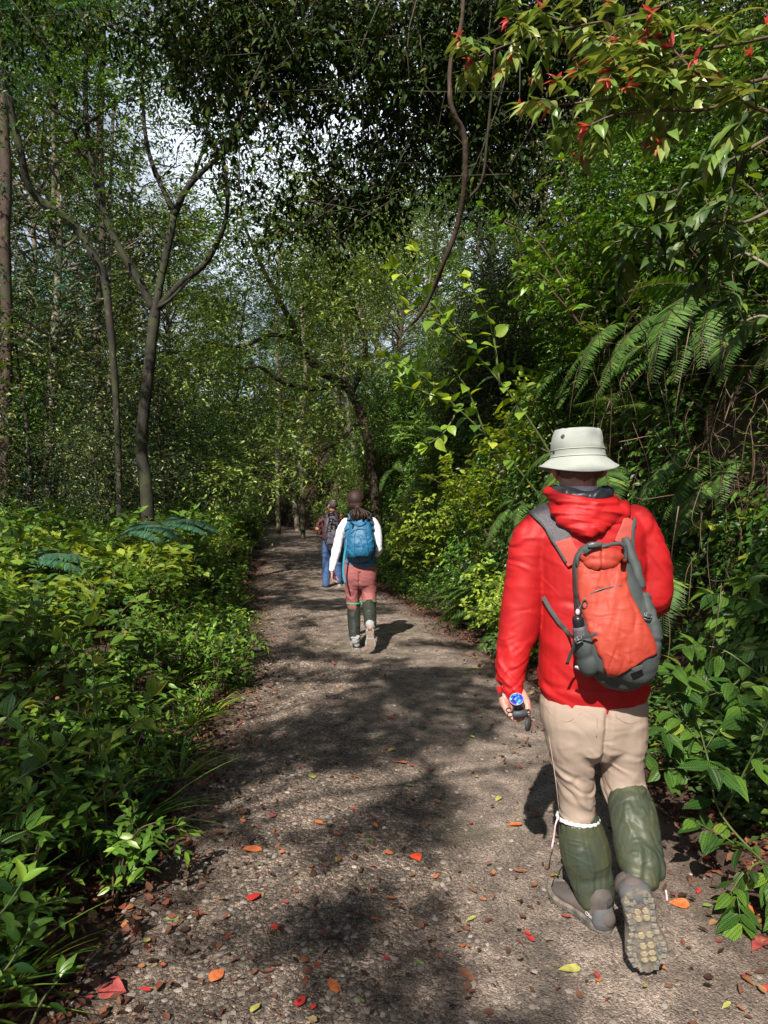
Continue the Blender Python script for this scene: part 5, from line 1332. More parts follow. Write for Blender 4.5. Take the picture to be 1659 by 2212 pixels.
for k, (x, y, p, s) in enumerate([(-8.0, 17.0, 0, .95), (-11.0, 19.5, 1, 1.0), (-15.5, 19, 2, 1.15), (-13.5, 26, 0, 1.15), (-19, 25, 1, 1.1), (-9.0, 29, 1, .85),
                                  (-6.9, 33.0, 2, .95), (-14.5, 36, 0, 1.1), (-22, 33, 2, 1.3), (-11.5, 31, 1, 1.15), (-17.5, 41, 0, 1.4)]):
    tree_at(P_tall[p], x, y, k * 2.3 + 1, s, 'forest_tree', 'tall slender forest tree standing well back left of the trail', 'tall trees left of the trail', (rng.normal() * .05, rng.normal() * .05))
for k, (x, y, p, s) in enumerate([(-1.2, 31, 0, .8), (-3.2, 41, 1, .9), (1.8, 35, 0, .95), (4.6, 28, 2, 1.0), (-5.0, 50, 2, 1.1), (0.5, 46, 1, 1.05), (7.0, 38, 0, 1.1), (-4.6, 37, 0, .8), (2.6, 30, 2, .8), (-7.6, 43, 2, 1.0), (-3.4, 47, 0, 1.1)]):
    tree_at(P_tall[p], x, y, k * 1.7, s, 'forest_tree', 'forest tree leaning over the far end of the trail', 'trees at the far end of the trail', (0, -.12))
for k, (x, y, p, s) in enumerate([(3.2, 13.0, 0, .62), (4.6, 15.5, 1, .62), (6.3, 13.5, 2, .75), (5.4, 19.5, 0, .75), (8.2, 17.5, 1, .8), (9.8, 22, 2, .95), (2.9, 20.5, 2, .60), (7.0, 10.0, 0, .62), (9.5, 12.0, 1, .7)]):
    tree_at(P_tall[p], x, y, k * 2.9, s, 'bank_tree', 'slender pale stemmed tree growing high on the right bank', 'trees on the right bank', (0, -.06))
for k, (x, y, p, s) in enumerate([(-12, 44, 0, 1), (-18, 46, 1, 1.1), (-8.8, 47.5, 1, .9), (-25, 42, 0, 1.2), (-30, 50, 1, 1.5), (-14, 58, 0, 1.3), (-5.8, 59, 1, 1.1), (1, 58, 0, 1.2), (8, 52, 1, 1.3), (14, 44, 0, 1.2), (-23, 60, 0, 1.6), (-0.5, 70, 1, 1.5)]):
    tree_at(P_far[p], x, y, k * 1.3, s, 'distant_tree', 'sunlit tree in the wood beyond the end of the trail', 'distant trees beyond the bend')

# ------------------------------------------------------------------ the trees that stand out in the photograph
def px_limb(mb, pts, r0, r1, Y0, Y1=None, wob=.1, sides=9, rad=None):
    Y1 = Y0 if Y1 is None else Y1
    n = len(pts)
    P = [pix(x, y, Y0 + (Y1 - Y0) * k / (n - 1)) for k, (x, y) in enumerate(pts)]
    R = rad if rad else list(np.linspace(r0, r1, n))
    tube(mb, P, R, sides, 5, wob=wob, seed=len(pts))
    return P
# forked tree, left
ft = thing('forked_tree', (pix(322, 1160, 12)[0], 12, gz(-4.1, 12)), 'mossy tree with a bowed trunk dividing into three dark limbs, left of the trail', 'tree')
tb = MB()
b0 = pix(322, 1160, 12); b0[2] = gz(-4.1, 12) - .2
P0 = [b0] + [pix(x, y, 12) for x, y in [(318, 1080), (305, 960), (312, 880), (325, 760), (332, 700), (336, 650)]]
tube(tb, P0, [.13, .11, .10, .095, .09, .095, .085], 12, 6, wob=.12)
ends = []
ends += px_limb(tb, [(333, 668), (300, 605), (262, 540), (230, 470), (210, 400), (195, 330), (186, 250), (185, 150), (190, 40)], .075, .032, 12, 11.2)[3:]
ends += px_limb(tb, [(204, 352), (172, 322), (163, 290), (175, 268), (205, 252), (240, 220), (275, 186)], .045, .018, 11.7, 11.0)[4:]
ends += px_limb(tb, [(175, 268), (140, 250), (100, 225), (60, 200)], .025, .012, 11.4, 11.0)[2:]
ends += px_limb(tb, [(335, 668), (352, 580), (365, 520), (377, 460)], .070, .058, 12, 11.8)[3:]
ends += px_limb(tb, [(377, 462), (350, 400), (325, 340), (312, 270), (308, 180), (300, 90)], .050, .02, 11.8, 11.5)[3:]
ends += px_limb(tb, [(377, 462), (400, 410), (440, 365), (480, 330), (510, 290), (530, 220)], .060, .022, 11.8, 11.0)[3:]
ends += px_limb(tb, [(412, 396), (430, 345), (446, 290), (455, 220)], .035, .015, 11.6, 11.3)[2:]
ends += px_limb(tb, [(342, 662), (390, 610), (440, 570), (470, 520), (488, 470), (492, 400), (480, 340)], .062, .024, 12, 10.8)[4:]
ends += px_limb(tb, [(344, 660), (372, 640), (420, 590), (455, 560)], .035, .02, 11.9, 11.6)[3:]
for (a, b) in [((212, 400), (150, 360)), ((360, 520), (320, 470)), ((335, 380), (380, 350)), ((480, 480), (540, 430)), ((190, 280), (240, 330)), ((500, 300), (560, 260)), ((446, 290), (410, 240))]:
    limb_to(tb, pix(*a, 11.4), pix(*b, 11.2), .02, .005, .2); ends.append(pix(*b, 11.2))
for k in range(70):
    e0 = ends[int(rng.integers(0, len(ends)))]; limb_to(tb, e0, e0 + np.array([rng.normal() * .7, rng.normal() * .5, .25 + .5 * rng.random()]), .011, .003, .22, 4)
tb.build('trunk', M['bark'], ft)
cl = []
for e in ends:
    for q in range(2):
        cl.append([*(e + rng.normal(size=3) * np.array([.5, .5, .35]) + np.array([0, .5, .25])), .38 + .2 * rng.random()])
for q in range(46):
    x, y = rng.uniform(-20, 560), rng.uniform(-160, 200)
    cl.append([*pix(x, y, 11.3 + rng.normal() * .7), .5 + .3 * rng.random()])
def gap_keep(P):
    # the open gap in the canopy beside the right limb
    px_ = 829.5 + P[:, 0] / P[:, 1] * F; py_ = 1103 - (P[:, 2] - 1.5) / P[:, 1] * F
    v = vnoise(P, 1.6, 77)
    return ((px_ - 345) / 95) ** 2 + ((py_ - 335) / 120) ** 2 > .6 + .9 * v
link('crown', crown_mesh('forked_crown', [c for c in cl if c[2] < 12], M['leaf_mid'], n_tw=26, leaf=.085, wr=.42, keep=gap_keep), ft)

bt = thing('leaning_tree', (pix(240, 1120, 13)[0], 13, gz(-5.2, 13)), 'leaning trunk that swings in a long S up to the upper left corner', 'tree')
tb = MB()
b1 = pix(262, 1130, 13.2); b1[2] = gz(-5.0, 13.2) - .2
tube(tb, [b1, pix(256, 1000, 13.2), pix(250, 850, 13.1), pix(240, 720, 13), pix(226, 600, 13), pix(205, 555, 12.9), pix(172, 498, 12.8), pix(128, 458, 12.6), pix(88, 430, 12.5), pix(60, 392, 12.3), pix(46, 330, 12.1), pix(26, 240, 11.9), pix(10, 120, 11.6), pix(0, -60, 11.4)],
     [.06, .06, .062, .066, .072, .075, .075, .075, .07, .065, .06, .055, .05, .04], 10, 5, wob=.12)
tb.build('trunk', M['bark'], bt)
cl = [[*pix(rng.uniform(-120, 160), rng.uniform(-250, 150), 11.6 + rng.normal() * .6), .5 + .3 * rng.random()] for _ in range(34)] + [[*pix(rng.uniform(60, 200), rng.uniform(500, 640), 13.6 + rng.normal() * .3), .3 + .2 * rng.random()] for _ in range(8)]
link('crown', crown_mesh('leaning_crown', cl, M['leaf_blue'], n_tw=22, leaf=.10, wr=.42), bt)

for k, (pts, Y, r0, r1, mt, lb) in enumerate([
        ([(14, 1150), (12, 900), (16, 700), (10, 520), (14, 380), (6, 200), (10, -80)], 14.5, .13, .10, 'bark_red', 'thick reddish trunk rising at the left edge behind the leaning tree'),
        ([(218, 1130), (214, 900), (210, 700), (222, 500), (216, 300), (222, 100), (216, -80)], 18, .10, .08, 'bark_red', 'straight dark reddish trunk rising behind the long left limb of the forked tree'),
        ([(118, 1130), (112, 900), (124, 650), (116, 400), (126, 120)], 17, .07, .05, 'bark_pale', 'thin pale trunk between the left edge and the dark reddish trunk'),
        ([(238, 1060), (232, 900), (240, 760), (236, 500), (246, 200)], 20, .06, .045, 'bark_pale', 'thin pale sunlit trunk just left of the bowed forked trunk'),
        ([(655, 1090), (650, 950), (660, 800), (652, 650), (668, 420)], 30, .11, .08, 'bark_pale', 'pale trunk standing beyond the bend above the far hiker'),
        ([(602, 1110), (598, 1000), (604, 880), (596, 700), (606, 520)], 34, .12, .09, 'bark_pale', 'pale far trunk above the end of the trail, left of the far hiker')]):
    tt = thing('slender_tree', (pix(*pts[0], Y)[0], Y, gz(pix(*pts[0], Y)[0], Y)), lb, 'tree')
    tb = MB()
    P = [pix(x, y, Y) for x, y in pts]
    P[0][2] = min(P[0][2], gz(P[0][0], Y) - .2)
    tube(tb, P, list(np.linspace(r0, r1, len(P))), 9, 5, wob=.1, seed=k)
    tb.build('trunk', M[mt], tt)
    top = P[-1]
    cl = [[*(top + rng.normal(size=3) * np.array([1.2, 1.2, 1.4]) + np.array([0, 0, -.2])), .7 + .3 * rng.random()] for _ in range(14)]
    link('crown', crown_mesh('slender_crown', cl, M['leaf_dark'], n_tw=16, leaf=.11), tt)

# spreading old tree whose limbs reach left over the trail
ot = thing('spreading_tree', (pix(800, 1090, 17)[0], 17, gz(-.3, 17)), 'old tree with reddish mossy limbs arching left over the trail behind the hikers', 'tree')
tb = MB()
r0p = pix(822, 1090, 17); r0p[2] = gz(r0p[0], 17) - .2
tube(tb, [r0p, pix(800, 980, 17), pix(782, 900, 17), pix(760, 848, 17), pix(735, 822, 16.8), pix(690, 798, 16.5), pix(648, 745, 16.2), pix(628, 690, 16), pix(600, 640, 15.8), pix(560, 560, 15.5), pix(530, 490, 15.2)],
     [.15, .13, .12, .11, .10, .095, .085, .07, .06, .045, .03], 10, 5, wob=.15)
tube(tb, [pix(735, 822, 16.8), pix(680, 838, 16.2), pix(610, 822, 15.6), pix(560, 790, 15.2), pix(520, 800, 15), pix(450, 820, 14.6)], [.07, .06, .05, .035, .025, .015], 8, 5, wob=.15)
tube(tb, [pix(760, 848, 17), pix(790, 760, 17), pix(770, 680, 17.2), pix(740, 600, 17.3), pix(720, 520, 17.3), pix(700, 420, 17.2)], [.08, .065, .055, .045, .035, .02], 8, 5, wob=.15)
tube(tb, [pix(640, 735, 16.2), pix(590, 720, 15.8), pix(520, 745, 15.4), pix(440, 735, 15)], [.06, .05, .035, .015], 7, 5, wob=.15)
tube(tb, [pix(782, 900, 17), pix(720, 960, 16.4), pix(650, 985, 16), pix(580, 1030, 15.6)], [.06, .045, .035, .02], 7, 5, wob=.15)
tube(tb, [pix(770, 680, 17.2), pix(700, 625, 16.6), pix(660, 560, 16.2)], [.05, .04, .02], 7, 5)
tb.build('trunk', M['bark_red'], ot)
cl = []
for (x, y, sx, sy, n) in [(530, 480, 90, 60, 12), (620, 560, 90, 70, 14), (500, 660, 90, 60, 12), (470, 780, 90, 50, 10), (600, 900, 100, 60, 12), (700, 430, 90, 70, 14), (740, 700, 80, 100, 12), (560, 1010, 90, 30, 8), (690, 960, 60, 60, 8), (700, 640, 60, 60, 7), (800, 560, 90, 90, 14)]:
    for q in range(int(n * 1.5)): cl.append([*pix(x + rng.normal() * sx * .7, y + rng.normal() * sy * .7, 15.6 + rng.normal() * .9), .45 + .35 * rng.random()])
link('crown', crown_mesh('spreading_crown', cl, M['leaf_sunlit_pale'], n_tw=24, leaf=.10, wr=.42), ot)

# crooked liana
kp = pix(1004, -120, 4.3)
kt = thing('liana', kp, 'crooked reddish liana hanging down through the canopy right of the middle', 'vine')
tb = MB()
P = [pix(868, 716, 5.4), pix(886, 700, 5.4), pix(905, 680, 5.3), pix(932, 632, 5.2), pix(960, 560, 5.0), pix(988, 485, 4.9), pix(1003, 400, 4.75), pix(1005, 320, 4.65), pix(998, 275, 4.6), pix(984, 250, 4.55), pix(972, 205, 4.5), pix(975, 120, 4.45), pix(998, 40, 4.4), kp]
tube(tb, P, [.004, .009, .013, .016, .018, .019, .019, .020, .020, .018, .016, .015, .014, .012], 9, 5, wob=.25)
tube(tb, [pix(985, 490, 4.9), pix(1000, 440, 4.85), pix(1040, 390, 4.75), pix(1052, 300, 4.65), pix(1062, 200, 4.55), pix(1070, 100, 4.4)], [.014, .012, .010, .009, .008, .006], 6, 4, wob=.1)
tb.build('stem', M['bark_red'], kt)


# ------------------------------------------------------------------ undergrowth plants (local coordinates, base at the origin)
def shrub(name, h, nst, leaf, wr, mat, kind='mid', spread=.45, node=.075, start=.25, droop=.30, side=0.0, stem='stem_brown', gather=1.0):
    sb, lb = MB(), MB()
    for s in range(nst):
        a = rng.random() * 6.283
        hh = h * (.6 + .5 * rng.random())
        out = spread * h * (.3 + .9 * rng.random())
        top = np.array([math.cos(a) * out + side * h, math.sin(a) * out, hh])
        p0 = np.array([math.cos(a), math.sin(a), 0]) * .05 * rng.random()
        pts = [p0 - [0, 0, .06], p0 * .6 + top * np.array([.25, .25, .45]), top * np.array([.65, .65, .82]) + rng.normal(size=3) * .02, top]
        P, R = smooth_path(pts, [.006, .005, .004, .0025], 6)
        V, fs = sweep(P, R[:, 0] * (.7 + .5 * h), sides=5, ref=(0.3, 1, 0))
        sb.add(V, fs)
        L = np.linalg.norm(np.diff(P, axis=0), axis=1).sum()
        nn = max(3, int(L * (1 - start) / node))
        tt = start + (1 - start) * (np.arange(nn) + .5) / nn
        idx = tt * (len(P) - 1); i0 = np.minimum(idx.astype(int), len(P) - 2); f = (idx - i0)[:, None]
        B = P[i0] * (1 - f) + P[i0 + 1] * f
        T = norm(P[i0 + 1] - P[i0])
        rot = (np.arange(nn) % 2) * 1.57 + a + rng.normal(size=nn) * .35
        side_v = norm(np.cross(T, np.array([.1, .2, 1.0])) + 1e-3)
        side_w = norm(np.cross(T, side_v))
        sd = side_v * np.cos(rot)[:, None] + side_w * np.sin(rot)[:, None]
        for sg in (-1, 1):
            D = sd * sg + T * .35 + rng.normal(size=(nn, 3)) * .2 + np.array([0, 0, .10])
            N = T * .4 + np.array([0, 0, 1.0]) + .25 * rng.normal(size=(nn, 3))
            sz = leaf * (1.0 - .45 * (tt - start) / (1 - start)) * (.7 + .55 * rng.random(nn))
            off = norm(D) * (.012 + .12 * sz)[:, None]
            r = np.clip(.15 + .55 * (tt) + .35 * rng.normal(size=nn) * .6, 0, .97)
            leaves(lb, B + off * .8, D, N, sz, sz * wr, kind, droop * (.5 + rng.random(nn)), .22, r)
            # side twigs with smaller leaves
            q = rng.random(nn) < .32
            if q.any():
                DD = norm(D[q]); n2 = 3
                for kk in range(1, n2 + 1):
                    bb = B[q] + DD * (kk * leaf * .55)
                    for s2 in (-1, 1):
                        d2 = DD * .5 + np.cross(DD, [0, 0, 1.0]) * s2 + .25 * rng.normal(size=DD.shape)
                        s_ = leaf * .78 * (.7 + .5 * rng.random(len(DD)))
                        leaves(lb, bb, d2, np.array([0, 0, 1.0]) + .35 * rng.normal(size=DD.shape), s_, s_ * wr, kind if kind != 'fine' else 'mid', droop, .22, np.clip(.3 + .4 * rng.random(len(DD)) + .2 * (hh > .6 * h), 0, .96))
        # terminal tuft
        D = T[-1] * .9 + rdir(4) * .8; D[:, 2] = np.abs(D[:, 2]) * .6 + .2
        leaves(lb, np.repeat(P[-1:], 4, 0), D, np.array([0, 0, 1.0]) + .3 * rng.normal(size=(4, 3)), leaf * .6, leaf * .6 * wr, kind, .25, .25, .6 + .36 * rng.random(4))
    return sb.mesh(name + '_stems', [M[stem]]), lb.mesh(name + '_leaves', [mat])

def fern(name, n, L, mat, rise=.5, az=None, pin=.10, pw=.2, arch=1.0, every=.022):
    sb, lb = MB(), MB()
    for k in range(n):
        a = rng.random() * 6.283 if az is None else az[0] + (az[1] - az[0]) * rng.random()
        l = L * (.7 + .4 * rng.random()); r = rise * (.6 + .7 * rng.random())
        h = np.array([math.cos(a), math.sin(a), 0])
        t = np.linspace(0, 1, 8)
        P = h[None] * (t * l * .85)[:, None] + np.array([0, 0, 1.0])[None] * (l * (r * t * 1.6 - arch * (r * 1.1 + .25) * t ** 2.2))[:, None]
        P, R = smooth_path(P, list(np.linspace(.005, .0015, 8)), 4)
        V, fs = sweep(P, R[:, 0], sides=4, ref=(0.3, 1, 0)); sb.add(V, fs)
        nn = int(l * .85 / every)
        tt = .16 + .84 * (np.arange(nn) + .5) / nn
        idx = tt * (len(P) - 1); i0 = np.minimum(idx.astype(int), len(P) - 2); f = (idx - i0)[:, None]
        B = P[i0] * (1 - f) + P[i0 + 1] * f; T = norm(P[i0 + 1] - P[i0])
        S = norm(np.cross(T, [0, 0, 1.0])); prof = np.sin(math.pi * np.clip((tt - .1) / .92, 0, 1)) ** .7 * (1.15 - .5 * tt)
        for sg in (-1, 1):
            D = S * sg + T * .45 + .06 * rng.normal(size=B.shape); D[:, 2] -= .12
            N = np.cross(T, S) * -1; N[N[:, 2] < 0] *= -1
            sz = pin * l * 1.6 * prof + .01
            leaves(lb, B, D, N + .1 * rng.normal(size=B.shape), sz, np.maximum(sz * pw, .009), 'mid', .25, .1, np.clip(rng.normal(.45, .2, nn), 0, .9))
    return sb.mesh(name + '_stems', [M['stem_brown']]), lb.mesh(name + '_fronds', [mat])

def grass(name, n, L, mat, w=.016):
    lb = MB()
    a = rng.random(n) * 6.283
    l = L * (.5 + .7 * rng.random(n))
    D = np.stack([np.cos(a), np.sin(a), .7 + 1.3 * rng.random(n)], -1)
    P = np.stack([np.cos(a), np.sin(a), 0 * a], -1) * (.05 * rng.random(n))[:, None]
    leaves(lb, P, D, np.stack([-np.cos(a) * .6, -np.sin(a) * .6, 1 + 0 * a], -1), l, w * (.7 + .6 * rng.random(n)), 'fine', .35 + .5 * rng.random(n), .3, rng.random(n) * .9)
    return lb.mesh(name + '_blades', [mat])

def strap(name, n, L, mat, w=.055):
    lb, sb = MB(), MB()
    for k in range(3):
        a = rng.random() * 6.283; top = np.array([math.cos(a) * .3, math.sin(a) * .3, .9]) * L * 1.6
        tube(sb, [(0, 0, -.1), top * np.array([.3, .3, .5]), top], [.009, .008, .005], 6, 4)
        nn = n // 3
        for q in range(nn):
            b = top * (.35 + .65 * (q + 1) / nn) * np.array([1, 1, 1])
            an = q * 2.4 + rng.random()
            D = np.array([[math.cos(an), math.sin(an), .55 + .3 * rng.random()]])
            leaves(lb, b[None], D, np.array([[0, 0, 1.0]]), L * (.8 + .4 * rng.random()), w * (.8 + .4 * rng.random()), 'fine', .45, .35, rng.random(1) * .7)
    return sb.mesh(name + '_stems', [M['stem_green']]), lb.mesh(name + '_leaves', [mat])

RID = [shrub('ridged', .95, 7, .165, .50, M['leaf_ridged'], 'fine', node=.11, start=.35) for _ in range(2)] + [shrub('ridged', .9, 6, .155, .52, M['leaf_ridged_lime'], 'fine', node=.12, start=.45), shrub('ridged', .9, 6, .15, .5, M['leaf_ridged'], 'fine', node=.12, start=.45)]
RIDLOW = [shrub('ridged', .42, 5, .135, .50, M['leaf_ridged'], 'fine', node=.09, start=.25, spread=.7) for _ in range(2)]
FIN = [shrub('fine', 1.0, 11, .072, .42, M['leaf_mid'], 'mid', node=.05, start=.2) for _ in range(2)] + [shrub('fine', .95, 11, .075, .42, M['leaf_mid'], 'mid', node=.05, start=.2), shrub('fine', 1.0, 10, .08, .40, M['leaf_dark'], 'mid', node=.05, start=.15)]
FINLOW = [shrub('fine', .35, 6, .075, .40, M['leaf_mid'], 'mid', node=.055, start=.1, spread=.8) for _ in range(2)]
FERN = [fern('fern', 10, 1.0, M['fern'], pw=.14, every=.015) for _ in range(2)] + [fern('fern', 8, .55, M['fern'], every=.016)]
FERNH = [fern('fern', 9, 1.15, M['fern'], rise=.55, az=(2.2, 4.2), pin=.105, pw=.13, arch=1.2, every=.013) for _ in range(2)]
GR = [grass('grass', 26, .42, M['leaf_mid']), grass('grass', 34, .30, M['leaf_lime'], .010)]

def plant(pr, loc, rz, sc, name, label, cat, group, tilt=(0, 0), parts=('stems', 'leaves')):
    return place(list(zip(parts, pr)), tuple(float(v) for v in loc), rz, sc, name, label, cat, group, tilt)

# left thicket
def scatter(n, y0, y1, e0, e1, side, dmin, seed):
    r = np.random.default_rng(seed); out = []
    for _ in range(n * 30):
        if len(out) >= n: break
        y = y0 + (y1 - y0) * r.random() ** 1.35; e = e0 + (e1 - e0) * r.random()
        x = float(trail_c(y)) + side * (HW + e)
        if abs(x) > .62 * y + 1.2: continue
        d = dmin * (.8 + .02 * y)
        if all((x - a) ** 2 + (y - b) ** 2 > d * d for a, b, _ in out): out.append((x, y, e))
    return out
n_ = 0
for k, (x, y, e) in enumerate(scatter(250, 2.0, 24, .35, 5.2, -1, .40, 5)):
    hgt = (.45 + .55 * min(1, e / 1.0)) * (1 + .18 * (rng.random() - .5)) * (1.06 if y > 11 else .90 if y > 6.5 else .68)
    if e < .62:
        pr, nm = RIDLOW[k % 2], 'low_shrub'
        plant(pr, (x, y, gz(x, y)), k * 1.3, hgt * 1.3, 'low_shrub', 'low ridged leaf seedling at the left edge of the trail', 'shrub', 'low plants along the left trail edge')
    elif rng.random() < (.97 if y < 10 else .6):
        pr = RID[int(rng.integers(0, 4))]
        plant(pr, (x, y, gz(x, y)), k * 1.7, hgt * 1.18, 'broadleaf_shrub', 'ridged broad leaved shrub in the thicket left of the trail', 'shrub', 'broad leaved shrubs of the left thicket')
    else:
        pr = FIN[int(rng.integers(0, 3))]
        plant(pr, (x, y, gz(x, y)), k * 1.7, hgt * 1.15, 'small_leaf_shrub', 'small leaved shrub in the thicket left of the trail', 'shrub', 'small leaved shrubs of the left thicket')
for k, (x, y, e) in enumerate(scatter(34, 1.9, 10, .02, .5, -1, .2, 15)):
    place([('blades', GR[k % 2])], (x, y, gz(x, y) if e > .1 else surf_z(x, y)), k * 2.1, .7 + .6 * rng.random(), 'grass_tuft', 'small tuft of grass at the left trail edge', 'grass', 'grass tufts at the left trail edge')
for k, (x, y, e) in enumerate(scatter(60, 1.7, 14, .05, .9, -1, .18, 25)):
    plant(FINLOW[k % 2], (x, y, gz(x, y)), k * 2.1, .7 + .6 * rng.random(), 'seedling', 'small leafy seedling on the left trail verge', 'plant', 'seedlings on the left verge')

# right bank
def bank_tilt(e): return (0, -.35 - .25 * min(1, e))
for k, (x, y, e) in enumerate(scatter(230, 3.4, 24, .22, 5.0, 1, .34, 6)):
    if y < 4.8 and e < .55: continue
    s = (.40 + .75 * min(1, e / .8)) * (.85 + .35 * rng.random())
    z = gz(x, y)
    u = rng.random()
    if e < .45 or u < .50:
        pr = FIN[int(rng.integers(0, 4))] if e > .45 else FINLOW[k % 2]
        plant(pr, (x, y, z), k * 1.7, s * (1.0 if e > .45 else 1.5), 'bank_shrub', 'small leaved shrub on the right bank', 'shrub', 'small leaved shrubs on the right bank', bank_tilt(e))
    elif u < .72:
        plant(RID[int(rng.integers(0, 4))], (x, y, z), k * 1.7, s * .95, 'broadleaf_shrub', 'ridged broad leaved shrub on the right bank', 'shrub', 'broad leaved shrubs on the right bank', bank_tilt(e))
    else:
        plant(FERN[int(rng.integers(0, 3))], (x, y, z), k * 1.7, s * 1.05, 'fern', 'green fern on the right bank', 'fern', 'ferns on the right bank', bank_tilt(e), ('stems', 'fronds'))
# undershrubs high on the bank
for k, (x, y, e) in enumerate(scatter(90, 5.0, 26, 1.2, 7.0, 1, .55, 16)):
    tree_at(P_small[k % 3], x, y, k * 1.9, .34 + .24 * rng.random(), 'bank_bush', 'leafy bush on the upper right bank', 'bushes on the upper right bank', (0, -.25))

for k in range(60):
    x, y = rng.uniform(900, 1640), rng.uniform(260, 900)
    Y = rng.uniform(5.5, 9.5)
    p = pix(x, y, Y); zz = gz(p[0], p[1])
    if p[2] < zz + .1 or p[2] > zz + 2.2: continue
    plant(FIN[k % 4], (p[0], p[1], zz - .05), k * 1.3, (p[2] - zz) * .8 + .7, 'bank_shrub', 'small leaved shrub on the right bank', 'shrub', 'small leaved shrubs on the right bank', (0, -.3))
# the sunlit bush beside the trail and other plants that stand out
def spot(pr, x, y, Y, sc, name, label, cat, rz=0.0, tilt=(0, 0), parts=('stems', 'leaves'), dz=0.0):
    p = pix(x, y, Y)
    return plant(pr, p + np.array([0, 0, dz]), rz, sc, name, label, cat, None, tilt, parts)
LIME = shrub('lime', 1.0, 12, .09, .5, M['leaf_lime'], 'mid', node=.055, start=.15, spread=.5)
def on_bank(pr, y, e, sc, name, label, cat, rz=0.0, tilt=(0, 0), parts=('stems', 'leaves'), group=None):
    x = float(trail_c(y)) + HW + e
    return plant(pr, (x, y, gz(x, y) - .04), rz, sc, name, label, cat, group, tilt, parts)
for k, (y, e, sc, lb) in enumerate([(6.6, .32, .95, 'bright yellow green bush at the foot of the right bank, nearest the viewer'), (7.6, .34, 1.0, 'bright leafy bush at the foot of the bank just right of the woman'),
        (8.9, .36, 1.05, 'sunlit bush at the foot of the bank behind the woman'), (7.3, 1.0, 1.1, 'sunlit bush on the lip of the bank left of the hat'), (8.4, .95, 1.3, 'sunlit bush on the lip of the bank above the woman, the nearer'),
        (9.6, .9, 1.35, 'sunlit bush on the lip of the bank above the woman, the farther'), (11.2, .7, 1.4, 'bright bush on the bank beside the man in maroon'), (12.8, .6, 1.4, 'bright bush on the bank beyond the man in maroon'), (10.2, 1.7, 1.4, 'sunlit bush high on the bank under the crooked liana')]):
    on_bank(LIME, y, e, sc, 'sunlit_bush', lb, 'shrub', k * 1.1, (0, -.45))
GIN = strap('ginger', 12, .42, M['leaf_blue'])
on_bank(GIN, 6.9, 1.5, 1.0, 'ginger_plant', 'strap leaved plant with glossy bluish leaves on the upper bank', 'plant', .3, (0, -.4))
on_bank(GIN, 7.9, 1.7, .85, 'ginger_plant', 'smaller strap leaved plant left of the glossy bluish one', 'plant', 1.3, (0, -.4))
for k, (y, e) in enumerate([(4.5, 1.0), (5.0, .85), (5.3, 1.35), (5.8, .9), (6.2, 1.3), (6.5, .95), (7.2, 1.25), (7.9, .9), (6.0, 1.9), (7.0, 2.1), (8.6, 1.6), (5.2, 2.0), (4.2, 1.4), (8.0, 2.5), (9.4, 2.2)]):
    on_bank(FERNH[k % 2], y, e, .85 + .16 * (k % 3), 'arching_fern', 'large fern whose fronds arch left over the bank above the hat', 'fern', (k % 3 - 1) * .25, (0, -.2), ('stems', 'fronds'), 'arching ferns on the right bank')
BF = fern('blue', 7, 1.1, M['leaf_blue'], rise=.35, az=(-.6, 1.0), pin=.11, pw=.3, arch=.9)
for k, (x, y, Y, lb) in enumerate([(250, 1120, 8.2, 'feathery bluish fronds at the foot of the forked trunk'), (330, 1105, 9.0, 'feathery bluish fronds reaching right of the forked trunk'), (20, 1190, 6.5, 'feathery bluish fronds at the left edge above the thicket')]):
    spot(BF, x, y + 40, Y, .95, 'feathery_plant', lb, 'plant', k * .2, (0, 0), ('stems', 'fronds'))
    q = pix(x, y + 40, Y)

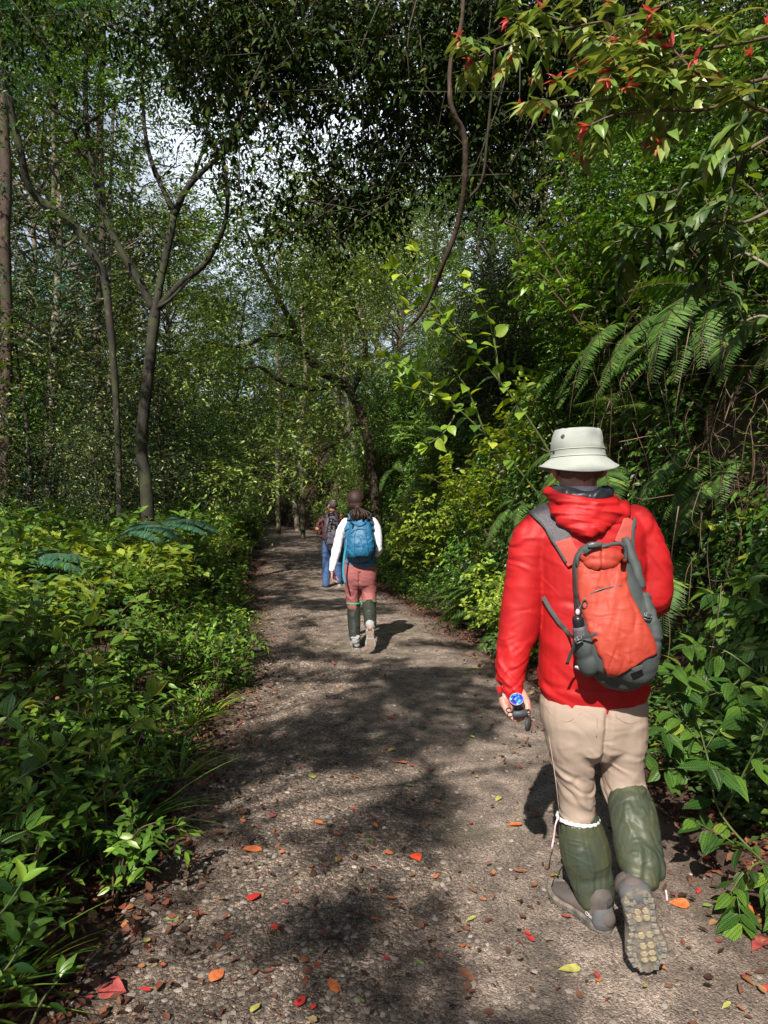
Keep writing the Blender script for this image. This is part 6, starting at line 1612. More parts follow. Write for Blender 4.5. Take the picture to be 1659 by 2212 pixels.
# ridged leaved branches close to the viewer
def stemleaf(name, paths, leaf, wr, mat, label, cat, kind='fine', node=.09, droop=.3, stem='stem_green', r0=.005, tuft=4, whorl=False, group=None, red=False, z0=None, twigs=False):
    """a plant made of given stems (lists of pix points); opposite leaves along each"""
    lb = MB()
    base = pix(*paths[0][0])
    e = thing(name, (base[0], base[1], base[2] if z0 is None else z0), label, cat, group)
    for pts in paths:
        sb = MB()
        P, R = smooth_path([pix(*p) for p in pts], list(np.linspace(r0, r0 * .4, len(pts))), 6)
        V, fs = sweep(P, R[:, 0], sides=6, ref=(0.3, 1, 0)); sb.add(V, fs)
        L = np.linalg.norm(np.diff(P, axis=0), axis=1).sum()
        nn = max(2, int(L * .75 / node)); tt = .25 + .75 * (np.arange(nn) + .5) / nn
        idx = tt * (len(P) - 1); i0 = np.minimum(idx.astype(int), len(P) - 2); f = (idx - i0)[:, None]
        B = P[i0] * (1 - f) + P[i0 + 1] * f; T = norm(P[i0 + 1] - P[i0])
        sv = norm(np.cross(T, np.array([0, -.3, 1.0]))); sw = np.cross(T, sv)
        rot = (np.arange(nn) % 2) * 1.3 + rng.normal(size=nn) * .3
        sd = sv * np.cos(rot)[:, None] + sw * np.sin(rot)[:, None]
        for sg in (-1, 1):
            D = sd * sg + T * .4 + .2 * rng.normal(size=B.shape) + np.array([0, -.1, -.05])
            N = np.array([0, -.25, 1.0]) + .3 * rng.normal(size=B.shape)
            sz = leaf * (.65 + .6 * rng.random(nn)) * (1.05 - .4 * tt)
            leaves(lb, B + norm(D) * .012, D, N, sz, sz * wr, kind, droop * (.5 + rng.random(nn)), .2, np.clip(rng.normal(.45 if not red else .35, .22, nn), 0, .68 if red else .95))
        if twigs:
            for q in range(0, nn):
                for sg in (-1, 1):
                    if rng.random() > .62: continue
                    d0 = norm(sd[q] * sg + T[q] * .7 + .25 * rng.normal(size=3)); l0 = leaf * rng.uniform(.9, 2.2)
                    p1 = B[q] + d0 * l0; tube(sb, [B[q], B[q] + d0 * l0 * .5 + [0, 0, .01], p1], [r0 * .4, r0 * .3, r0 * .2], 4, 2)
                    k_ = int(l0 / (leaf * .35)) + 1
                    bb = B[q] + d0 * (np.linspace(.3, 1, k_)[:, None] * l0)
                    for s2 in (-1, 1):
                        leaves(lb, bb, norm(np.cross(d0, [0, -.3, 1.0])) * s2 + d0 * .5 + .25 * rng.normal(size=(k_, 3)) - [0, 0, .25], np.array([0, -.3, 1.0]) + .35 * rng.normal(size=(k_, 3)), leaf * (.6 + .4 * rng.random(k_)), leaf * wr * .8, kind, droop, .2, np.clip(rng.normal(.5, .2, k_), 0, .68 if red else .95))
                    if red:
                        isr = rng.random() < .55; kk = 6
                        leaves(lb, np.repeat(p1[None], kk, 0), d0 * .6 + rdir(kk) * .8 + [0, 0, .25], np.array([0, -.3, 1.0]) + .4 * rng.normal(size=(kk, 3)), leaf * (.28 + .28 * rng.random(kk)), leaf * wr * .36, kind, .35, .3, (.76 + .24 * rng.random(kk)) if isr else (.45 + .24 * rng.random(kk)))
        D = T[-1] * 1.0 + rdir(tuft) * .75
        leaves(lb, np.repeat(P[-1:], tuft, 0), D, np.array([0, -.25, 1.0]) + .3 * rng.normal(size=(tuft, 3)), leaf * (.55 if red else .7), leaf * (.42 if red else .7) * wr, kind, .2, .25, (.8 + .2 * rng.random(tuft)) if red else (.5 + .4 * rng.random(tuft)))
        sb.build('stem', M[stem], e)
    lb.build('leaves', mat, e)
    return e
stemleaf('big_leaf_plant', [[(1250, 1080, 7.2), (1140, 900, 7.0), (1010, 740, 6.8), (920, 640, 6.6), (850, 575, 6.5)], [(1010, 740, 6.8), (950, 700, 6.6), (880, 660, 6.5)], [(1080, 830, 6.9), (1060, 700, 6.8), (1010, 600, 6.7)], [(920, 640, 6.6), (930, 580, 6.6), (900, 540, 6.5)]],
         .19, .70, M['leaf_lime'], 'pale big leaved shrub leaning out from the bank, the upper of two', 'shrub', node=.11, droop=.35, r0=.014, z0=2.2)
stemleaf('big_leaf_plant', [[(1220, 1140, 7.6), (1110, 1000, 7.3), (990, 880, 7.0), (900, 800, 6.8), (830, 770, 6.7)], [(990, 880, 7.0), (930, 850, 6.8), (870, 830, 6.7)], [(1050, 940, 7.1), (1010, 840, 7.0), (960, 770, 6.9)], [(990, 880, 7.0), (960, 930, 6.9), (920, 960, 6.8)]],
         .17, .70, M['leaf_lime'], 'pale big leaved shrub leaning out from the bank, the lower of two', 'shrub', node=.10, droop=.35, r0=.012, z0=1.8)
stemleaf('leafy_branch', [[(1690, 1900, 2.6), (1560, 1760, 2.65), (1530, 1640, 2.7), (1505, 1550, 2.75), (1480, 1470, 2.8)], [(1560, 1760, 2.65), (1600, 1680, 2.6), (1640, 1600, 2.5), (1670, 1530, 2.45)], [(1545, 1700, 2.68), (1500, 1660, 2.75), (1470, 1620, 2.8)], [(1690, 1900, 2.6), (1650, 1860, 2.55), (1610, 1880, 2.5), (1575, 1930, 2.5)]],
         .115, .5, M['leaf_ridged'], 'ridged leafy stems at the right edge beside the trousers', 'plant', z0=.05, twigs=True)
stemleaf('leafy_branch', [[(1700, 1500, 3.0), (1620, 1440, 3.0), (1560, 1400, 3.05), (1500, 1390, 3.1)], [(1620, 1440, 3.0), (1580, 1480, 2.95), (1530, 1500, 3.0)], [(1700, 1620, 2.9), (1640, 1560, 2.9), (1590, 1530, 2.95)], [(1690, 1330, 3.1), (1640, 1300, 3.1), (1590, 1330, 3.1)], [(1690, 1260, 2.9), (1650, 1240, 2.9), (1610, 1250, 2.95)]],
         .12, .52, M['leaf_ridged'], 'dark ridged leaf sprays right of the backpack', 'plant', z0=.4, twigs=True)
stemleaf('leafy_branch', [[(-40, 1620, 2.6), (20, 1540, 2.65), (70, 1480, 2.7)], [(-40, 1760, 2.5), (40, 1680, 2.5), (110, 1640, 2.55), (150, 1600, 2.6)], [(-60, 1900, 2.3), (0, 1820, 2.3), (60, 1790, 2.35)]],
         .135, .5, M['leaf_ridged'], 'large ridged leaves at the left edge low in the thicket', 'plant', z0=.1)
stemleaf('leafy_branch', [[(230, 1800, 3.0), (225, 1700, 3.05), (215, 1600, 3.1), (205, 1480, 3.1), (195, 1350, 3.1)], [(215, 1600, 3.1), (290, 1560, 3.0), (330, 1500, 3.0)], [(210, 1520, 3.1), (150, 1450, 3.1), (130, 1380, 3.1)]],
         .125, .5, M['leaf_ridged_lime'], 'tall sunlit ridged leaf stem standing out of the left thicket', 'plant', z0=.05)
stemleaf('leafy_branch', [[(-60, 900, 2.2), (-20, 780, 2.2), (10, 705, 2.2)], [(-60, 900, 2.2), (-30, 840, 2.2), (-10, 800, 2.2)]],
         .10, .55, M['leaf_lime'], 'single leafy shoot poking in at the left edge', 'plant', tuft=2, z0=.1)
stemleaf('leafy_branch', [[(-30, 2140, 1.85), (20, 2080, 1.9), (60, 2010, 1.95)], [(-30, 2000, 1.9), (10, 1960, 1.9), (50, 1900, 1.95)], [(60, 2230, 1.9), (90, 2160, 1.95), (130, 2110, 2.0)]],
         .10, .42, M['leaf_mid'], 'narrow leafy shoots in the bottom left corner', 'plant', z0=.05)
# climbing / leaning dark sprays that hang in from the right
stemleaf('hanging_branch', [[(1720, 260, 3.0), (1600, 330, 3.1), (1500, 390, 3.3), (1430, 420, 3.4)], [(1720, 420, 3.2), (1600, 480, 3.3), (1500, 470, 3.4), (1400, 500, 3.5), (1330, 520, 3.6)], [(1720, 620, 3.2), (1640, 560, 3.2), (1560, 530, 3.3), (1470, 560, 3.5)], [(1600, 330, 3.1), (1580, 420, 3.1), (1560, 500, 3.1)], [(1700, 100, 3.0), (1640, 180, 3.0), (1600, 260, 3.0)], [(1720, 720, 3.0), (1650, 680, 3.1), (1590, 700, 3.1)]],
         .13, .4, M['leaf_dark'], 'dark long leaved branches reaching in from the right edge', 'branch', node=.09, droop=.5, twigs=True, stem='bark_pale', r0=.010, z0=2.6)
stemleaf('hanging_branch', [[(1560, -60, 2.9), (1400, 20, 2.8), (1240, 55, 2.7), (1120, 85, 2.6), (1020, 125, 2.6)], [(1240, 55, 2.7), (1170, 30, 2.7), (1100, 40, 2.7)], [(1400, 20, 2.8), (1340, 60, 2.7), (1280, 100, 2.7)]],
         .085, .42, M['leaf_red'], 'red tipped branch crossing the top, left of the larger one', 'branch', node=.075, droop=.4, stem='stem_brown', r0=.006, tuft=7, red=True, twigs=True, z0=3.2)
stemleaf('hanging_branch', [[(1740, 60, 2.7), (1600, 90, 2.6), (1480, 110, 2.5), (1380, 125, 2.5), (1320, 150, 2.5)], [(1600, 90, 2.6), (1500, 60, 2.5), (1430, 80, 2.5)], [(1740, 140, 2.7), (1620, 175, 2.6), (1500, 185, 2.5), (1400, 200, 2.5), (1290, 215, 2.45), (1190, 225, 2.45)], [(1620, 175, 2.6), (1540, 230, 2.5), (1430, 235, 2.45), (1330, 245, 2.45), (1270, 270, 2.45)], [(1480, 110, 2.5), (1430, 150, 2.45), (1370, 165, 2.45)], [(1740, 240, 2.6), (1640, 235, 2.5), (1560, 180, 2.5)], [(1560, 180, 2.5), (1500, 150, 2.4), (1450, 100, 2.4)]],
         .10, .42, M['leaf_red'], 'sunlit branch with clusters of red young leaves in the upper right', 'branch', node=.075, droop=.4, stem='stem_brown', r0=.008, tuft=8, red=True, twigs=True, z0=2.8)

# dark canopy hanging over the trail: a tree rooted on the right bank beside the viewer
oh = thing('overhanging_tree', (4.6, 3.2, gz(4.6, 3.2)), 'dark tree canopy hanging down over the middle of the trail at the top', 'tree')
tb, lb = MB(), MB()
tube(tb, [(4.6, 3.2, gz(4.6, 3.2) - .2), (4.2, 3.4, 5.5), (3.6, 4.8, 8.6), (2.2, 6.0, 9.2), (.6, 6.8, 8.8), (-1.2, 7.2, 8.2), (-3.0, 7.4, 7.8)], [.16, .14, .11, .08, .055, .035, .02], 9, 5, wob=.1)
tops = []
regs = [((860, 120), (300, 150), 190), ((770, 360), (120, 120), 62), ((700, 60), (250, 90), 80), ((1010, 240), (120, 150), 60), ((430, 60), (110, 90), 26), ((470, 240), (50, 70), 5), ((505, 380), (25, 60), 3), ((740, 470), (80, 40), 16), ((560, 190), (90, 60), 22), ((1180, 60), (170, 110), 55), ((330, 20), (140, 60), 22), ((1130, 300), (90, 130), 22), ((1480, 40), (230, 100), 46), ((1590, 240), (100, 170), 22), ((60, 10), (50, 35), 6), ((1060, 400), (60, 60), 8)]
for (cx, cy_), (sx, sy), n in regs:
    for q in range(n):
        x = cx + np.clip(rng.normal() * .8, -2.2, 2.0) * sx; y = cy_ + np.clip(rng.normal() * .62, -1.6, 1.35) * sy
        Y = rng.uniform(6.6, 9.0)
        p = pix(x, y, Y)
        hd = norm(np.array([rng.normal(), rng.normal() * .7, -.25 + .25 * rng.normal()]))
        L = rng.uniform(.45, 1.1)
        q_ = p + hd * L * .5; pts = np.array([p - hd * L * .5 + [0, 0, .05], p, q_ - [0, 0, .10 * rng.random()]])
        tops.append(pts[0])
        tube(tb, pts, [.006, .0045, .002], 4, 3)
        T0 = pts[0] + (pts[1] - pts[0]) * rng.random((6, 1)); T1 = pts[1] + (pts[2] - pts[1]) * rng.random((6, 1))
        Bq = np.concatenate([T0, T1]); Dq = hd * .5 + rdir(12) * np.array([1, 1, .55]); Dq[:, 2] -= .22
        B, LD, NN = sprays(Bq, Dq, 9, .36)
        LD[:, 2] -= .40
        gq = B + SUN[None] * (B[:, 2] / -SUN[2])[:, None]
        ok = ((gq[:, 0] + .85) / .7) ** 2 + ((gq[:, 1] - 14.4) / 1.3) ** 2 > 1
        ok &= ((gq[:, 0] - .15) / .5) ** 2 + ((gq[:, 1] - 9.0) / 1.2) ** 2 > 1
        ok &= ~((gq[:, 0] > .45) & (gq[:, 0] < 3.4) & (gq[:, 1] < 13.2) & (rng.random(len(B)) < .85))
        B, LD, NN = B[ok], LD[ok], NN[ok]
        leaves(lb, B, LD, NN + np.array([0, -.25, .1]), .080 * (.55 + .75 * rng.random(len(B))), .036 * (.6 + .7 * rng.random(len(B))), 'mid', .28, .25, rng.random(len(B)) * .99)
for k, p in enumerate(tops):
    if k % 3 == 0: limb_to(tb, np.array([min(3.2, p[0] + .8 + .4 * rng.normal()), 7.4 + .5 * rng.normal(), max(8.3, p[2] + .7)]), p, .014, .004, .12, 4)
tb.build('trunk', M['bark_dark'], oh)
lb.build('hanging_sprays', M['leaf_canopy_shade'], oh)

for k, (x, y, e) in enumerate(scatter(60, 17, 46, .2, 5.0, 1, .55, 61) + scatter(36, 20, 46, .2, 4.0, -1, .6, 62)):
    plant(FIN[k % 4], (x, y, gz(x, y) - .05), k * 1.7, 1.5 + .9 * rng.random(), 'distant_bush', 'leafy bush beside the far stretch of the trail', 'shrub', 'bushes beside the far stretch of the trail')
# unseen trees added behind the viewer, crowns shaped to dapple the trail
gpts = []
r_ = np.random.default_rng(3)
N_ = 5200
X_ = r_.uniform(-7.5, 7.5, N_); Y_ = r_.uniform(.8, 16.5, N_); H_ = r_.uniform(5.6, 9.2, N_)
# shaded: dark ground cells and most of what hangs high in the picture
keep = (~lit_map(X_, Y_))
pos = np.stack([X_, Y_, 0 * X_], -1) - SUN[None] * (H_ / -SUN[2])[:, None]
keep &= (pos[:, 1] < 5.2) | (pos[:, 2] > 1.5 + .80 * pos[:, 1])
pos = pos[keep]
trunks = np.array([(-4.2, -3.0), (-5.8, 2.6), (4.9, -2.6), (1.6, -8.5), (-2.2, -9.5), (6.2, 1.4)])
d2 = ((pos[:, None, :2] - trunks[None]) ** 2).sum(2)
own = d2.argmin(1)
for k, (tx, ty_) in enumerate(trunks):
    cl = pos[own == k]
    if len(cl) < 5: continue
    e = thing('added_shade_tree', (tx, ty_, gz(tx, ty_)), 'unseen tree added behind the viewer, crown shaped to dapple the trail with shade', 'tree', 'unseen trees added for their shade')
    tb = MB()
    top = np.array([tx, ty_, 8.0])
    P = [np.array([tx, ty_, gz(tx, ty_) - .2]), np.array([tx + .1, ty_, 3.0]), np.array([tx, ty_ + .1, 6.0]), top]
    tube(tb, P, [.2, .17, .14, .08], 9, 4, wob=.1)
    for c in cl[:: max(1, len(cl) // 30)]:
        limb_to(tb, np.array([tx, ty_, min(7.6, c[2] * .8)]), c, .035, .008, .12)
    tb.build('trunk', M['bark'], e)
    lm = MB()
    nt = 9
    Pb = np.repeat(cl, nt, 0) + rng.normal(size=(len(cl) * nt, 3)) * .16
    B, LD, NN = sprays(Pb, rdir(len(Pb)) * [1, 1, .5], 7, .34)
    # drop whatever would shade a sunny patch
    tq = B[:, 2] / -SUN[2]
    gxy = B + SUN[None] * tq[:, None]
    q = ~lit_map(gxy[:, 0], gxy[:, 1])
    B, LD, NN = B[q], LD[q], NN[q]
    sz = .095 * (.65 + .7 * rng.random(len(B)))
    leaves(lm, B, LD, NN, sz, sz * .5, 'rh', .25, .3, rng.random(len(B)) * .97)
    lm.build('crown', M['leaf_mid'], e)

# ------------------------------------------------------------------ ground cover nobody could count
def cover(name, n, y0, y1, e0, e1, side, size, wr, mat, hmax, label, kind='rh', ypow=1.5, dark=False):
    r = np.random.default_rng(len(name) * 7 + n)
    y = y0 + (y1 - y0) * r.random(n) ** ypow
    e = e0 + (e1 - e0) * r.random(n)
    x = trail_c(y) + side * (HW + e)
    q = np.abs(x) < .62 * y + 1.2; x, y, e = x[q], y[q], e[q]
    z = ground_z(x, y)
    hh = hmax * np.minimum(1, .15 + e / .9)
    P = np.stack([x, y, z + .02 + hh * r.random(len(x)) ** .8], -1)
    if side > 0: P[:, 0] -= hh * .55 * r.random(len(x))
    cl = fbm(P, 2.0, 31)
    P = P[cl > .40]; cl = cl[cl > .40]
    lb = MB()
    a = r.random(len(P)) * 6.283
    D = np.stack([np.cos(a), np.sin(a), -.25 + .5 * r.random(len(P))], -1)
    leaves(lb, P, D, np.array([0, 0, 1.0]) + .45 * r.normal(size=P.shape), size * (.6 + .8 * r.random(len(P))), size * wr * (.6 + .8 * r.random(len(P))), kind, .3, .25, np.clip(r.normal(.42, .22, len(P)) + (cl - .5) * .5, 0, .96))
    o = lb.build(name, mat); tag(o, label, None, None, 'stuff'); return o
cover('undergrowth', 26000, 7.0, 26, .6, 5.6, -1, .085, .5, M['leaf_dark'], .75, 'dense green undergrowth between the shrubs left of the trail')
cover('bank_undergrowth', 90000, 3.2, 32, .30, 6.0, 1, .065, .45, M['leaf_mid'], .55, 'dense leafy ground cover on the right bank')
cover('bank_creepers', 90000, 3.0, 30, .25, 5.5, 1, .060, .45, M['leaf_dark'], .70, 'dark creeping leaves on the right bank')
r = np.random.default_rng(55); n = 70000
y = 3.2 + 16 * r.random(n) ** 1.3; e = .38 + 1.1 * r.random(n)
x = trail_c(y) + HW + e; z = ground_z(x, y)
P = np.stack([x - .05 - .28 * r.random(n) ** 2, y, z + .1 * r.random(n)], -1)
P = P[(fbm(P, 1.5, 35) > .44 + .05 * (y < 5)) & (z > .2)]
lb = MB(); D = np.stack([-.7 - .3 * r.random(len(P)), .8 * r.normal(size=len(P)), -.5 + .5 * r.normal(size=len(P))], -1)
leaves(lb, P, D, np.array([-.5, -.3, .8]) + .5 * r.normal(size=P.shape), .075 * (.5 + .8 * r.random(len(P))), .034 * (.6 + .7 * r.random(len(P))), 'mid', .3, .25, np.clip(r.normal(.5, .25, len(P)), 0, .96))
tag(lb.build('bank_foliage', M['leaf_mid']), 'leafy growth hanging over the steep face of the right bank', None, None, 'stuff')
# far wood behind the bend
r = np.random.default_rng(99); n = 60000
P = np.stack([r.uniform(-60, 45, n), r.uniform(62, 76, n), r.random(n) ** .8 * 16], -1)
P = P[fbm(P, .35, 5) > .42]
lb = MB(); leaves(lb, P, rdir(len(P)), rdir(len(P)), .5 * (.6 + .7 * r.random(len(P))), .28, 'rh', .2, .2, r.random(len(P)) * .9)
tag(lb.build('far_wood', M['leaf_mid']), 'far off wood closing the view beyond the trail', None, None, 'stuff')
r = np.random.default_rng(98); n = 52000
P = np.stack([r.uniform(-26, 5, n), r.uniform(24, 40, n), r.random(n) ** 1.3 * 7 + .2], -1)
P = P[(fbm(P, .6, 6) > .47) & (np.abs(P[:, 0] - trail_c(P[:, 1])) > 1.6 + .1 * P[:, 2])]
lb = MB(); leaves(lb, P, rdir(len(P)), np.array([0, 0, 1.0]) + .6 * rdir(len(P)), .19 * (.6 + .7 * r.random(len(P))), .09, 'rh', .2, .2, r.random(len(P)) * .95)
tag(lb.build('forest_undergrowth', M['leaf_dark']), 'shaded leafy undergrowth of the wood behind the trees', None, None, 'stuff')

# roots, dry stems and twigs on the dark cut of the bank
tw = MB(); r = np.random.default_rng(4)
for k in range(180):
    x, y = r.uniform(1280, 1700), r.uniform(560, 1330)
    Y = r.uniform(3.0, 4.6)
    p = pix(x, y, Y)
    gzz = gz(p[0], p[1])
    if p[2] < gzz: 
        p[0] -= (gzz - p[2]) / 1.45 + .05
    L = r.uniform(.12, .6)
    if r.random() < .62:
        d = np.array([r.normal() * .12, r.normal() * .1, -1.0])
    else:
        d = rdir(1)[0] * [1, .5, 1]
    q = p + d * L
    mid_ = (p + q) / 2 + r.normal(size=3) * .05
    tube(tw, [p, mid_, q], [(.0019 * (.4 + r.random() ** 2 * 1.6)), .0014, .0007], 4, 4)
tag(tw.build('dry_roots_and_twigs', M['root']), 'dry roots and twigs hanging on the dark cut of the bank', None, None, 'stuff')

# leaf litter along both edges and scattered over the trail
def litter(name, n, fn, label, size=.034):
    r = np.random.default_rng(n)
    x, y = fn(r, n)
    q = np.abs(x) < .62 * y + .6
    x, y = x[q], y[q]
    z = np.array([surf_z(a, b) for a, b in zip(x, y)])
    P = np.stack([x, y, z + .006 + .012 * r.random(len(x))], -1)
    a = r.random(len(P)) * 6.283
    D = np.stack([np.cos(a), np.sin(a), .25 * r.normal(size=len(P))], -1)
    N = np.array([0, 0, 1.0]) + .42 * r.normal(size=P.shape)
    s = size * (.4 + 1.0 * r.random(len(P)))
    lb = MB(); leaves(lb, P, D, N, s, s * (.35 + .4 * r.random(len(P))), 'mid', r.normal(size=len(P)) * .35, .35, np.clip(r.random(len(P)) ** 1.2, 0, 1))
    tag(lb.build(name, M['dry_leaf']), label, None, None, 'stuff')
def f_edges(r, n):
    y = 1.6 + 20 * r.random(n) ** 1.8
    s = np.where(r.random(n) < .5, -1, 1)
    e = r.normal(0, .22, n) + .14
    return trail_c(y) + s * (HW + e), y
def f_trail(r, n):
    y = 1.7 + 22 * r.random(n) ** 1.6
    u = r.uniform(-1, 1, n)
    x = trail_c(y) + u * HW * .95
    k = vnoise(np.stack([x, y * .7, 0 * x], -1), 2.3, 61) ** 2.2 * (1.6 - .9 * (u > -.2)) > r.random(n) * .8
    return x[k], y[k]
litter('leaf_litter', 20000, f_edges, 'brown and red leaf litter banked along the trail edges')
litter('trail_litter', 6500, f_trail, 'small reddish dead leaves and scraps strewn over the gravel', .026)
def f_verge(r, n):
    y = 1.6 + 8 * r.random(n) ** 1.5
    s = np.where(r.random(n) < .5, -1, 1)
    return trail_c(y) + s * (HW + 1.6 * r.random(n)), y
litter('verge_litter', 6000, f_verge, 'dead leaves under the plants beside the trail', .045)

# loose stones
def stones(n, y0, y1, smin, smax, name, label, seed):
    r = np.random.default_rng(seed)
    t_ = (1 + 5 ** .5) / 2
    iv = norm(np.array([(-1, t_, 0), (1, t_, 0), (-1, -t_, 0), (1, -t_, 0), (0, -1, t_), (0, 1, t_), (0, -1, -t_), (0, 1, -t_), (t_, 0, -1), (t_, 0, 1), (-t_, 0, -1), (-t_, 0, 1)]))
    iF = np.array([(0, 11, 5), (0, 5, 1), (0, 1, 7), (0, 7, 10), (0, 10, 11), (1, 5, 9), (5, 11, 4), (11, 10, 2), (10, 7, 6), (7, 1, 8), (3, 9, 4), (3, 4, 2), (3, 2, 6), (3, 6, 8), (3, 8, 9), (4, 9, 5), (2, 4, 11), (6, 2, 10), (8, 6, 7), (9, 8, 1)])
    y = y0 + (y1 - y0) * r.random(n) ** 1.5
    u = r.uniform(-1, 1, n)
    ww = sstep(.25, -.4, u + .3 * r.normal(size=n))
    k = r.random(n) < .12 + .88 * ww
    y, u = y[k], u[k]; x = trail_c(y) + u * HW * .97
    z = np.array([surf_z(a, b) for a, b in zip(x, y)])
    m = len(x)
    s = (smin + (smax - smin) * r.random(m) ** 2.2)
    V = iv[None] * (1 + .30 * r.normal(size=(m, 12, 1)) * .6) * np.stack([s, s * (.6 + .4 * r.random(m)), s * (.28 + .25 * r.random(m))], -1)[:, None]
    a = r.random(m) * 6.283; ca, sa = np.cos(a), np.sin(a)
    X = V[..., 0] * ca[:, None] - V[..., 1] * sa[:, None]; Yy = V[..., 0] * sa[:, None] + V[..., 1] * ca[:, None]
    V = np.stack([X + x[:, None], Yy + y[:, None], V[..., 2] + z[:, None] + s[:, None] * .06], -1)
    luv = np.zeros((m, 12, 3)); luv[..., 2] = r.random(m)[:, None]
    Fc = (iF[None] + (np.arange(m) * 12)[:, None, None]).reshape(-1, 3)
    mb = MB(); mb.add(V.reshape(-1, 3), Fc, luv.reshape(-1, 3))
    tag(mb.build(name, M['stone'], smooth=False), label, None, None, 'stuff')
M['stone'] = leaf_mat('stone', [(0, (.070, .060, .052)), (.5, (.15, .125, .108)), (.9, (.25, .21, .185)), (1, (.32, .28, .25))], rough=.8, trans=0, spec=.3)
stones(12000, 1.6, 7.5, .004, .017, 'loose_stones', 'loose grey stones bedded in the rough left half of the trail', 12)
stones(5000, 6, 15, .006, .020, 'far_stones', 'loose grey stones farther along the trail', 13)

# single fallen leaves
def fallen(x, y, L, W, col, label, group=None, rz=None, shape='fine', curl=.15):
    Yd = 1.5 * F / (y - 1103.0)
    for _ in range(3):
        X = (x - 829.5) / F * Yd; zz = surf_z(X, Yd); Yd = (1.5 - zz) * F / (y - 1103.0)
    a = rng.random() * 6.283 if rz is None else rz
    lb = MB()
    D = np.array([[math.cos(a), math.sin(a), .06]]); N = np.array([[rng.normal() * .12, -.1 + rng.normal() * .12, 1.0]])
    leaves(lb, np.array([[0, 0, 0]]) - D * L / 2, D, N, L, W, shape, curl, .12, np.array([.5]), wave=.03)
    tb_ = [-D[0] * L * .5, -D[0] * L * .72]
    me = lb.mesh('fallen_leaf', [col])
    o = link('fallen_leaf', me); o.location = (X, Yd, zz + .013)
    return tag(o, label, 'leaf', group)
def lcol(n, c, c2): return plain_mat(n, c, .55, var=.3, vscale=60, col2=c2, bump=.4, bscale=150)
LC = {'red': lcol('leaf_scarlet', (.62, .035, .03), (.42, .02, .02)), 'orange': lcol('leaf_orange', (.55, .16, .05), (.36, .09, .03)), 'brown': lcol('leaf_brown', (.22, .10, .055), (.12, .05, .03)), 'yellow': lcol('leaf_yellow', (.38, .36, .09), (.26, .25, .06)),
      'dull': lcol('leaf_dull_red', (.34, .07, .06), (.2, .03, .03)), 'green': lcol('leaf_green', (.22, .30, .07), (.12, .2, .05)), 'vermilion': lcol('leaf_vermilion', (.80, .09, .03), (.65, .05, .02))}
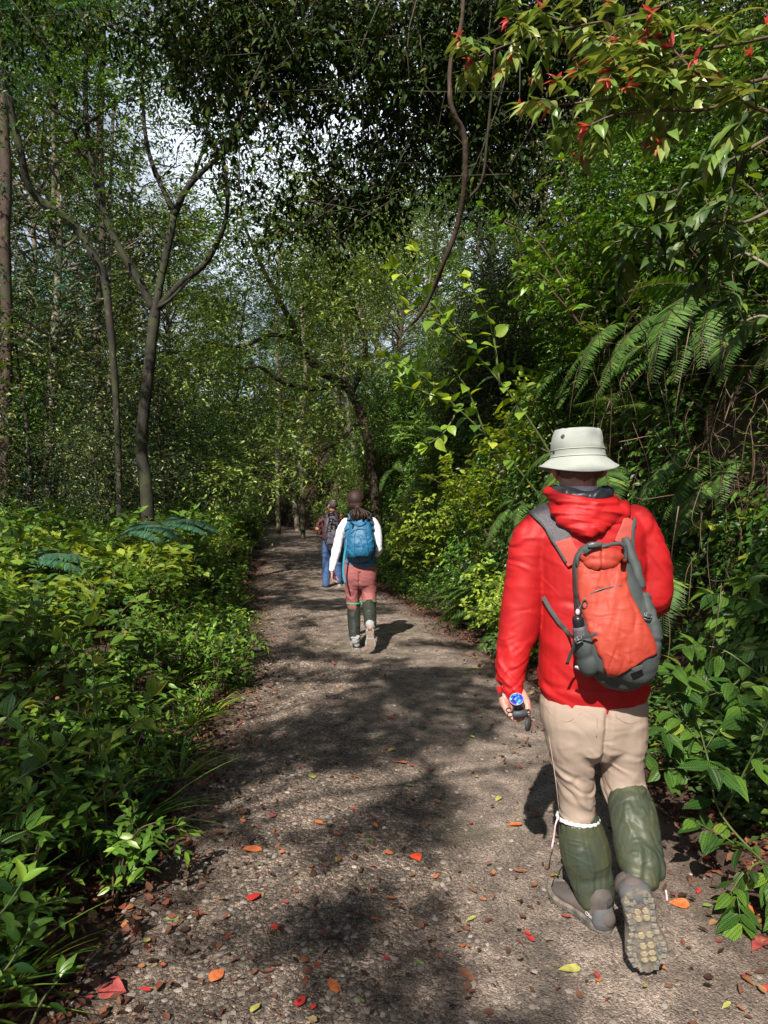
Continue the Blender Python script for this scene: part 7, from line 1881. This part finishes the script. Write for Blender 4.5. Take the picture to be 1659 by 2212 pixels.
for (x, y, L, W, c, lb) in [
    (900, 1853, .060, .052, 'vermilion', 'round vermilion leaf lying alone in the middle of the trail'),
    (243, 2140, .090, .075, 'dull', 'large dull red leaf in the lower left corner of the trail'),
    (548, 1938, .065, .05, 'red', 'crumpled scarlet leaf left of the dark patch of shade'),
    (325, 1826, .068, .045, 'dull', 'oval dull red leaf at the left gravel edge'),
    (540, 1834, .12, .05, 'orange', 'long ribbed orange brown leaf on the left gravel'),
    (470, 2108, .075, .042, 'orange', 'pear shaped orange leaf on gravel in the lower left'),
    (720, 2130, .085, .04, 'orange', 'orange red leaf near the bottom middle'),
    (1467, 1954, .075, .055, 'orange', 'broad orange leaf right of the raised boot'),
    (1230, 2096, .075, .035, 'yellow', 'yellow green leaf just below the planted boot'),
    (1010, 2110, .085, .035, 'brown', 'narrow tan leaf at the bottom middle of the trail'),
    (674, 1676, .085, .045, 'yellow', 'yellow leaf on the sunny patch left of centre'),
    (864, 1646, .09, .04, 'orange', 'orange yellow leaf in the middle of the trail beyond the vermilion one'),
    (1076, 1726, .062, .03, 'yellow', 'small yellow oval leaf left of the trousers shadow'),
    (1110, 1782, .08, .035, 'orange', 'orange leaf in the shadow left of the gaiters'),
    (1155, 1760, .075, .04, 'brown', 'rusty leaf beside the left gaiter'),
    (264, 1898, .085, .05, 'orange', 'tan curled leaf under the left plants'),
    (370, 1986, .06, .025, 'green', 'small green leaf on the left gravel'),
    (650, 2165, .06, .03, 'red', 'small bright red leaf at the bottom left of centre'),
    (1030, 1442, .10, .045, 'yellow', 'yellow brown leaf in the litter before the red sleeve'),
    (1615, 1965, .10, .05, 'orange', 'orange leaf in the litter at the right edge'),
    (1640, 2040, .10, .05, 'dull', 'dark red leaf in the lower right litter'),
    (552, 2180, .05, .025, 'yellow', 'tiny yellow green leaf at the bottom left'),
    (690, 1778, .055, .028, 'orange', 'small orange leaf on the rough gravel left of centre'),
    (845, 1620, .06, .04, 'yellow', 'olive yellow leaf in mid trail beside stones'),
    (1220, 1478, .09, .04, 'brown', 'brown leaf left of the hand')]:
    fallen(x, y, L, W, LC[c], lb)
r = np.random.default_rng(8)
cs = list(LC)
for k in range(150):
    y = 1400 + 780 * r.random() ** .8; Yd = 1.5 * F / (y - 1103)
    X = float(trail_c(Yd)) + r.uniform(-1, 1) * HW * .93; x = 829.5 + X / Yd * F
    if not (5 < x < 1655): continue
    c = cs[int(r.integers(0, 6))]; c = 'brown' if r.random() < .4 else c
    fallen(x, y, r.uniform(.022, .055), r.uniform(.012, .026), LC[c], 'small fallen leaf lying on the gravel trail', 'small fallen leaves on the trail', shape='mid', curl=r.uniform(-.3, .3))

# ------------------------------------------------------------------ labels that single out the members of the smaller rows
ORD = ['first', 'second', 'third', 'fourth', 'fifth', 'sixth', 'seventh', 'eighth', 'ninth', 'tenth', 'eleventh', 'twelfth', 'thirteenth', 'fourteenth', 'fifteenth', 'sixteenth']
def number_row(group, text):
    m = [o for o in C.objects if o.parent is None and o.get('group') == group]
    m.sort(key=lambda o: o.location.x / max(.5, o.location.y))
    for k, o in enumerate(m):
        if k < len(ORD): o['label'] = text % ORD[k]
number_row('tall trees left of the trail', 'tall slender forest tree well back on the left, %s from the left')
number_row('understory trees left of the trail', 'small dark tree in the shaded wood, %s understory tree from the left')
number_row('trees at the far end of the trail', 'forest tree leaning over the far trail, %s of that row from the left')
number_row('trees on the right bank', 'slender pale stemmed tree high on the right bank, %s from the left')
number_row('distant trees beyond the bend', 'sunlit tree beyond the end of the trail, %s of the distant row from the left')
number_row('arching ferns on the right bank', 'large fern arching left over the bank above the hat, %s from the left')
